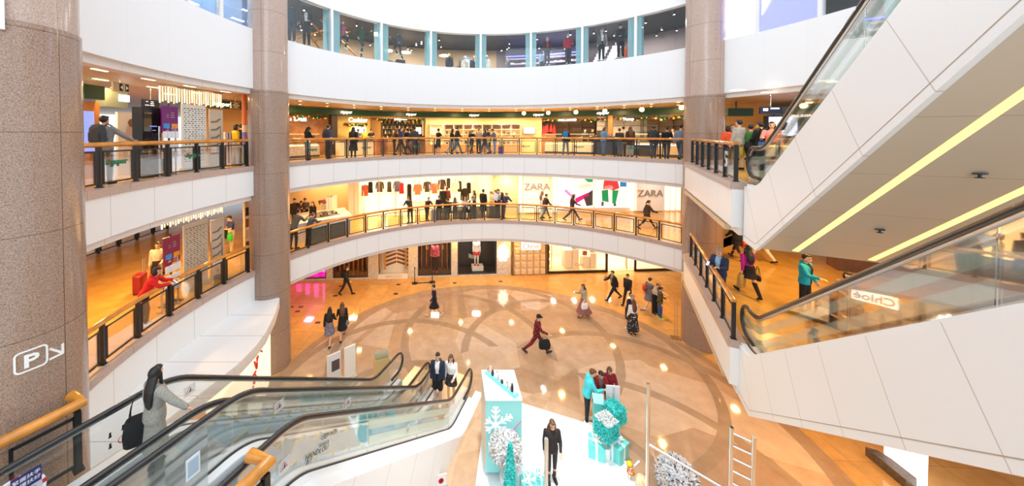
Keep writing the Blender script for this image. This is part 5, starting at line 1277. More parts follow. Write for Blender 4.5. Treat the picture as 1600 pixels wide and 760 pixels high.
def garment_mesh(P, kind, fem=True):
    kk = (kind, fem)
    if kk in P['g']: return P['g'][kk]
    J = P['J']; b = MB(); vox = .016; up, fw = J['up'], J['fw']; M, c = J['hM'], J['head']
    if kind in ('tee', 'top', 'jacket', 'coat', 'longcoat', 'dress', 'hoodie', 'puffer'):
        g = {'tee': .008, 'top': .012, 'jacket': .026, 'coat': .026, 'longcoat': .03, 'dress': .010, 'hoodie': .026, 'puffer': .04}[kind]
        b.loft(torso_rings(J, g, True, hipz=-.09 if kind != 'tee' else -.07, fem=fem))
        for s, n in ((-1, 'L'), (1, 'R')):
            e = J['el' + n]
            if kind == 'tee': seg(b, J['sh' + n], J['sh' + n].lerp(e, .62), .062, .056)
            else: seg(b, J['sh' + n], e, .058 + g * .5, .046 + g * .5); seg(b, e, e.lerp(J['wr' + n], .93), .046 + g * .5, .034 + g * .4)
        if kind in ('coat', 'longcoat', 'dress'): b.loft(skirt_rings(J, {'coat': .55, 'longcoat': 1.25, 'dress': 1.0}[kind], {'coat': .03, 'longcoat': .05, 'dress': .05}[kind], g=g * .6))
        if kind in ('jacket', 'puffer', 'coat', 'longcoat'): b.lathe([(.070, -.02), (.082, .03), (.062, .035), (.055, -.02)], J['shol'] + up * .045, 16, M=Matrix((Vector((1, 0, 0)), fw, up)).transposed())
        if kind == 'hoodie':
            h = J['shol'] + up * .05 - fw * .06; b.ball(h, (.11, .07, .07), 14, 8); b.lathe([(.085, -.03), (.10, .03), (.07, .03), (.06, -.03)], J['shol'] + up * .04, 16, M=Matrix((Vector((1, 0, 0)), fw, up)).transposed())
    elif kind in ('trousers', 'wide', 'shorts', 'leggings'):
        g = {'trousers': .016, 'wide': .03, 'shorts': .022, 'leggings': .006}[kind]
        b.loft(torso_rings(J, g * .5 + .004, False, hipz=-.11, fem=fem)[:4])
        for n in 'LR':
            h, k, a = J['hip' + n], J['kn' + n], J['an' + n]
            if kind == 'shorts': seg(b, h, h.lerp(k, .85), .084 + g, .07 + g)
            else: seg(b, h, k, .08 + g * .7, .054 + g); seg(b, k, k.lerp(a, .95), .054 + g, (.036 + g) if kind != 'wide' else .075)
    elif kind in ('skirt', 'miniskirt', 'longskirt'):
        b.loft(skirt_rings(J, {'skirt': .95, 'miniskirt': .6, 'longskirt': 1.65}[kind], {'skirt': .05, 'miniskirt': .09, 'longskirt': .07}[kind], g=.012))
    elif kind in ('shoeL', 'shoeR', 'bootL', 'bootR', 'sneakerL', 'sneakerR'):
        n = kind[-1]; f = J['ft' + n]; a = J['an' + n]; dn = Vector((0, 0, -1)) - f * (-f.z); dn.normalize(); vox = .01
        k = 1.15 if kind.startswith('sn') else 1.
        seg(b, a + dn * .038 - f * .035, a + dn * .046 + f * .15, .042 * k, .034 * k); b.loft([[a + dn * z + f * (y * .135 + .055) + f.cross(dn) * x * .044 * k for x, y in [(math.cos(2 * PI * i / 14), math.sin(2 * PI * i / 14)) for i in range(14)]] for z in (.058, .076)])
        if kind.startswith('boot'): seg(b, a, a.lerp(J['kn' + n], 1.05), .05, .066)
    elif kind.startswith('hair') or kind in ('cap', 'beanie', 'scarf'):
        vox = .009
        if kind in ('cap', 'beanie'):
            b.ball(c + M @ Vector((0, -.012, .05)), (.084, .104, .085), 18, 10, M=M)
            if kind == 'cap': b.loft([[c + M @ Vector((.07 * math.cos(PI * i / 9), .07 + .085 * math.sin(PI * i / 9), .045 + z)) for i in range(10)] for z in (-.006, .008)])
        elif kind == 'scarf':
            b.ball(c + M @ Vector((0, -.012, .01)), (.09, .105, .12), 18, 12, M=M); seg(b, c + M @ Vector((0, -.02, -.07)), J['shol'] + up * .02, .075, .12)
        else:
            b.ball(c + M @ Vector((0, -.038, .036)), (.082, .088, .094), 18, 12, M=M)
            b.ball(c + M @ Vector((0, .024, .088)), (.066, .055, .036), 14, 8, M=M)
            if kind == 'hair_bob': b.ball(c + M @ Vector((0, -.032, -.02)), (.098, .085, .12), 16, 12, M=M)
            if kind == 'hair_long':
                rings = []
                for dz, rx, ry, oy in ((.06, .07, .06, -.02), (-.02, .095, .065, -.05), (-.10, .106, .056, -.085), (-.20, .118, .050, -.125), (-.32, .114, .046, -.142), (-.43, .085, .036, -.14), (-.49, .04, .02, -.135)):
                    q = c + M @ Vector((0, oy, min(dz, 0) if dz > -.05 else -.05)) + (up * (dz + .05) if dz <= -.05 else M @ Vector((0, 0, max(dz, 0)))); rings.append([q + Vector((1, 0, 0)) * rx * math.cos(2 * PI * i / 16) + fw * ry * math.sin(2 * PI * i / 16) for i in range(16)])
                b.loft(rings)
                for s in (-1, 1): seg(b, c + M @ Vector((s * .078, -.012, .02)), c + M @ Vector((s * .088, -.006, -.06)) - up * .06, .024, .024); seg(b, c + M @ Vector((s * .088, -.006, -.06)) - up * .06, c + M @ Vector((s * .092, .03, -.08)) - up * .22, .026, .014)
            if kind == 'hair_tail': seg(b, c + M @ Vector((0, -.105, .04)), c + M @ Vector((0, -.15, -.10)), .032, .024)
            if kind == 'hair_bun': b.ball(c + M @ Vector((0, -.075, .115)), .042, 12, 8)
    me = remeshed(b, kind, vox, [WHITE_PLAIN], 3 if not kind.startswith('sho') else 2)
    P['g'][kk] = me; return me
PART = {'tee': 't_shirt', 'top': 'top', 'jacket': 'jacket', 'coat': 'coat', 'longcoat': 'long_coat', 'dress': 'dress', 'hoodie': 'hooded_jacket', 'puffer': 'padded_jacket', 'trousers': 'trousers', 'wide': 'trousers', 'shorts': 'shorts', 'leggings': 'leggings', 'skirt': 'skirt', 'miniskirt': 'skirt', 'longskirt': 'long_skirt', 'cap': 'cap', 'beanie': 'knitted_hat', 'scarf': 'headscarf'}
def opened(P, kind, fem):
    """front of a jacket left unfastened"""
    kk = (kind + '_open', fem)
    if kk in P['g']: return P['g'][kk]
    me = garment_mesh(P, kind, fem).copy(); J = P['J']; bm = bmesh.new(); bm.from_mesh(me)
    kill = []
    for f in bm.faces:
        v = f.calc_center_median(); r = v - J['pel']; u = r.dot(J['up']); w = r.dot(J['fw'])
        if w > .03 and -.45 < u < .56 and abs(v.x) < .030 + .05 * max(0, min(1, (u + .1) / .6)) and abs(f.normal.x) < .8: kill.append(f)
    bmesh.ops.delete(bm, geom=kill, context='FACES'); bm.to_mesh(me); bm.free(); P['g'][kk] = me; return me
def wear(P, root, kind, m, fem, op=False):
    nm = PART.get(kind) or ('hair' if kind.startswith('hair') else 'shoe' if kind.startswith('sho') else 'boot' if kind.startswith('boot') else 'sneaker')
    o = link(nm, opened(P, kind, fem) if op else garment_mesh(P, kind, fem), root)
    if m.name.startswith('pattern') or True:
        o.material_slots[0].link = 'OBJECT'; o.material_slots[0].material = m
    return o
HAIRS = {'black': mat('hair_black', (.010, .008, .007), .45), 'brown': mat('hair_brown', (.12, .052, .024), .45), 'fair': mat('hair_fair', (.35, .20, .07), .5), 'grey': mat('hair_grey', (.28, .25, .22), .5), 'ginger': mat('hair_ginger', (.16, .05, .015), .45)}
def person(pos, zf, head, P, label, h=1.66, top=('top', (30, 30, 32)), bot=('trousers', (30, 30, 34)), shoes=(30, 28, 28), hair=('hair', 'black'), fem=True, skin=SKIN, fine=False, layer=None, kind='shoe', hat=None, lift=0.):
    o = link('person', body_mesh(P, 'skin', fine), None, (pos[0], pos[1], zf + lift), rad(head) - PI / 2); o.scale = (h / 1.72,) * 3
    tag(o, label, 'person')
    if skin is not SKIN: o.material_slots[0].link = 'OBJECT'; o.material_slots[0].material = skin
    as_m = lambda c: c if not isinstance(c, tuple) else cloth(*c)
    if bot: wear(P, o, bot[0], as_m(bot[1]), fem)
    if layer: wear(P, o, layer[0], as_m(layer[1]), fem)
    if top: wear(P, o, top[0], as_m(top[1]), fem, bool(layer) and top[0] in ('jacket', 'hoodie', 'coat', 'puffer'))
    if shoes is not None:
        for n in 'LR': wear(P, o, kind + n, as_m(shoes), fem)
    if hair: wear(P, o, hair[0], HAIRS[hair[1]], fem)
    if hat: wear(P, o, hat[0], as_m(hat[1]), fem)
    return o
def local(o, P, v):
    """world point of a figure's own coordinates"""
    s = o.scale.x; v = Vector(v) * s; a = o.rotation_euler.z
    return Vector((o.location.x + v.x * math.cos(a) - v.y * math.sin(a), o.location.y + v.x * math.sin(a) + v.y * math.cos(a), o.location.z + v.z))
# ---------------- things people carry
def backpack(o, P, col, label, s=1.):
    J = P['J']; c = J['chest'] - J['fw'] * .20 * 1.; root = empty('backpack', local(o, P, c + J['up'] * -.24), o.rotation_euler.z, label, 'backpack'); root.scale = (o.scale.x * s,) * 3
    m = cloth(*col); b = MB(); rings = []
    for z, rx, ry in ((.0, .12, .07), (.02, .15, .095), (.2, .155, .10), (.36, .145, .09), (.44, .10, .06), (.46, .05, .03)):
        rings.append([Vector((rx * (abs(math.cos(t)) ** .6) * (1 if math.cos(t) > 0 else -1), ry * (abs(math.sin(t)) ** .6) * (1 if math.sin(t) > 0 else -1) + .015, z)) for t in [2 * PI * i / 20 for i in range(20)]])
    b.loft(rings); b.build('pack_body', m, root, smooth='auto')
    b = MB(); b.box((0, -.09, .15), (.2, .05, .2)); b.build('front_pocket', m, root)
    for sx in (-.085, .085):
        b = MB(); b.tube([(sx, .08, .40), (sx * 1.15, .16, .47), (sx * 1.3, .28, .42), (sx * 1.4, .31, .28), (sx * 1.5, .2, .12), (sx * 1.4, .08, .06)], .018, 6); b.build('strap', m, root, smooth='auto')
    return root
def handbag(loc, rz, col, label, s=(.3, .12, .26), strap=.2, name='handbag', cat='bag', hang=True):
    """bag whose handle top is at loc"""
    root = empty(name, (loc[0], loc[1], loc[2] - s[2] - strap), rz, label, cat); m = cloth(*col)
    b = MB(); rings = []
    for z, k in ((0, .86), (.03, .98), (s[2] * .5, 1.05), (s[2] * .95, .9), (s[2], .8)):
        rings.append([Vector((s[0] / 2 * k * (abs(math.cos(t)) ** .5) * (1 if math.cos(t) > 0 else -1), s[1] / 2 * k * (abs(math.sin(t)) ** .5) * (1 if math.sin(t) > 0 else -1), z)) for t in [2 * PI * i / 16 for i in range(16)]])
    b.loft(rings); b.build('bag_body', m, root, smooth='auto')
    for sy in (-.3, .3):
        b = MB(); n = 10; b.tube([(-s[0] * .3 * math.cos(PI * k / n), s[1] * sy * (1 - math.sin(PI * k / n)), s[2] * .95 + (strap + s[2] * .05) * math.sin(PI * k / n)) for k in range(n + 1)], .008, 6); b.build('handle', m, root, smooth='auto')
    return root
def phone(o, P, n, label):
    J = P['J']; p = J['wr' + n] + J['fd' + n] * .10 + J['hM'] @ Vector((0, .02, .025)); root = empty('smartphone', local(o, P, p), o.rotation_euler.z, label, 'smartphone')
    b = MB(); M = Matrix.Rotation(rad(-50), 3, 'X'); b.box((0, 0, 0), (.072, .15, .009), M=M); b.build('phone_case', DARK, root); b = MB(); b.box(M @ Vector((0, 0, .0052)), (.064, .138, .002), M=M); b.build('screen', glow(200, 214, 235, .8), root)
def suitcase(loc, rz, col, label, h=.62, pull=.42):
    root = empty('suitcase', loc, rz, label, 'suitcase'); m = paint(*col, .3); b = MB()
    rings = [[Vector((.21 * k * (abs(math.cos(t)) ** .35) * (1 if math.cos(t) > 0 else -1), .13 * k * (abs(math.sin(t)) ** .35) * (1 if math.sin(t) > 0 else -1), z)) for t in [2 * PI * i / 24 for i in range(24)]] for z, k in ((.05, .9), (.07, 1), (h - .02, 1), (h, .9))]
    b.loft(rings); b.build('shell', m, root, smooth='auto')
    b = MB()
    for x in (-.12, -.04, .04, .12): b.box((x, -.131, .05 + h / 2), (.02, .008, h * .85))
    b.build('shell_ribs', m, root)
    for x in (-.15, .15):
        for y in (-.09, .09): b = MB(); b.lathe([(.025, -.012), (.025, .012)], (x, y, .026), 10, M=Matrix.Rotation(PI / 2, 3, 'X')); b.build('wheel', RUBBER, root)
    b = MB()
    for x in (-.07, .07): b.tube([(x, .11, h), (x, .11, h + pull)], .009, 6)
    b.tube([(-.07, .11, h + pull), (.07, .11, h + pull)], .014, 6); b.build('pull_handle', STEEL, root)
    return root
# ---------------- poses
STAND = pose('stand', hl=2, hr=-2, al=4, ar=2, bl=7, br=7, el=14, er=12)
STANDB = pose('standb', hl=-3, kl=2, hr=6, kr=8, al=12, ar=-4, bl=9, br=8, el=60, er=20, il=20, hp=10)
WALKA = pose('walka', hl=26, kl=6, hr=-20, kr=16, al=-18, ar=22, el=18, er=32, lean=4)
WALKB = pose('walkb', hl=-18, kl=22, hr=24, kr=4, al=20, ar=-16, el=26, er=16, lean=4)
STRIDE = pose('stride', hl=34, kl=4, hr=-28, kr=18, al=-22, ar=34, el=20, er=40, lean=7, br=12)
PHONE = pose('phone', hl=3, hr=-3, al=24, ar=26, bl=10, br=10, el=78, er=82, il=28, ir=26, hp=24)
PHONEWALK = pose('phonewalk', hl=20, kl=6, hr=-16, kr=18, al=4, ar=24, bl=8, br=10, el=16, er=84, ir=18, hp=18)
LEANRAIL = pose('leanrail', hl=-4, kl=4, hr=10, kr=14, al=46, ar=44, bl=12, br=12, el=48, er=50, il=26, ir=24, lean=26, hp=2)
SIT = pose('sit', hl=84, kl=86, hr=82, kr=84, al=22, ar=20, el=60, er=64, il=20, ir=20, hp=8)
LOOK = pose('look', hl=2, hr=-2, al=36, ar=30, bl=8, br=9, el=62, er=70, il=22, ir=20, lean=10, hp=20)
HOLD = pose('hold', hl=4, hr=-2, al=6, ar=34, bl=9, br=16, el=22, er=60, ir=10, hp=6)
RAILREST = pose('railrest', hl=-2, hr=4, kr=6, al=8, bl=8, el=20, ar=38, br=34, er=22, hp=2)
ESC = pose('esc', hl=0, hr=2, kr=3, al=2, bl=6, el=10, ar=30, br=38, er=8, ir=-20, hp=4, hy=25)
RUN = pose('run', hl=62, kl=92, hr=-6, kr=14, al=-38, ar=46, bl=10, br=10, el=80, er=80, lean=10)
RUNB = pose('runb', hl=-4, kl=10, hr=52, kr=84, al=42, ar=-40, bl=10, br=10, el=76, er=80, lean=12)
# ================================================================ who is where
UP = lambda px, r: at_r(px, r, 215)
MID = lambda px, r: at_r(px, r, 320)
AWAY, CAM, RT, LF = 90, 270, 0, 180
def face(p, off=0): return math.degrees(math.atan2(CY - p.y, CX - p.x)) + off      # towards the void
K = (24, 23, 26); NAVY = (32, 40, 66); GREYB = (70, 78, 92); WHT = (232, 230, 226); DEN = (70, 96, 130); JEAN = (60, 78, 104)
def pu(px, r, head, P, label, **k): p = UP(px, r); return person(p, L2, head, P, label, **k)
def pm(px, r, head, P, label, **k): p = MID(px, r); return person(p, L1, head, P, label, **k)
def pg(px, py, head, P, label, **k): p = W(px, py, 0); return person(p, 0, head, P, label, **k)
# --- upper gallery, beside the parking sign column
o = pu(163, 11.15, 100, RAILREST, 'man in grey jacket with large backpack, one hand on the upper wooden handrail', h=1.74, top=('jacket', (132, 134, 134)), bot=('trousers', (90, 92, 92)), fem=False, hair=('hair', 'black'), fine=True)
backpack(o, RAILREST, (62, 66, 70), 'large grey backpack on the man at the upper handrail', 1.0)
pu(368, 11.6, 60, STANDB, 'woman in yellow top and grey trousers beside the painted pillar', top=('top', (232, 190, 30)), bot=('wide', (150, 148, 146)), hair=('hair_bob', 'black'))
pu(377, 12.6, 90, STAND, 'dark haired person in black behind the woman in yellow', top=('jacket', K), h=1.72, fem=False)
pu(249, 12.3, 200, STAND, 'person in pale grey top half hidden behind the purple notice', top=('top', (190, 186, 184)), h=1.66)
# --- upper gallery, along the food hall
pu(480, 11.5, 60, PHONE, 'woman with black cap, black cardigan and white skirt at the deli', top=('top', K), bot=('skirt', (238, 232, 222)), hair=('hair_long', 'black'), hat=('cap', K))
o = pu(513, 11.3, 70, STAND, 'man in blue grey jacket with backpack looking towards the cashier', h=1.76, top=('jacket', GREYB), fem=False, bot=('trousers', (40, 44, 52)))
backpack(o, STAND, (46, 54, 66), 'blue grey backpack on the man near the cashier')
pu(552, 11.1, 90, STANDB, 'person in long black coat seen from behind at the checkout', h=1.66, top=('longcoat', K), hair=('hair_long', 'black'))
pu(569, 13.9, 270, STAND, 'cashier in a yellow shirt behind the white counter', h=1.6, top=('tee', (226, 190, 50)))
pu(581, 13.9, 265, LOOK, 'cashier in black behind the white counter', h=1.62, top=('tee', K))
pu(560, 13.8, 280, LOOK, 'cashier in dark grey with a small hat behind the counter', h=1.62, top=('tee', (80, 80, 86)), hat=('cap', (30, 30, 34)))
pu(616, 12.0, 20, LOOK, 'long haired woman in dark brown top beside the timber counter', top=('top', (60, 36, 30)), hair=('hair_long', 'brown'), h=1.6)
pu(626, 11.4, 350, WALKA, 'man in blue jacket walking past the bottle shelves', h=1.74, top=('jacket', (38, 52, 104)), bot=('trousers', (48, 50, 58)), fem=False)
pu(637, 11.9, 150, WALKB, 'man in black shirt walking towards the man in blue', h=1.70, top=('top', (34, 32, 30)), fem=False)
pu(648, 11.3, 80, STAND, 'man in dark slate jacket looking at the picture screen', h=1.72, top=('jacket', (56, 62, 74)), fem=False, bot=('trousers', (36, 38, 44)))
o = pu(685, 11.4, 40, HOLD, 'man in black t-shirt and black shorts with a black bag', h=1.62, top=('tee', K), bot=('shorts', K), fem=False, shoes=(210, 200, 190), kind='sneaker')
handbag(local(o, HOLD, HOLD['J']['wrL']), 0, (28, 26, 26), 'black bag held by the man in black shorts', (.36, .14, .32), .18)
pu(706, 11.6, 10, WALKB, 'woman in dark cardigan carrying a mint bag beside a tall man', top=('top', (30, 32, 44)), bot=('trousers', (170, 180, 190)), hair=('hair_long', 'black'))
o = pu(714, 11.3, 15, WALKA, 'tall man in charcoal jacket walking with a woman', h=1.8, top=('jacket', (44, 42, 46)), bot=('trousers', (76, 92, 104)), fem=False)
handbag(local(o, WALKA, WALKA['J']['wrL']), 0, (150, 196, 186), 'mint green shopping bag carried past the cubby shelving', (.34, .14, .36), .14, 'shopping_bag')
pu(737, 11.5, 60, WALKA, 'fair haired woman in black vest striding past the cubby shelving', top=('tee', K), bot=('trousers', (50, 50, 54)), hair=('hair_tail', 'fair'), h=1.6)
pu(748, 11.6, 80, STAND, 'woman in beige top with fair hair among the group at the shelving', top=('top', (206, 170, 130)), bot=('trousers', (44, 42, 46)), hair=('hair', 'fair'), h=1.66)
pu(758, 11.3, 200, WALKB, 'person in slate jacket and wide trousers among the group at the shelving', top=('jacket', (62, 66, 80)), bot=('wide', (84, 96, 110)), hair=('hair_long', 'black'))
pu(765, 11.9, 170, LOOK, 'man in dark jacket behind the purple suitcase traveller', top=('jacket', (50, 48, 54)), fem=False, h=1.66)
o = pu(773, 11.2, 190, LOOK, 'traveller in grey jacket and jeans pulling a purple suitcase', top=('jacket', (104, 104, 112)), bot=('trousers', (120, 150, 190)), h=1.62)
p = UP(783, 11.0); suitcase((p.x, p.y, L2), rad(60), (120, 96, 170), 'purple suitcase behind the traveller on the upper gallery', .5, .3)
handbag(local(o, LOOK, LOOK['J']['wrR']) + Vector((.02, -.06, 0)), 0, (226, 206, 70), 'yellow carrier bag beside the purple suitcase traveller', (.24, .1, .28), .1, 'shopping_bag')
o = pu(884, 11.1, 60, WALKB, 'woman in black jacket with a bright blue backpack at the bakery', top=('jacket', K), bot=('trousers', (96, 110, 124)), hair=('hair_long', 'brown'), h=1.68)
backpack(o, WALKB, (20, 120, 180), 'bright blue backpack on the woman at the bakery')
pu(914, 14.0, 262, STAND, 'bakery assistant in grey apron nearer the red cone trees', top=('tee', (70, 80, 90)), h=1.62)
pu(924, 14.0, 275, LOOK, 'bakery assistant in black beside the service kiosk', top=('tee', K), hair=('hair', 'black'), h=1.68, fem=False)
o = pu(943, 11.1, 10, PHONE, 'woman in denim jacket and jeans looking at her phone', top=('jacket', (96, 140, 176)), bot=('trousers', (70, 92, 122)), hair=('hair_bob', 'brown'), h=1.68)
phone(o, PHONE, 'R', 'smartphone held by the woman in denim')
pu(968, 11.5, 70, STANDB, 'woman in patterned brown top beside the man in white', top=('top', (70, 54, 46)), bot=('trousers', (96, 110, 128)), hair=('hair', 'black'), h=1.6)
pu(974, 11.9, 90, STAND, 'man in white shirt with a dark sling seen from behind', top=('top', (226, 220, 212)), bot=('trousers', (70, 78, 92)), fem=False, h=1.72)
pu(985, 11.3, 85, STAND, 'long haired woman in dark brown coat at the white counter', top=('coat', (66, 40, 30)), bot=('trousers', (150, 160, 170)), hair=('hair_long', 'brown'), h=1.7)
o = pu(1021, 11.0, 60, WALKB, 'man in charcoal jacket with a dark and yellow backpack', top=('jacket', (44, 46, 54)), bot=('trousers', (60, 70, 84)), fem=False, h=1.76)
backpack(o, WALKB, (50, 52, 58), 'dark backpack on the man in charcoal at the white counters')
pu(1042, 11.2, 50, PHONEWALK, 'woman with ponytail in black top near the bridge column', top=('top', K), bot=('trousers', (56, 58, 66)), hair=('hair_tail', 'black'), h=1.68)
pu(1051, 14.2, 255, STAND, 'counter assistant in pale shirt behind the white counter', top=('tee', (200, 206, 206)), h=1.62)
pu(1063, 10.95, 40, STRIDE, 'man in blue grey shirt striding towards the bridge column', top=('top', (120, 134, 154)), bot=('trousers', (70, 84, 104)), fem=False, h=1.86)
# --- upper gallery, crowd beyond the bridge column
def pr(px, Y, head, P, label, **k): p = D(px, 230, Y); return person(p, L2, head, P, label, **k)
pr(1137, 12.6, 80, STAND, 'woman in orange jacket beside the bridge column', top=('jacket', (226, 90, 50)), h=1.6, hair=('hair_bob', 'black'))
pr(1144, 13.4, 250, STAND, 'person in maroon top behind the woman in orange', top=('top', (90, 40, 54)), h=1.68, hair=('hair', 'brown'))
pr(1155, 11.4, 95, STAND, 'man in pale grey jacket and beige trousers seen from behind', top=('jacket', (168, 166, 160)), bot=('trousers', (214, 186, 140)), fem=False, h=1.78)
o = pr(1172, 11.2, 30, WALKA, 'boy in green t-shirt with a mustard shoulder bag', top=('tee', (60, 116, 50)), bot=('trousers', (40, 38, 40)), fem=False, h=1.66)
handbag(local(o, WALKA, (-.2, -.08, 1.2)), rad(40), (176, 150, 50), 'mustard shoulder bag worn by the boy in green', (.34, .12, .34), .34)
pr(1185, 12.4, 80, STAND, 'person with mustard headscarf in the crowd', top=('top', (150, 120, 60)), h=1.64, hair=None, hat=('scarf', (206, 160, 40)))
o = pr(1189, 10.9, 85, STANDB, 'person in black with a black backpack in the crowd', top=('jacket', K), h=1.68, fem=False)
backpack(o, STANDB, (30, 30, 34), 'black backpack in the crowd beyond the column')
o = pr(1205, 10.4, 230, HOLD, 'woman in salmon pink top facing the atrium, blue bag on her arm', top=('top', (240, 140, 120)), bot=('trousers', (80, 86, 96)), hair=('hair_long', 'black'), h=1.68)
handbag(local(o, HOLD, HOLD['J']['elR']) + Vector((0, 0, .02)), rad(50), (40, 90, 140), 'deep blue bag on the arm of the woman in salmon pink', (.44, .16, .28), .16)
# --- middle gallery, beside the parking sign column
p = W(250, 424, L1 + 1.5); c = Vector((CX, CY)); q = Vector((p.x, p.y)) - c; q = c + q.normalized() * (R + .52)
o = person(q, L1, face(q) + 25, LEANRAIL, 'girl in red jumper leaning on the wooden handrail with a phone', h=1.62, top=('hoodie', (216, 30, 36)), bot=('trousers', (50, 40, 36)), shoes=(236, 232, 226), hair=('hair_bob', 'black'), kind='sneaker', fine=True)
phone(o, LEANRAIL, 'R', 'smartphone held by the girl in the red jumper')
p = W(219, 458, L1); suitcase(p, rad(-70), (150, 30, 30), 'dark red suitcase standing behind the girl in the red jumper', .62, .5)
p = W(247, 384, L1 + 1.5); o = person(p, L1, 300, STANDB, 'woman in striped jumper with a brown bag beside the purple notice', h=1.64, top=('top', (216, 204, 180)), bot=('skirt', (40, 34, 34)), hair=('hair_tail', 'black'))
handbag(local(o, STANDB, (-.18, .1, 1.15)), rad(30), (120, 50, 28), 'brown leather bag of the woman in the striped jumper', (.36, .12, .28), .2)
p = W(361, 337, L1 + 1.68); o = person(p, L1, 235, PHONE, 'man in blue t-shirt holding a paper sheet in front of him', h=1.7, top=('tee', (36, 56, 124)), bot=('trousers', (230, 206, 170)), fem=False)
J = PHONE['J']; m = (J['wrL'] + J['wrR']) / 2 + Vector((0, .09, .02)); root = empty('paper_sheet', local(o, PHONE, m), o.rotation_euler.z, 'large paper sheet held by the man in the blue t-shirt', 'paper')
b = MB(); b.box((0, .02, .0), (.40, .006, .34), M=Matrix.Rotation(rad(-25), 3, 'X')); b.build('sheet', paint(236, 216, 180, .6), root)
handbag(local(o, PHONE, J['elR']) + Vector((.05, 0, .02)), 0, (26, 24, 24), 'black tote bag on the arm of the man in the blue t-shirt', (.42, .16, .34), .14)
handbag(local(o, PHONE, J['elL']) + Vector((-.03, .0, -.1)), 0, (40, 190, 60), 'bright green carrier bag held by the man in the blue t-shirt', (.2, .1, .3), .1, 'shopping_bag')
# --- middle gallery, cafe counter group
def pmc(px, py, z, head, P, label, **k): p = W(px, py, L1 + z); return person(p, L1, head, P, label, **k)
pm(460, 13.9, 320, STANDB, 'man with shoulder strap standing behind the cafe counter', h=1.72, top=('jacket', (44, 36, 34)), fem=False)
pm(470, 13.75, 300, LOOK, 'woman in brown jacket bent over the cafe counter', h=1.6, top=('top', (70, 40, 34)), hair=('hair_long', 'black'))
pm(477, 13.8, 290, LOOK, 'man in grey top looking down at the cafe counter', h=1.72, top=('top', (86, 80, 80)), fem=False)
pmc(489, 315, 1.62, 250, STAND, 'long haired woman in black beside the flower vase', h=1.62, top=('top', K), hair=('hair_long', 'brown'))
pm(458, 10.95, 70, LEANRAIL, 'man in grey suit leaning over the near side of the cafe counter', h=1.86, top=('jacket', (92, 88, 86)), fem=False)
pm(482, 10.85, 60, LEANRAIL, 'woman in slate jacket leaning over the near side of the cafe counter', h=1.56, top=('jacket', (74, 76, 86)), hair=('hair_tail', 'brown'))
# --- middle gallery, people along the handrail of the fashion shop
pm(641, 11.0, 250, LEANRAIL, 'man in black jacket bent over the handrail before the fashion shop', h=1.66, top=('jacket', (40, 44, 54)), fem=False)
pm(667, 11.1, 300, LEANRAIL, 'man in dark coat leaning low on the handrail beside a suitcase handle', h=1.5, top=('jacket', (56, 48, 50)), fem=False)
p = MID(678, 11.1); suitcase((p.x, p.y, L1), 0, (200, 200, 206), 'pale suitcase behind the smoked glass bay of the middle gallery', .62, .42)
pm(686, 10.95, 100, STAND, 'woman in black with white collar leaning back on the handrail', h=1.52, top=('top', (34, 32, 34)), layer=('tee', WHT), hair=('hair_tail', 'black'))
pm(692, 12.6, 80, STAND, 'man in long black jacket walking into the fashion shop', h=1.74, top=('coat', K), fem=False)
pm(698.5, 12.9, 85, STAND, 'woman in rust red top walking into the fashion shop', h=1.72, top=('top', (120, 50, 34)), hair=('hair_bob', 'brown'))
def sitter(px, head, label, **k):
    p = MID(px, 10.98); o = person(p, L1, head, SIT, label, lift=.05, **k); return o
sitter(700, 95, 'person in black seated on the bench behind the handrail', h=1.62, top=('jacket', K))
sitter(711, 90, 'woman with long brown hair and pale blue top seated on the bench', h=1.66, top=('top', (170, 186, 206)), hair=('hair_long', 'brown'))
sitter(727, 250, 'woman in pale blue shirt seated on the bench facing the atrium', h=1.66, top=('top', (150, 160, 176)), hair=('hair_bob', 'brown'))
sitter(738, 240, 'man in dark suit seated on the bench facing the atrium', h=1.68, top=('jacket', (40, 42, 50)), layer=('tee', WHT), fem=False)
a, c = MID(692, 11.02), MID(745, 11.02); root = empty('bench', ((a.x + c.x) / 2, (a.y + c.y) / 2, L1), math.atan2(c.y - a.y, c.x - a.x), 'dark bench behind the smoked glass bays of the middle gallery', 'bench')
b = MB(); b.box((0, 0, .43), ((c - a).length, .40, .06)); b.build('seat', DARK, root)
for x in (-.9, 0, .9): b = MB(); b.box((x, 0, .2), (.06, .34, .4)); b.build('leg', DARK, root)
pm(741, 11.5, 200, STANDB, 'woman with long hair in grey cardigan standing behind the bench', h=1.66, top=('top', (110, 112, 120)), hair=('hair_long', 'black'))
pm(755, 11.3, 60, STAND, 'person in long black coat before the beige wall', h=1.76, top=('longcoat', K), hair=('hair_bun', 'black'))
pm(768, 11.15, 190, STANDB, 'woman in pale yellow top before the beige wall', h=1.66, top=('top', (232, 200, 130)), bot=('wide', (206, 186, 150)), hair=('hair_tail', 'brown'))
pm(776, 11.45, 200, PHONE, 'woman in dark top behind the man with a backpack', h=1.7, top=('top', (60, 50, 50)), hair=('hair_bob', 'black'))
o = pm(780, 11.2, 180, PHONE, 'man in grey t-shirt with a black backpack before the beige wall', h=1.82, top=('tee', (150, 152, 160)), bot=('trousers', (60, 66, 78)), fem=False)
backpack(o, PHONE, (26, 26, 30), 'black backpack on the man in grey before the beige wall')
o = pm(787, 10.9, 300, LEANRAIL, 'man in blue jumper leaning on the handrail with a white folder', h=1.74, top=('jacket', (36, 48, 84)), bot=('trousers', (70, 72, 80)), fem=False)
p = MID(775, 10.95); root = empty('white_folder', (p.x, p.y, L1 + 1.35), rad(8), 'white square folder held tilted above the handrail', 'folder')
b = MB(); b.box((0, 0, 0), (.42, .012, .40), M=Matrix.Rotation(rad(38), 3, 'Y')); b.build('cover', paint(244, 242, 240, .5), root)
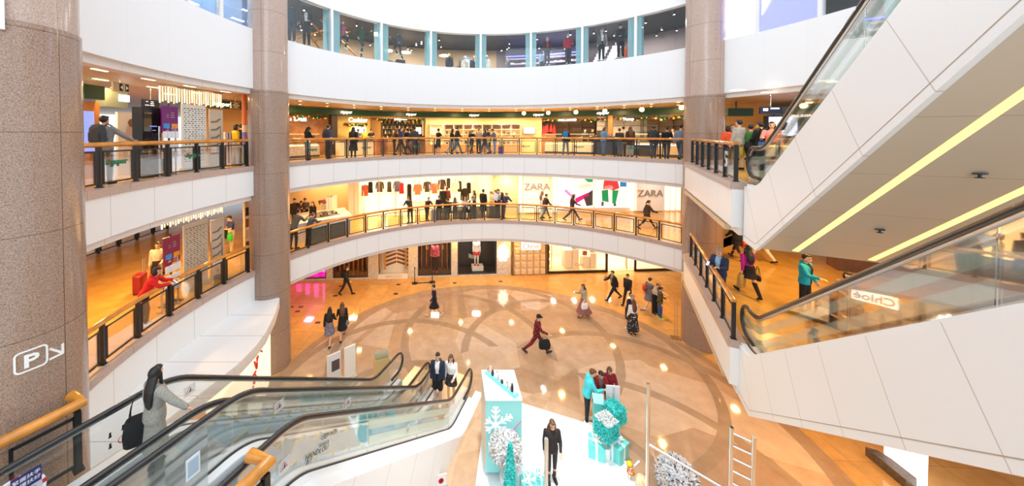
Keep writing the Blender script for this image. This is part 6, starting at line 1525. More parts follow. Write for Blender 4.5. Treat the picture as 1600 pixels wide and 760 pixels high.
# --- middle gallery, along the white shop wall
pm(847, 11.6, 20, STAND, 'woman in white blouse walking beside a man in black', h=1.68, top=('top', (236, 226, 214)), bot=('trousers', (180, 190, 196)), hair=('hair_long', 'brown'))
pm(852.5, 11.3, 10, WALKA, 'man in black jacket walking beside the woman in white', h=1.62, top=('jacket', (44, 36, 40)), bot=('trousers', (80, 92, 106)), fem=False)
pm(894, 11.6, 350, STRIDE, 'long haired woman in dark violet top walking past the poster', h=1.72, top=('top', (50, 34, 66)), bot=('trousers', (60, 66, 80)), hair=('hair_long', 'black'))
o = pm(1011, 12.2, 350, STRIDE, 'woman in black coat hurrying past the white shop wall', h=1.72, top=('coat', (42, 38, 36)), hair=('hair_tail', 'black'), bot=('leggings', K))
# --- middle gallery, right of the bridge balustrade
p = W(1125, 390, L1 + 1.66); q = Vector((p.x, p.y)); o = person(q, L1, 205, PHONE, 'grey haired man in navy jacket reading a phone at the short balustrade', h=1.72, top=('jacket', (36, 48, 76)), bot=('trousers', (44, 50, 66)), layer=('tee', (150, 180, 210)), hair=('hair', 'grey'), fem=False, fine=True)
phone(o, PHONE, 'R', 'smartphone read by the grey haired man')
o = person(W(1169, 462, L1), L1, 80, WALKA, 'woman in magenta jumper, black mini skirt and long black boots', h=1.68, top=('top', (176, 24, 140)), bot=('miniskirt', (18, 17, 18)), hair=('hair_long', 'black'), shoes=(22, 20, 20), kind='boot', fine=True)
handbag(local(o, WALKA, WALKA['J']['wrL']) + Vector((-.02, 0, -.03)), rad(20), (176, 140, 70), 'kraft paper shopping bag carried by the woman in magenta', (.30, .13, .42), .10, 'shopping_bag')
handbag(local(o, WALKA, (.26, 0, 1.0)), rad(80), (40, 36, 36), 'small dark handbag at the hip of the woman in magenta', (.24, .1, .16), .3)
o = person(W(1151, 405, L1), L1, 95, WALKB, 'woman in black coat with an orange bag walking away under the white casing', h=1.7, top=('coat', K), bot=('leggings', (60, 44, 40)), hair=('hair_long', 'black'))
handbag(local(o, WALKB, (.26, .0, 1.12)), rad(80), (236, 96, 40), 'orange shoulder bag on the woman in the black coat', (.34, .14, .3), .3)
person(W(1190, 409, L1), L1, 120, WALKA, 'person in white trousers partly hidden by the white casing', h=1.7, top=('top', (220, 200, 180)), bot=('trousers', (236, 226, 210)))
o = person(W(1257, 488, L1), L1, 290, HOLD, 'man in cyan jacket holding the handle of a suitcase', h=1.74, top=('hoodie', (20, 160, 186)), layer=('tee', (54, 44, 42)), bot=('trousers', (30, 28, 30)), fem=False, fine=True)
p = local(o, HOLD, (.1, .42, 0)); suitcase((p.x, p.y, L1), o.rotation_euler.z, (120, 120, 126), 'grey suitcase in front of the man in cyan', .56, .46)
p = W(1324, 432, L1 + 1.24); person((p.x, p.y), L1, 240, SIT, 'woman with bobbed hair in grey cardigan seated behind the escalator glass', h=1.68, top=('jacket', (140, 122, 116)), bot=('trousers', (90, 80, 76)), hair=('hair_bob', 'black'), lift=.05, fine=True)
p = Vector((p.x + .12, p.y + .12)); b = MB(); b.box((p.x, p.y, L1 + .22), (.5, .5, .44), rad(30)); tag(b.build('stool', paint(120, 80, 44, .4)), 'square timber stool under the seated woman in grey', 'stool')
p = W(1291, 456, L1 + 1.14); person((p.x, p.y), L1, 260, SIT, 'child in brown top seated beside the woman in grey', h=1.5, top=('top', (84, 50, 44)), hair=('hair', 'black'), fem=False, lift=.03)
p = Vector((p.x + .02, p.y + .12)); b = MB(); b.box((p.x, p.y, L1 + .19), (.42, .42, .38), rad(10)); tag(b.build('stool', paint(120, 80, 44, .4)), 'square timber stool under the seated child', 'stool')
# --- ground floor
o = pg(541, 461, 350, WALKA, 'man in black with a black backpack walking past the bronze pipe window', h=1.72, top=('jacket', (28, 27, 30)), bot=('trousers', (36, 34, 34)), fem=False)
backpack(o, WALKA, (22, 22, 24), 'black backpack on the man passing the bronze pipe window')
pg(515, 538, 95, WALKA, 'long haired woman in black cardigan and grey patterned skirt seen from behind', h=1.66, top=('top', (30, 26, 26)), bot=('skirt', mat('pattern_grey', (.20, .18, .22), .8, noise=.8, nscale=26)), hair=('hair_long', 'black'))
o = pg(535, 529, 110, WALKB, 'woman in short black dress walking beside the woman in a patterned skirt', h=1.68, top=('dress', (26, 22, 22)), bot=None, hair=('hair_long', 'brown'))
handbag(local(o, WALKB, (.22, -.02, 1.02)), rad(60), (120, 116, 130), 'small grey handbag of the woman in the short black dress', (.2, .08, .16), .26)
pg(679, 494, 195, WALKB, 'woman in navy dress with white shoes walking alone across the rosette', h=1.66, top=('dress', (28, 26, 36)), bot=None, shoes=(226, 210, 196), hair=('hair_bun', 'black'))
CHK = None
def check(name, a, c, sc):
    m = mat(name, a, .85); nt = m.node_tree; tc = nt.nodes.new('ShaderNodeTexCoord'); ck = nt.nodes.new('ShaderNodeTexChecker'); ck.inputs['Scale'].default_value = sc
    ck.inputs['Color1'].default_value = (*a, 1); ck.inputs['Color2'].default_value = (*c, 1); nt.links.new(tc.outputs['Object'], ck.inputs['Vector']); nt.links.new(ck.outputs['Color'], nt.nodes['Principled BSDF'].inputs['Base Color']); return m
CHK = check('pattern_red_check', lin((.62, .13, .15)), lin((.10, .08, .12)), 14); CHK2 = check('pattern_grey_check', lin((.30, .28, .28)), lin((.12, .11, .11)), 16); CAMO = mat('pattern_camouflage', (.10, .085, .03), .8, noise=.85, nscale=9)
DOTS = mat('pattern_dotted', (.014, .013, .014), .8)
nt = DOTS.node_tree; tc = nt.nodes.new('ShaderNodeTexCoord'); vo = nt.nodes.new('ShaderNodeTexVoronoi'); vo.inputs['Scale'].default_value = 13; lt = nt.nodes.new('ShaderNodeMath'); lt.operation = 'LESS_THAN'; lt.inputs[1].default_value = .22
mx = nt.nodes.new('ShaderNodeMix'); mx.data_type = 'RGBA'; mx.inputs['A'].default_value = (.014, .013, .014, 1); mx.inputs['B'].default_value = (.75, .72, .68, 1)
nt.links.new(tc.outputs['Object'], vo.inputs['Vector']); nt.links.new(vo.outputs['Distance'], lt.inputs[0]); nt.links.new(lt.outputs[0], mx.inputs['Factor']); nt.links.new(mx.outputs['Result'], nt.nodes['Principled BSDF'].inputs['Base Color'])
o = pg(838, 552, 345, STRIDE, 'man in red and navy checked suit and black cap striding with a black bag', h=1.78, top=('jacket', CHK), bot=('trousers', CHK), fem=False, hair=('hair', 'black'), hat=('cap', (20, 19, 20)), shoes=(60, 54, 52), kind='sneaker', fine=True)
handbag(local(o, STRIDE, STRIDE['J']['wrR']) + Vector((-.16, -.1, -.05)), 0, (26, 24, 24), 'large black bag carried by the man in the checked suit', (.46, .16, .36), .12)
o = pg(912, 495, 190, PHONEWALK, 'woman in beige jacket and pleated rose skirt walking with a phone', h=1.72, top=('jacket', (176, 158, 132)), bot=('longskirt', (150, 96, 100)), shoes=(120, 86, 50), hair=('hair_long', 'brown'))
phone(o, PHONEWALK, 'R', 'smartphone held by the woman in the rose skirt')
handbag(local(o, PHONEWALK, PHONEWALK['J']['wrL']) + Vector((0, 0, .1)), rad(20), (246, 244, 240), 'white tote bag of the woman in the rose skirt', (.36, .12, .30), .14)
pg(959, 469, 190, STRIDE, 'man in black jacket over a grey shirt striding past the bright shop', h=1.78, top=('jacket', (30, 28, 30)), layer=('tee', (150, 146, 142)), bot=('trousers', (30, 28, 32)), fem=False)
o = pg(981, 476, 215, WALKB, 'man in black shirt with a backpack walking behind the striding man', h=1.74, top=('top', (34, 30, 30)), bot=('trousers', (30, 28, 32)), fem=False)
o = pg(982, 514, 300, LOOK, 'man in navy t-shirt and grey vest bending towards the woman in a dotted dress', h=1.76, top=('tee', (44, 52, 84)), bot=('shorts', (44, 42, 50)), layer=('tee', (140, 140, 144)), hair=('hair', 'fair'), fem=False, shoes=(236, 232, 230), kind='sneaker')
handbag(local(o, LOOK, (-.30, .1, 1.0)), rad(10), (40, 60, 96), 'dark blue shopping bag beside the man in navy', (.32, .12, .46), .12, 'shopping_bag')
pg(989, 523, 95, STAND, 'woman in grey knitted hat, white top and black dotted dress seen from behind', h=1.66, top=('top', (236, 230, 226)), bot=('longskirt', DOTS), hair=('hair_long', 'brown'), hat=('beanie', (140, 140, 140)))
o = pg(1014, 482, 20, WALKA, 'woman in black cap and grey dress carrying a small red bag', h=1.68, top=('dress', (104, 104, 116)), bot=None, hair=('hair', 'black'), hat=('cap', K), shoes=(230, 226, 220), kind='sneaker')
handbag(local(o, WALKA, (-.16, -.20, 1.28)), rad(70), (206, 50, 36), 'small red bag on the back of the woman in the black cap', (.26, .12, .26), .06)
pg(1023, 490, 300, LOOK, 'boy in pale grey top and black trousers in the group of three', h=1.66, top=('top', (190, 186, 182)), bot=('wide', (26, 25, 28)), hair=('hair', 'brown'), fem=False)
pg(1031, 498, 330, STANDB, 'girl in camouflage jacket and jeans in the group of three', h=1.62, top=('jacket', CAMO), bot=('trousers', (56, 84, 140)), hair=('hair_tail', 'black'), shoes=(190, 214, 90), kind='sneaker')
# couple at the foot of the escalator
o = pg(684, 631, 262, STAND, 'young man in navy jacket, white shirt and black shorts at the escalator foot', h=1.78, top=('jacket', (34, 42, 66)), layer=('tee', (240, 238, 236)), bot=('shorts', (20, 19, 20)), fem=False, hair=('hair', 'black'), shoes=(230, 226, 222), kind='sneaker', fine=True)
pg(705, 628, 255, STANDB, 'young woman in white blouse and checked skirt beside the young man at the escalator foot', h=1.66, top=('top', (244, 238, 230)), bot=('miniskirt', CHK2), hair=('hair_long', 'brown'), shoes=(70, 50, 44), fine=True)
# woman riding down
p = ptA(-.49, 0, .66); zst = L1 + .03
o = person((p.x, p.y), 0, math.degrees(math.atan2(dd.y, dd.x)), ESC, 'woman in long grey coat with long dark hair riding the escalator, hand on its rail', h=1.64, top=('longcoat', mat('pattern_grey_coat', lin((.60, .58, .54)), .9, noise=.16, nscale=40, bump=.4, bscale=60)), bot=('trousers', (60, 58, 58)), hair=('hair_long', 'black'), shoes=(40, 36, 34), fine=True, lift=zst)
handbag(local(o, ESC, (-.24, -.10, 1.26)), o.rotation_euler.z + rad(60), (20, 19, 21), 'soft black shoulder bag on the woman in the grey coat', (.38, .2, .40), .36)
# ================================================================ shop dummies
def dummy(px, r, z, head, P, label, top, bot, headless=False, h=1.84, hat=None, hair=None, block_h=None, layer=None, m=MANQ, shoes=(230, 230, 230), at=None):
    p = at if at is not None else at_r(px, r, 60)
    o = link('mannequin', body_mesh(P, 'dummy', False, headless), None, (p.x, p.y, z), rad(head) - PI / 2); o.scale = (h / 1.72,) * 3; tag(o, label, 'mannequin')
    if m is not MANQ:
        for s in o.material_slots: s.link = 'OBJECT'; s.material = m
    for k in (bot, layer, top):
        if k: wear(P, o, k[0], cloth(*k[1]) if isinstance(k[1], tuple) else k[1], False, k is top and bool(layer) and top[0] in ('jacket', 'puffer') and layer[0] in ('tee', 'top'))
    for n in 'LR': wear(P, o, 'sneaker' + n, cloth(*shoes), False)
    if hat: wear(P, o, hat[0], cloth(*hat[1]), False)
    if block_h:
        b = MB(); b.box((0, 0, 0), (.5, .5, block_h)); q = b.build('display_block', paint(60, 58, 60, .5)); q.location = (p.x, p.y, z - block_h / 2 - .004); q.rotation_euler.z = rad(head)
        tag(q, 'dark display block under the %s' % ' '.join(label.split()[:9]).replace('mannequin', 'dummy'), 'display block')
    return o
Z3 = 13.40
dummy(456, 11.05, Z3, 300, STAND, 'mannequin in charcoal tracksuit nearest the back column', ('jacket', (50, 56, 66)), ('trousers', (60, 66, 76)), True, block_h=1.38)
dummy(479, 11.1, Z3, 285, STANDB, 'mannequin in black jacket over a white top behind the curved glass', ('jacket', K), ('trousers', (34, 36, 40)), True, layer=('tee', WHT), h=1.9, block_h=1.38)
dummy(534, 11.1, Z3, 320, RUN, 'running mannequin in olive jacket with a bright pink top', ('jacket', (96, 110, 76)), ('leggings', (44, 46, 52)), True, layer=('tee', (226, 30, 150)), block_h=1.38)
dummy(564, 11.1, Z3, 320, RUNB, 'running mannequin in dark green padded jacket', ('puffer', (60, 76, 56)), ('leggings', (70, 82, 84)), True, block_h=1.38)
dummy(625, 11.1, Z3 + .18, 200, RUN, 'running mannequin in grey vest with blue collar on a dark stand', ('jacket', (84, 86, 92)), ('leggings', (60, 64, 76)), True, layer=('tee', (40, 140, 220)), h=1.72, block_h=1.56)
dummy(702, 12.0, 12.72, 275, STAND, 'mannequin in dark grey jacket with a golden head below the ceiling disc', ('jacket', (64, 66, 76)), ('trousers', K), h=1.8, m=MATS['gold_metal'], block_h=.7)
dummy(727, 12.3, 12.72, 270, STAND, 'mannequin in white hooded coat beneath the blue logo', ('puffer', (240, 232, 224)), ('trousers', K), h=1.72, hat=('scarf', (240, 232, 224)), m=MANQB, block_h=.7)
dummy(740, 12.6, 12.72, 270, STAND, 'mannequin in dark jacket with a golden head beneath the blue logo', ('jacket', (60, 62, 72)), ('trousers', K), h=1.8, m=MATS['gold_metal'], block_h=.7)
dummy(760, 12.2, 12.72, 280, STAND, 'mannequin in white hooded coat beside the central window bar', ('puffer', (244, 238, 230)), ('trousers', K), h=1.74, hat=('scarf', (240, 232, 224)), m=MANQB, block_h=.7)
p = at_r(794, 12.6, 90); person(p, 12.72, 200, STAND, 'shop visitor in dark jacket before the blue lit shoe wall', h=1.7, top=('jacket', (44, 48, 66)), fem=False)
b = MB(); b.box((p.x, p.y, 12.36), (1.0, 1.0, .712)); tag(b.build('shop_step', paint(90, 86, 84, .5)), 'grey step under the visitor before the shoe wall', 'step')
p = at_r(847, 11.7, 90); person(p, 12.80, 60, STAND, 'shop visitor in pale blue shirt beside the window mannequin', h=1.68, top=('top', (170, 196, 226)), fem=False)
b = MB(); b.box((p.x, p.y, 12.40), (.8, .8, .79)); tag(b.build('shop_step', paint(90, 86, 84, .5)), 'grey step under the visitor in pale blue', 'step')
dummy(855, 11.1, Z3, 265, STAND, 'mannequin in black jacket with a red front, arms at its sides', ('jacket', (44, 44, 46)), ('trousers', (40, 40, 46)), layer=('tee', (176, 40, 60)), h=1.76, block_h=1.38)
dummy(888, 11.1, Z3, 262, STANDB, 'mannequin in red and black jacket with baggy trousers', ('jacket', (170, 40, 66)), ('wide', (58, 60, 72)), h=1.84, block_h=1.38)
dummy(940, 11.1, Z3, 262, STAND, 'mannequin in patterned grey jacket over a white top', ('puffer', mat('pattern_mottled', (.12, .12, .13), .7, noise=.8, nscale=24)), ('trousers', (34, 38, 46)), layer=('top', WHT), h=1.82, block_h=1.38)
dummy(970, 11.1, Z3, 215, STANDB, 'mannequin in black tracksuit with a white side stripe and black hat', ('jacket', (36, 42, 52)), ('trousers', (36, 40, 50)), hat=('beanie', K), h=1.88, block_h=1.38)
dummy(982, 11.9, 12.72, 200, STAND, 'mannequin in coral hooded jacket beside the window bar', ('puffer', (236, 110, 84)), ('trousers', (60, 60, 60)), hat=('scarf', (236, 110, 84)), h=1.7, m=MANQ, block_h=.7)
dummy(961, 12.1, 12.3, 230, SIT, 'small seated mannequin in red behind the black tracksuit', ('top', (214, 50, 44)), ('trousers', (60, 60, 60)), h=1.6, block_h=.29)
# ground floor window dummies
p = wallpt(680, .42); dummy(0, 0, .19, 270, STAND, 'mannequin in bright red and white jacket before bronze pipes', ('puffer', mat('pattern_red_print', (.80, .10, .12), .6, noise=.7, nscale=9)), ('trousers', (60, 34, 30)), h=2.05, at=p, m=MANQB, shoes=(200, 110, 100))
p = wallpt(746.5, .55); dummy(0, 0, .49, 270, STAND, 'mannequin in white and red knitted outfit before the large number', ('coat', (250, 236, 228)), ('leggings', (250, 240, 230)), h=1.86, at=p, shoes=(214, 40, 44), layer=('miniskirt', (214, 40, 50)))
for px, c, nm in ((600, (206, 150, 120), 'tan'), (676, (236, 150, 120), 'coral'), (652, (226, 150, 116), 'peach')): pass
# ================================================================ turquoise gift stand on the ground floor
TUR = paint(110, 214, 208, .4); TURL = paint(150, 224, 222, .4); TURD = mat('turquoise_shreds', lin((.22, .80, .78)), .6, noise=.3, nscale=20)
WPAP = mat('white_shreds', (.80, .79, .78), .6, noise=.25, nscale=20)
# white platform
PL = [W(*q, .1) for q in [(815, 630), (925, 664), (985, 730), (1010, 800), (735, 820), (752, 690), (762, 640)]]
b = MB(); b.prism([(p.x, p.y, .002) for p in PL], (0, 0, .098)); tag(b.build('display_platform', paint(240, 244, 244, .18)), 'glossy white platform under the turquoise gift displays', 'platform')
# tall box on casters
A, B = W(759, 739, .22), W(815, 739, .22); A.z = B.z = 0
ax = (B - A).normalized(); ay = Vector((-ax.y, ax.x, 0)); BW, BD, BH = (B - A).length, 1.06, 1.95; rzb = math.atan2(ax.y, ax.x); c0 = (A + B) / 2 + ay * BD / 2
root = empty('gift_cabinet', (c0.x, c0.y, .1), rzb, 'tall turquoise cabinet on casters with a white snowflake and a white top', 'cabinet')
b = MB(); b.box((0, 0, .12 + BH / 2), (BW, BD, BH)); b.build('cabinet_body', TURL, root)
b = MB(); b.box((0, 0, .12 + BH + .015), (BW + .02, BD + .02, .03)); b.build('white_top', paint(240, 246, 246, .3), root)
b = MB(); b.box((-BW / 2 - .003, 0, .12 + BH / 2), (.012, BD, BH)); b.build('side_panel', paint(222, 214, 196, .5), root)
b = MB()
cx_, cz_ = -.22, 1.42
for k in range(6):
    a = PI / 6 + PI / 3 * k; u = Vector((math.cos(a), 0, math.sin(a))); v = Vector((-math.sin(a), 0, math.cos(a))); o_ = Vector((cx_, -BD / 2 - .004, cz_))
    def st(p, q, w): n = (q - p).normalized(); s = Vector((-n.z, 0, n.x)) * w; e = Vector((0, -.0004 * len(b.f) / 6, 0)); b.prism([o_ + p - s + e, o_ + q - s + e, o_ + q + s + e, o_ + p + s + e], (0, -.006, 0))
    L_ = .30 if math.cos(a) < -.5 else .5
    st(u * .0, u * L_, .035)
    for t, w in ((.16, .15), (.3, .16), (.42, .1)):
        if t > L_ - .04: continue
        for s in (-1, 1): st(u * t, u * (t + w * .7) + v * s * w * .7, .024)
b.build('snowflake', paint(244, 248, 248, .4), root)
for c, p, q in (((236, 70, 150), (.05, .96), (.46, 1.42)), ((60, 80, 90), (-.02, .98), (.46, .86)), ((226, 206, 60), (-.4, .5), (.1, .86))):
    b = MB(); b.tube([(p[0], -BD / 2 - .008, p[1] + .1), (q[0], -BD / 2 - .008, q[1] + .1)], .008, 5); b.build('ribbon_line', paint(*c, .4), root)
for x in (-BW / 2 + .12, BW / 2 - .12):
    for y in (-BD / 2 + .12, BD / 2 - .12): b = MB(); b.lathe([(.05, -.02), (.05, .02)], (x, y, .055), 12, M=Matrix.Rotation(PI / 2, 3, 'X')); b.box((x, y, .1), (.07, .05, .05)); b.build('caster', DARK, root)
z = .1 + .12 + BH + .03; t0 = c0 + ay * .44 - ax * .34; t1 = c0 - ay * .46 + ax * .36; tv = (t1 - t0).normalized()
root2 = empty('display_tray', ((t0.x + t1.x) / 2, (t0.y + t1.y) / 2, z), math.atan2(tv.y, tv.x), 'narrow turquoise tray lying across the white cabinet top', 'tray'); b = MB(); b.box((0, 0, .03), ((t1 - t0).length, .17, .06)); b.build('tray_body', TUR, root2)
for k in range(12):
    p = t0.lerp(t1, (k + .7) / 12.5); b = MB(); hh = .10 + .06 * ((k * 5) % 3); b.lathe([(0, 0), (.035, 0), (.04, hh * .5), (.022, hh), (0, hh)], (p.x, p.y, z + .06), 8)
    i = (k * 7) % 4; nm = ['silver', 'white', 'black', 'pale pink'][i]; tag(b.build('ornament', [CHROME, paint(240, 244, 244), BLACK, paint(240, 200, 206)][i], smooth='auto'), '%s small ornament standing on the turquoise tray' % nm, 'ornament', '%s ornaments on the turquoise tray' % nm)
def shred(b, c, f, n, L, w, rr, lim=None):
    """paper shreds standing off a surface; f(u) gives point and normal"""
    for k in range(n):
        p, nn_ = f(rr); p = p + Vector(c); t = nn_.cross(Vector((rr.gauss(0, 1), rr.gauss(0, 1), rr.gauss(0, 1)))).normalized(); q = (nn_ * rr.uniform(.35, 1) + t * rr.uniform(0, .9)).normalized() * L * rr.uniform(.6, 1.1); s = q.cross(nn_ + t * .3).normalized() * w
        b.add([p - s, p + s, p + q * .6 + s + t * .01, p + q + nn_ * -.01, p + q * .6 - s + t * .01], [(0, 1, 2, 3, 4)], mi=0 if rr.random() < .86 else 1)
def sphere_f(r):
    def f(rr):
        n = Vector((rr.gauss(0, 1), rr.gauss(0, 1), rr.gauss(0, 1))).normalized(); return n * r, n
    return f
def cube_f(h):
    def f(rr):
        i = rr.randrange(3); s = rr.choice((-1, 1)); v = [rr.uniform(-h, h) for _ in range(3)]; v[i] = s * h; n = [0, 0, 0]; n[i] = s; return Vector(v), Vector(n)
    return f
def shredball(px, py, zc, r, label, m2, base):
    p = W(px, py, zc); root = empty('shredded_paper_tree', (p.x, p.y, base), 0, label, 'paper tree'); rr = random.Random(int(px)); zl = zc - base
    b = MB(); b.ball((0, 0, zl), r * .93, 20, 14); b.build('inner_ball', m2[0], root, smooth=True)
    b = MB(); shred(b, (0, 0, zl), sphere_f(r * .92), 2600, r * .28, r * .035, rr); b.build('paper_leaves', m2, root, fix=False)
    ph = min(.22, zl - r * .8); b = MB(); b.lathe([(.0, 0), (.13, 0), (.16, ph), (.03, ph), (.03, max(ph, zl - r * .9)), (0, max(ph, zl - r * .9))], n=14); b.build('pot', paint(236, 238, 238), root, smooth='auto')
shredball(790, 699, 1.05, .40, 'large ball tree of white shredded paper in front of the snowflake cabinet', [WPAP, mat('shreds_grey', (.45, .40, .34), .6)], .1)
shredball(1058, 748, .48, .44, 'large ball tree of white and black shredded paper behind the metal rail', [mat('shreds_white_grey', (.80, .80, .81), .5), mat('shreds_black', (.05, .05, .06), .5)], 0.)
# turquoise cone tree
p = W(797, 800, .1); root = empty('cone_tree', (p.x, p.y, .1), 0, 'turquoise tinsel cone tree in front of the white ball tree', 'paper tree'); rr = random.Random(4); HC = 1.25; HC = max(.9, min(1.9, D(797, 692, p.y).z - .1))
b = MB(); b.lathe([(.0, .0), (.20, .02), (.03, HC - .04), (0, HC - .03)], n=18); b.build('inner_cone', TURD, root, smooth='auto')
def cone_f(rr):
    t = rr.random() ** .7; t = 1 - t if False else rr.random(); a = rr.uniform(0, 2 * PI); r = .20 * (1 - t * .9); n = Vector((math.cos(a), math.sin(a), .2)).normalized(); return Vector((r * math.cos(a), r * math.sin(a), .02 + t * (HC - .05))), n
b = MB(); shred(b, (0, 0, 0), cone_f, 2400, .055, .010, rr); b.build('tinsel', [TURD, TUR], root, fix=False)
# two turquoise cube trees
def cubetree(px, py, zc, h, label, topwhite, base):
    p = W(px, py, zc); root = empty('cube_tree', (p.x, p.y, base), rad(25), label, 'paper tree'); rr = random.Random(int(px) + 1); zl = zc - base
    b = MB(); b.box((0, 0, zl), (2 * h, 2 * h, 2 * h)); b.build('inner_cube', TURD, root)
    b = MB(); shred(b, (0, 0, zl), cube_f(h), 1700, .07, .012, rr); b.build('paper_leaves', [TURD, TUR], root, fix=False)
    if topwhite:
        b = MB(); rr2 = random.Random(3)
        def tf(rr): return Vector((rr.uniform(-h, h), rr.uniform(-h, h), h)), Vector((0, 0, 1))
        shred(b, (0, 0, zl), tf, 1000, .085, .016, rr2); b.build('white_frosting', [WPAP, WPAP], root, fix=False)
    b = MB(); b.tube([(0, 0, .3), (0, 0, zl - h)], .02, 8); b.build('stem', paint(220, 224, 220), root)
    b = MB(); b.lathe([(.0, 0), (.11, 0), (.12, .34), (.10, .34), (.10, .30), (0, .30)], n=18); b.build('pot', paint(232, 236, 236, .3), root, smooth='auto')
cubetree(947.5, 668, .98, .21, 'turquoise paper cube tree with frosted top in front, white pot', True, .1)
cubetree(960, 645, 1.02, .21, 'turquoise paper cube tree behind the frosted one', False, .1)
def giftbox(px, py, s, rz, label, z=.1, m=None):
    p = W(px, py, z); root = empty('gift_box', (p.x, p.y, z), rz, label, 'gift box')
    b = MB(); b.box((0, 0, s[2] / 2), s); b.build('box_body', m or TUR, root); b = MB(); b.box((0, 0, s[2] * .93), (s[0] + .02, s[1] + .02, s[2] * .16)); b.build('lid', m or TUR, root)
    RB = paint(244, 246, 246, .4); b = MB(); b.box((0, 0, s[2] / 2 + .003), (s[0] * .14, s[1] + .03, s[2] + .02)); b.box((0, 0, s[2] / 2 + .002), (s[0] + .03, s[1] * .14, s[2] + .018)); b.build('ribbon', RB, root)
    b = MB()
    for k in range(4): a = PI / 4 + PI / 2 * k; b.tube([(0, 0, s[2] + .01), (.10 * math.cos(a - .3), .10 * math.sin(a - .3), s[2] + .11), (.16 * math.cos(a), .16 * math.sin(a), s[2] + .07), (.10 * math.cos(a + .3), .10 * math.sin(a + .3), s[2] + .02), (0, 0, s[2] + .01)], .016, 6)
    b.ball((0, 0, s[2] + .03), .035, 8, 6); b.build('bow', RB, root, smooth='auto')
giftbox(932, 711, (.42, .38, .40), rad(-24), 'turquoise gift box with white bow below the service pedestal')
giftbox(964, 713, (.46, .42, .44), rad(32), 'turquoise gift box with large white bow beside the white pot')
giftbox(826, 766, (.36, .34, .26), rad(10), 'turquoise gift box with white ribbon near the pole with the guard')
giftbox(846, 752, (.26, .26, .16), rad(-14), 'small turquoise gift box beside the larger one near the pole')
giftbox(812, 748, (.3, .28, .34), rad(20), 'white gift box with white bow beside the cabinet', m=paint(240, 246, 246, .4))
p = W(934, 681, .1); root = empty('pedestal', (p.x, p.y, .1), rad(-14), 'narrow turquoise pedestal between the cyan hoodie man and the cube trees', 'pedestal'); b = MB(); b.box((0, 0, .55), (.26, .22, 1.1)); b.build('post_body', TUR, root); b = MB(); b.box((0, -.01, 1.13), (.30, .28, .06), M=Matrix.Rotation(rad(24), 3, 'X')); b.build('slanted_top', TURL, root)
p = W(957, 676, 0.0); root = empty('sign_board', (p.x, p.y, 0.0), rad(-6), 'white upright notice board with its back to the viewer behind the cube trees', 'sign board'); b = MB(); b.box((0, 0, 1.18), (.40, .04, .58)); b.build('board', paint(226, 228, 234, .4), root)
b = MB(); b.box((.02, -.03, 1.0), (.05, .02, .9)); b.box((.02, .0, .45), (.05, .05, .9)); b.box((.02, 0, .015), (.4, .3, .03)); b.build('stand', paint(200, 200, 206, .4), root)
# small figure of wire, yellow ball and orange rings at the platform edge
p = W(985, 748, .1); root = empty('wire_ornament', (p.x, p.y, .1), 0, 'small ornament of silver rods with a yellow ball and orange rings at the platform edge', 'ornament')
b = MB(); b.tube([(-.14, 0, .5), (-.10, 0, .34), (0, 0, .24), (.16, .02, .36), (.26, .03, .44)], .02, 7); b.tube([(0, 0, .24), (-.02, 0, .0)], .025, 7); b.build('silver_rod', CHROME, root, smooth='auto')
b = MB(); b.ball((-.03, 0, .40), .065, 14, 10); b.build('yellow_ball', paint(250, 214, 30, .4), root, smooth=True)
for z in (.16, .24): b = MB(); b.tube([(.07 * math.cos(2 * PI * k / 16), .07 * math.sin(2 * PI * k / 16), z) for k in range(16)], .018, 6, closed=True); b.build('orange_ring', paint(240, 120, 30, .4), root, smooth='auto')
p = W(1003, 764, .1); root = empty('straw_ball', (p.x, p.y, .1), 0, 'pale straw coloured ball lying at the platform edge', 'ball'); b = MB(); b.ball((0, 0, .16), .17, 18, 12); b.build('ball_body', mat('straw', (.75, .55, .33), .6, noise=.3, nscale=14), root, smooth=True)
# people around the stand
o = pg(917, 659, 350, LOOK, 'man in cyan hoodie and black trousers showing something at the gift stand', h=1.76, top=('hoodie', (80, 214, 224)), bot=('trousers', (38, 36, 42)), fem=False, hair=('hair', 'ginger'), shoes=(240, 236, 230), kind='sneaker', fine=True)
pg(935, 652, 270, LOOK, 'woman in red cardigan with a checked scarf at the gift stand', h=1.66, top=('jacket', (140, 24, 34)), layer=('tee', (110, 104, 96)), bot=('skirt', mat('pattern_skirt', (.5, .48, .46), .8, noise=.5, nscale=22)), hair=('hair', 'black'), shoes=(150, 90, 60), fine=True)
o = pg(951, 648, 262, PHONE, 'woman in maroon jumper reading at the gift stand', h=1.64, top=('top', (124, 22, 36)), bot=('trousers', (40, 36, 38)), hair=('hair_bob', 'brown'), fine=True)
handbag(local(o, PHONE, (-.26, 0, 1.1)), rad(40), (70, 30, 34), 'dark maroon handbag of the woman reading at the gift stand', (.26, .12, .24), .24)
b = MB(); m = W(931, 603, 1.08); b.box(m, (.24, .17, .012), rad(12), M=Matrix.Rotation(rad(12), 3, 'Z') @ Matrix.Rotation(rad(-24), 3, 'X')); tag(b.build('leaflet', paint(244, 226, 226, .5)), 'open pale leaflet shown between the three people at the gift stand', 'leaflet')
o = person(W(862, 752, .1), .1, 268, STANDB, 'woman with long brown hair in black top and trousers alone on the white platform', h=1.66, top=('top', (44, 36, 36)), bot=('leggings', (50, 44, 44)), hair=('hair_long', 'brown'), shoes=(46, 38, 38), kind='sneaker', fine=True)
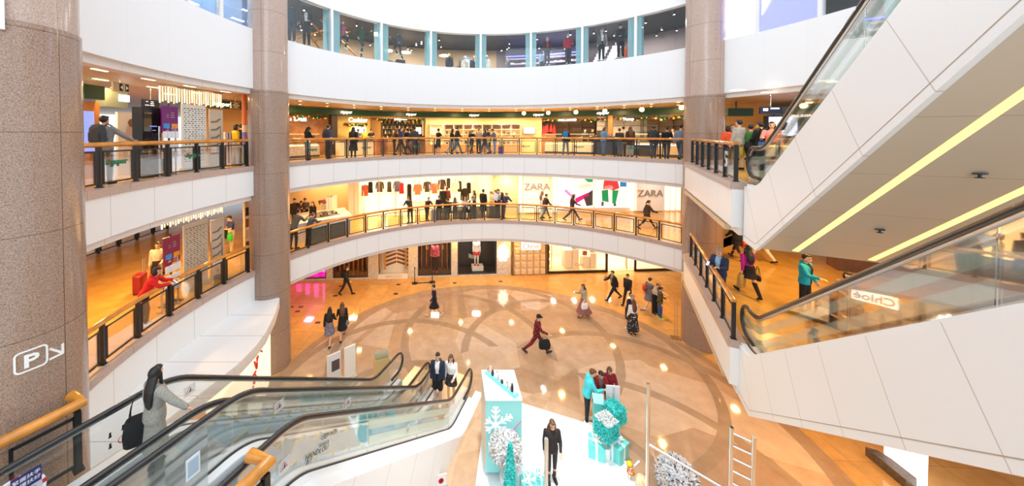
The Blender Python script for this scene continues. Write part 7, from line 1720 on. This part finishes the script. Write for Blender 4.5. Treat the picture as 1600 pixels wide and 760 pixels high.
# polished metal posts and rails
def bar(pts, r, nm, root): b = MB(); b.tube(pts, r, 10); return wpart(b.build(nm, CHROME, smooth='auto'), root)
base = W(1011, 790, 0); topz = D(1017.5, 600, base.y).z
root = empty('metal_barrier', base, 0, 'polished metal barrier post with a sloping rail and thin brace', 'barrier')
bar([base, (base.x, base.y, topz)], .045, 'post', root)
jz = D(1015, 694, base.y).z; q = W(1150, 775, jz - .0); q2 = W(1047, 770, .5)
bar([(base.x, base.y, jz), (q.x, q.y, jz)], .032, 'rail', root); bar([(base.x + .05, base.y, jz - .03), (q2.x, q2.y, .5)], .018, 'brace', root); bar([(q.x, q.y, 0), (q.x, q.y, jz + .05)], .04, 'post', root)
b = MB(); b.lathe([(.09, 0), (.09, .02), (0, .02)], base, 14); wpart(b.build('foot_plate', STEEL), root)
Yl = 6.7; a0 = D(1143, 668, Yl); dirl = Vector((.93, -.36, 0)); 
c1 = D(1178, 688, Yl - .22)
root = empty('metal_ladder_rack', (a0.x, a0.y, 0), 0, 'polished metal ladder shaped rack near the white escalator casing', 'rack')
bar([(a0.x, a0.y, 0), (a0.x, a0.y, a0.z)], .042, 'upright', root); bar([(c1.x, c1.y, 0), (c1.x, c1.y, a0.z)], .042, 'upright', root)
for k in range(7): z = a0.z - .12 - .27 * k; bar([(a0.x, a0.y, z), (c1.x, c1.y, z)], .024, 'rung', root)
pb = W(853, 800, .1); tz = D(855, 686, pb.y).z; root = empty('metal_pole', pb, 0, 'polished metal pole standing in front of the woman in black on the platform', 'pole'); bar([pb, (pb.x, pb.y, tz)], .045, 'pole_tube', root); b = MB(); b.lathe([(.09, 0), (.09, .02), (0, .02)], pb, 14); wpart(b.build('foot_plate', STEEL), root)
# notices and boards by the escalator foot, slim sign by the bridge column
for px, py, h, w_, c, lab, rz in ((547, 592, 1.15, .42, (250, 246, 236), 'tall white notice panel beyond the escalator glass', 40), (522, 596, .95, .5, (232, 232, 236), 'white picture panel beside the tall notice beyond the escalator', 40)):
    p = W(px, py, 0); root = empty('notice_stand', p, rad(rz), lab, 'notice'); b = MB(); b.box((0, 0, .1 + h / 2), (w_, .06, h)); b.build('panel', paint(*c, .4), root); b = MB(); b.box((0, 0, .05), (w_ + .06, .3, .1)); b.build('base', paint(200, 190, 170), root)
    if px == 522: b = MB(); b.box((.05, -.034, .6), (w_ * .6, .006, .4)); b.build('printed_picture', paint(90, 80, 80), root)
p = W(596, 594, 0); root = empty('collection_box', p, rad(20), 'pale timber box with a clear top beyond the escalator foot', 'box'); b = MB(); b.box((0, 0, .45), (.55, .4, .9)); b.build('box_body', paint(226, 190, 130, .5), root); b = MB(); b.box((0, 0, .96), (.5, .36, .12)); b.build('clear_top', FROST, root)
p = W(689, 765, 0); root = empty('floor_notice', p, rad(15), 'small white notice stand on the floor beside the escalator side', 'notice'); b = MB(); b.box((0, 0, .24), (.3, .03, .3)); b.build('panel', paint(236, 230, 226, .4), root); b = MB(); b.lathe([(.07, 0), (.07, .006), (.055, .006), (.055, 0)], (0, -.016, .24), 18, M=Matrix.Rotation(PI / 2, 3, 'X')); b.build('red_ring', paint(210, 40, 40), root); b = MB(); b.box((0, 0, .05), (.3, .2, .1)); b.build('foot', STEEL, root)
p = W(1056, 529, 0); root = empty('slim_sign', p, rad(-20), 'slim upright metal sign stand beside the bridge column', 'sign stand'); b = MB(); b.box((0, 0, .01), (.4, .34, .02)); b.build('foot_plate', CHROME, root)
for x in (-.05, .05): b = MB(); b.tube([(x, 0, .02), (x, 0, 1.75)], .012, 6); b.build('upright', CHROME, root)
b = MB(); b.box((0, 0, 1.3), (.10, .02, .85)); b.build('panel', GLASS, root)
# block, lit white front and dark plinth beyond the lower casing
p = W(1405, 752, .0); b = MB(); q = [W(1352, 712, 0), W(1372, 718, 0), W(1440, 762, 0), W(1415, 765, 0)]; b.prism([(v.x, v.y, .002) for v in q], (0, 0, .25)); tag(b.build('stone_plinth', mat('dark_stone', (.10, .075, .055), .35, noise=.3, nscale=12)), 'dark stone plinth below the lower casing', 'plinth')
q = [W(1386, 716, .5), W(1450, 734, .5), W(1449, 775, .0), W(1442, 775, .0)]
p0, p1 = W(1388, 722, .1), W(1449, 770, .1); root = empty('lit_box', (p1.x, p1.y, 0), 0, 'bright white lit box front beyond the dark plinth', 'light box')
b = MB(); dvv = (p1 - p0); nv_ = Vector((.7, .7, 0)); b.prism([(p0.x, p0.y, .02), (p1.x, p1.y, .02), (p1.x, p1.y, 1.6), (p0.x, p0.y, 1.6)], nv_ * .5); wpart(b.build('lit_front', glow(250, 248, 255, 1.6)), root)
# parking sign on the near column
def wrap(b, shapes, c, r, a0, z0, m, nm, root):
    """flat shapes (x, z) laid on the column surface, centred on plan angle a0"""
    for poly in shapes:
        P = []; n = len(poly)
        for rr_ in (r + .002, r + .012):
            for x, z in poly: a = a0 + x / r; P.append((c.x + rr_ * math.cos(a), c.y + rr_ * math.sin(a), z0 + z))
        b.add(P, [tuple(range(n - 1, -1, -1)), tuple(range(n, 2 * n))] + [(i, (i + 1) % n, n + (i + 1) % n, n + i) for i in range(n)])
def on_col(px, py):
    """surface point of the near column at an image place"""
    d = ray(px, py); c = COLN[0]; u = Vector((d.x, d.y)); A_ = u.dot(u); B_ = -2 * u.dot(c); C_ = c.dot(c) - .72 ** 2; t = (-B_ - math.sqrt(max(0, B_ * B_ - 4 * A_ * C_))) / (2 * A_); return Vector((d.x * t, d.y * t, ZC + d.z * t))
SW = paint(244, 242, 238, .5)
pp = on_col(49, 562); a0 = math.atan2(pp.y - COLN[0].y, pp.x - COLN[0].x); root = empty('parking_sign', pp, 0, 'white letter in a rounded square with an arrow on the near granite column', 'sign')
def bars(pts, w, closed=True):
    out = []; n = len(pts)
    for i in range(n if closed else n - 1):
        p, q = Vector(pts[i]), Vector(pts[(i + 1) % n]); t = (q - p).normalized(); s = Vector((-t.y, t.x)) * w; e = t * w * .5
        out.append([tuple(p - s - e), tuple(q - s + e), tuple(q + s + e), tuple(p + s - e)])
    return out
hs = .150; rc_ = .05
sq = []
for cx2, cy2, st_ in ((hs - rc_, hs - rc_, 0), (-hs + rc_, hs - rc_, 90), (-hs + rc_, -hs + rc_, 180), (hs - rc_, -hs + rc_, 270)):
    for k in range(5): a = rad(st_ + 22.5 * k); sq.append((cx2 + rc_ * math.cos(a), cy2 + rc_ * math.sin(a)))
b = MB(); wrap(b, bars(sq, .011), COLN[0], .72, a0, pp.z, SW, '', root); wpart(b.build('sign_border', SW), root)
P_ = [(-.05, -.085), (-.05, .085), (.02, .085), (.055, .07), (.065, .04), (.055, .01), (.02, -.005), (-.05, -.005)]
b = MB(); wrap(b, bars([(-.045, -.09), (-.045, .085)], .022, False) + bars([(-.045, .07), (.02, .07), (.05, .055), (.056, .035), (.05, .012), (.02, -.002), (-.045, -.002)], .019, False), COLN[0], .72, a0, pp.z, SW, '', root); wpart(b.build('letter', SW), root)
pq = on_col(89, 549); a1 = math.atan2(pq.y - COLN[0].y, pq.x - COLN[0].x)
b = MB(); wrap(b, bars([(-.075, .085), (.055, -.06)], .015, False) + bars([(.065, .07), (.065, -.075), (-.08, -.075)], .015, False), COLN[0], .72, a1, pq.z, SW, '', root); wpart(b.build('arrow', SW), root)
# notices stuck on the escalator glass
def sticker(pt, s, z, o, side, w, h, m, label, inner=None, root=None, tilt=0.):
    c = pt(s, z, o + side * .0095); u = Vector((dd.x, dd.y, 0)) * math.cos(tilt) + Vector((0, 0, -math.sin(tilt))); v = Vector((0, 0, 1)) * math.cos(tilt) + Vector((dd.x, dd.y, 0)) * math.sin(tilt); n = Vector((dd.y, -dd.x, 0)) * side
    def quad(x0, x1, z0, z1, k): return [c + u * x0 + v * z0 + n * k, c + u * x1 + v * z0 + n * k, c + u * x1 + v * z1 + n * k, c + u * x0 + v * z1 + n * k]
    return c, u, v, n, quad
RED_, NAVY_, WHS = paint(206, 40, 50, .5), paint(44, 46, 104, .5), paint(240, 240, 244, .5)
def disc_notice(pt, s, z, o, side, r, parent):
    c, u, v, n, quad = sticker(pt, s, z, o, side, 0, 0, None, '')
    b = MB(); N_ = 28
    for k in range(N_): a, e = 2 * PI * k / N_, 2 * PI * (k + 1) / N_; b.prism([c + u * r * math.cos(a) + v * r * math.sin(a), c + u * r * math.cos(e) + v * r * math.sin(e), c + (u * math.cos(e) + v * math.sin(e)) * r * .88, c + (u * math.cos(a) + v * math.sin(a)) * r * .88], n * .002, mi=k % 2)
    wpart(b.build('notice_rim', [RED_, WHS]), parent)
    b = MB(); b.prism([c + (u * math.cos(2 * PI * k / 28) + v * math.sin(2 * PI * k / 28)) * r * .88 for k in range(28)], n * .0015); wpart(b.build('notice_face', paint(196, 198, 206, .5)), parent)
    b = MB(); b.prism([c + n * .002 + u * x + v * y for x, y in ((-r * .55, -r * .2), (r * .1, -r * .65), (r * .7, .1 * r), (r * .2, r * .35))], n * .0015); wpart(b.build('printed_steps', paint(110, 116, 130, .5)), parent)
    b = MB(); b.prism(quad(r * .0, r * .85, r * .25, r * .95, .003), n * .002); wpart(b.build('notice_text_block', NAVY_), parent)
    for i, tx in enumerate(('緊握扶手', '站穩扶好')):
        me = text_mesh(tx, r * .20, .002, 0).copy(); me.materials.clear(); me.materials.append(WHS); o_ = link('lettering', me); o_.matrix_world = Matrix(((u.x, v.x, n.x, 0), (u.y, v.y, n.y, 0), (u.z, v.z, n.z, 0), (0, 0, 0, 1))); o_.location = c + u * r * .43 + v * r * (.72 - .26 * i) + n * .006; wpart(o_, parent)
disc_notice(ptA, -1.72, L1 + .48, 0, 1, .30, escA)
disc_notice(ptA, -1.66, L1 + .42, 1.2, 1, .28, escA); disc_notice(ptC, -1.68, L1 + .42, 0, 1, .28, escC)
def warn(pt, s, z, o, side, parent, r=.085, tilt=0.):
    c, u, v, n, quad = sticker(pt, s, z, o, side, 0, 0, None, '', tilt=tilt)
    b = MB(); b.prism(quad(-r * 1.1, r * 1.1, -r * 1.0, r * 1.2, 0), n * .001); wpart(b.build('notice_square', glassmat('clear_film', (.92, .93, .93), .2, .25, (.9, .9, .9))), parent)
    T = [c + u * r * .85 * math.cos(a) + v * r * .85 * math.sin(a) + n * .002 for a in (PI / 2, PI / 2 + 2 * PI / 3, PI / 2 + 4 * PI / 3)]
    b = MB()
    for i in range(3): p, q = T[i], T[(i + 1) % 3]; m_ = (T[0] + T[1] + T[2]) / 3; b.prism([p, q, q.lerp(m_, .16), p.lerp(m_, .16)], n * .001)
    wpart(b.build('red_triangle', RED_), parent)
    b = MB(); b.prism([c + n * .002 + u * x * r + v * y * r for x, y in ((-.35, -.25), (.0, -.1), (.1, .3), (.22, .28), (.3, -.25), (.1, -.3))], n * .001); wpart(b.build('black_figure', BLACK), parent)
warn(ptA, .28, L1 + .50, 0, 1, escA); warn(ptA, .95, L1 + .05, 1.2, 1, escA); warn(ptC, .62, L1 + .20, 0, 1, escC); warn(ptA, 3.0, 2.55, 1.2, 1, escA); warn(ptC, 2.4, 2.9, 0, 1, escC); warn(ptC, 3.1, 2.15, 1.22, 1, escC); warn(ptC, -.2, L1 + .4, 1.22, 1, escC)
c, u, v, n, quad = sticker(ptA, -.55, L1 + .45, 0, 1, 0, 0, None, '')
for j in range(2):
    for i in range(4):
        if (i, j) == (9, 9): continue
        b = MB(); cc = c + u * (-.24 + .15 * i) + v * (.12 - .17 * j) + n * .001
        if j == 1 and i: b.add([cc + (u * math.cos(2 * PI * k / 16) + v * math.sin(2 * PI * k / 16)) * rr_ for rr_ in (.05, .062) for k in range(16)], [(k, (k + 1) % 16, 16 + (k + 1) % 16, 16 + k) for k in range(16)], 1)
        b.prism([cc + u * x + v * y for x, y in ((-.02, -.04), (.02, -.04), (.012, .02), (.02, .04), (-.01, .045), (-.012, .0))], n * .001); wpart(b.build('safety_symbol', [BLACK, RED_], fix=False), escA)
# reversed poster lettering on the outer glass of the second escalator
for i, (tx, s, z, sz) in enumerate((('UEF-VOI', .62, .62, .105), ('WWE B', .5, .47, .07), ('HANDLOU', .36, .36, .105), ('BIT', .2, .24, .09))):
    c, u, v, n, quad = sticker(ptC, s + .05, L1 - .711 * max(s, 0) + z - .05, 1.22, 1, 0, 0, None, '')
    th = .45; uu = u * math.cos(th) - Vector((0, 0, 1)) * math.sin(th); vv = Vector((0, 0, 1)) * math.cos(th) + u * math.sin(th)
    me = text_mesh(tx, sz, .002, 0).copy(); me.materials.clear(); me.materials.append(BLACK); o_ = link('lettering', me); o_.matrix_world = Matrix(((uu.x, vv.x, n.x, 0), (uu.y, vv.y, n.y, 0), (uu.z, vv.z, n.z, 0), (0, 0, 0, 1))); o_.location = c; wpart(o_, escC)
# standing clear guards with small framed notices at the head of the pair
p = ptC(-.95, L1, .10); root = empty('guard_panel', (p.x, p.y, L1), math.atan2(dd.y, dd.x), 'clear guard panel with a small framed notice between the two escalators', 'guard panel')
b = MB(); b.box((0, -.16, .55), (.5, .012, 1.0)); b.build('clear_sheet', GLASSG, root); b = MB(); b.box((.06, -.172, .62), (.17, .01, .3)); b.build('framed_notice', paint(226, 232, 240, .4), root); b = MB(); b.box((.06, -.179, .62), (.13, .004, .22)); b.build('printed_sheet', paint(170, 190, 206, .5), root)
# ground shop under the canopy: bright window with a red flourish
wa = [Vector((v.x - .35, v.y)) for v in can]; b = MB(); b.sweep([(v.x, v.y) for v in wa[:6]], [(0, 0), (0, 2.62), (.06, 2.62), (.06, 0)]); tag(b.build('lit_shop_wall', glow(255, 240, 206, .9), smooth='auto'), 'cream lit shop front beneath the white canopy roof', 'shop front')
root = empty('red_flourish', (wa[2].x + .03, wa[2].y, 1.1), 0, 'red branch shaped flourish on the lit shop front beneath the canopy', 'decoration')
b = MB(); t_ = (wa[3] - wa[1]).normalized(); N2 = Vector((-t_.y, t_.x)) * -1.; rr = random.Random(2); o_ = Vector((wa[2].x, wa[2].y, 1.75)) + Vector((N2.x, N2.y, 0)) * .03
if (Vector((CX, CY)) - Vector((o_.x, o_.y))).dot(N2) < 0: N2 = -N2; o_ += Vector((N2.x, N2.y, 0)) * .06
for k in range(16):
    t = k / 15; p = o_ + Vector((t_.x, t_.y, 0)) * (-.3 + .6 * t) + Vector((0, 0, .55 - 1.1 * t)); e = p + Vector((t_.x, t_.y, 0)) * rr.uniform(-.3, .3) + Vector((0, 0, rr.uniform(-.3, .3)))
    b.tube([p, e], .03, 5)
wpart(b.build('branches', paint(220, 50, 24, .4)), root)
for k, (tt, z, w_, h_) in enumerate(((3.2, .9, .35, .9), (3.9, .8, .35, .8), (4.4, 1.6, .3, .4))):
    i = int(tt); p = wa[i].lerp(wa[min(i + 1, 5)], tt - i); dv_ = (wa[min(i + 1, 5)] - wa[i]).normalized(); b = MB(); q = Vector((p.x, p.y)) - Vector((dv_.y, -dv_.x)) * .05
    b.box((q.x, q.y, z), (w_, .06, h_), math.atan2(dv_.y, dv_.x)); tag(b.build('gold_panel', mat('gold_pattern', (.80, .52, .16), .4, noise=.6, nscale=9)), '%s gold patterned panel on the lit shop front beneath the canopy' % ('first', 'second', 'upper')[k], 'panel')
# ================================================================ light and camera
area('atrium_skylight', (1.5, 7, 21), 17, 500, (.97, .985, 1.0))
for zf, zl, pw, cl in ((G, 2.70, 38, (1, .55, .16)), (L1, 6.68, 66, (1, .58, .17)), (L2, 10.80, 50, (1, .66, .30))):
    for px, r in ((480, 12.4), (560, 12.6), (640, 12.6), (720, 12.6), (800, 12.6), (880, 12.6), (960, 12.6), (1040, 12.9)):
        r = 12.6 if zf == L2 else R + 1.0
        p = at_r(px, r); area('gallery_downlight', (p.x, p.y, zl), .2, pw, cl)
    for a in (162, 170, 178, 186, 195):
        p = pol(rad(a), 12.6); area('gallery_downlight', (p.x, p.y, zl), .2, pw * 1.1, cl)
    if zf != G:
        for p in ((10.8, 9.2), (12.5, 12.5), (10.9, 7.2), (13.4, 9.6)): area('gallery_downlight', (p[0], p[1], zl), .2, pw * .85, cl)
for p in ((9.8, 8.6), (12.4, 13.6), (9.3, 5.2), (7.6, 4.4)): area('gallery_downlight', (p[0], p[1], 2.6), .2, 60, (1, .55, .16))
l_ = area('hall_fill_light', (-1, -7, 17), 9, 750, (.84, .93, 1.0)); l_.rotation_euler = (rad(52), 0, 0)  # unseen cool fill, added behind the camera to whiten the surfaces facing it
sp = bpy.data.lights.new('stage_spotlight', 'SPOT'); sp.energy = 9000; sp.spot_size = rad(34); sp.spot_blend = .7; sp.shadow_soft_size = .5; sp.color = (1, .99, .97)
so = bpy.data.objects.new('stage_spotlight', sp); COL.objects.link(so); so.location = (1.6, 7.2, 17.5)
for px in range(465, 1070, 55):
    p = at_r(px, 12.9); area('counter_downlight', (p.x, p.y, 10.4), .3, 42, (1, .78, .46))
for px in (700, 740, 780, 820): p = at_r(px, 13.35); area('shelf_downlight', (p.x, p.y, 10.3),   .25, 13, (1, .74, .36))
w = bpy.data.worlds.new('atrium_daylight'); S.world = w; w.use_nodes = True
w.node_tree.nodes['Background'].inputs[0].default_value = (.80, .905, 1.0, 1); w.node_tree.nodes['Background'].inputs[1].default_value = 1.3
cam = bpy.data.cameras.new('camera'); cam.lens = F / 1600 * 36; cam.sensor_width = 36
cam.shift_x = (800 - X0) / 1600; cam.shift_y = -(380 - Y0) / 1600; cam.clip_start = .05
co = bpy.data.objects.new('camera', cam); COL.objects.link(co); co.location = (0, 0, ZC); co.rotation_euler = (PI / 2 - PITCH, 0, 0)
S.camera = co
S.view_settings.view_transform = 'Standard'; S.view_settings.look = 'None'; S.view_settings.exposure = 0.14; S.view_settings.gamma = 1.0
S.view_settings.use_curve_mapping = False
S.cycles.max_bounces = 7; S.cycles.transparent_max_bounces = 24; S.cycles.sample_clamp_indirect = 6
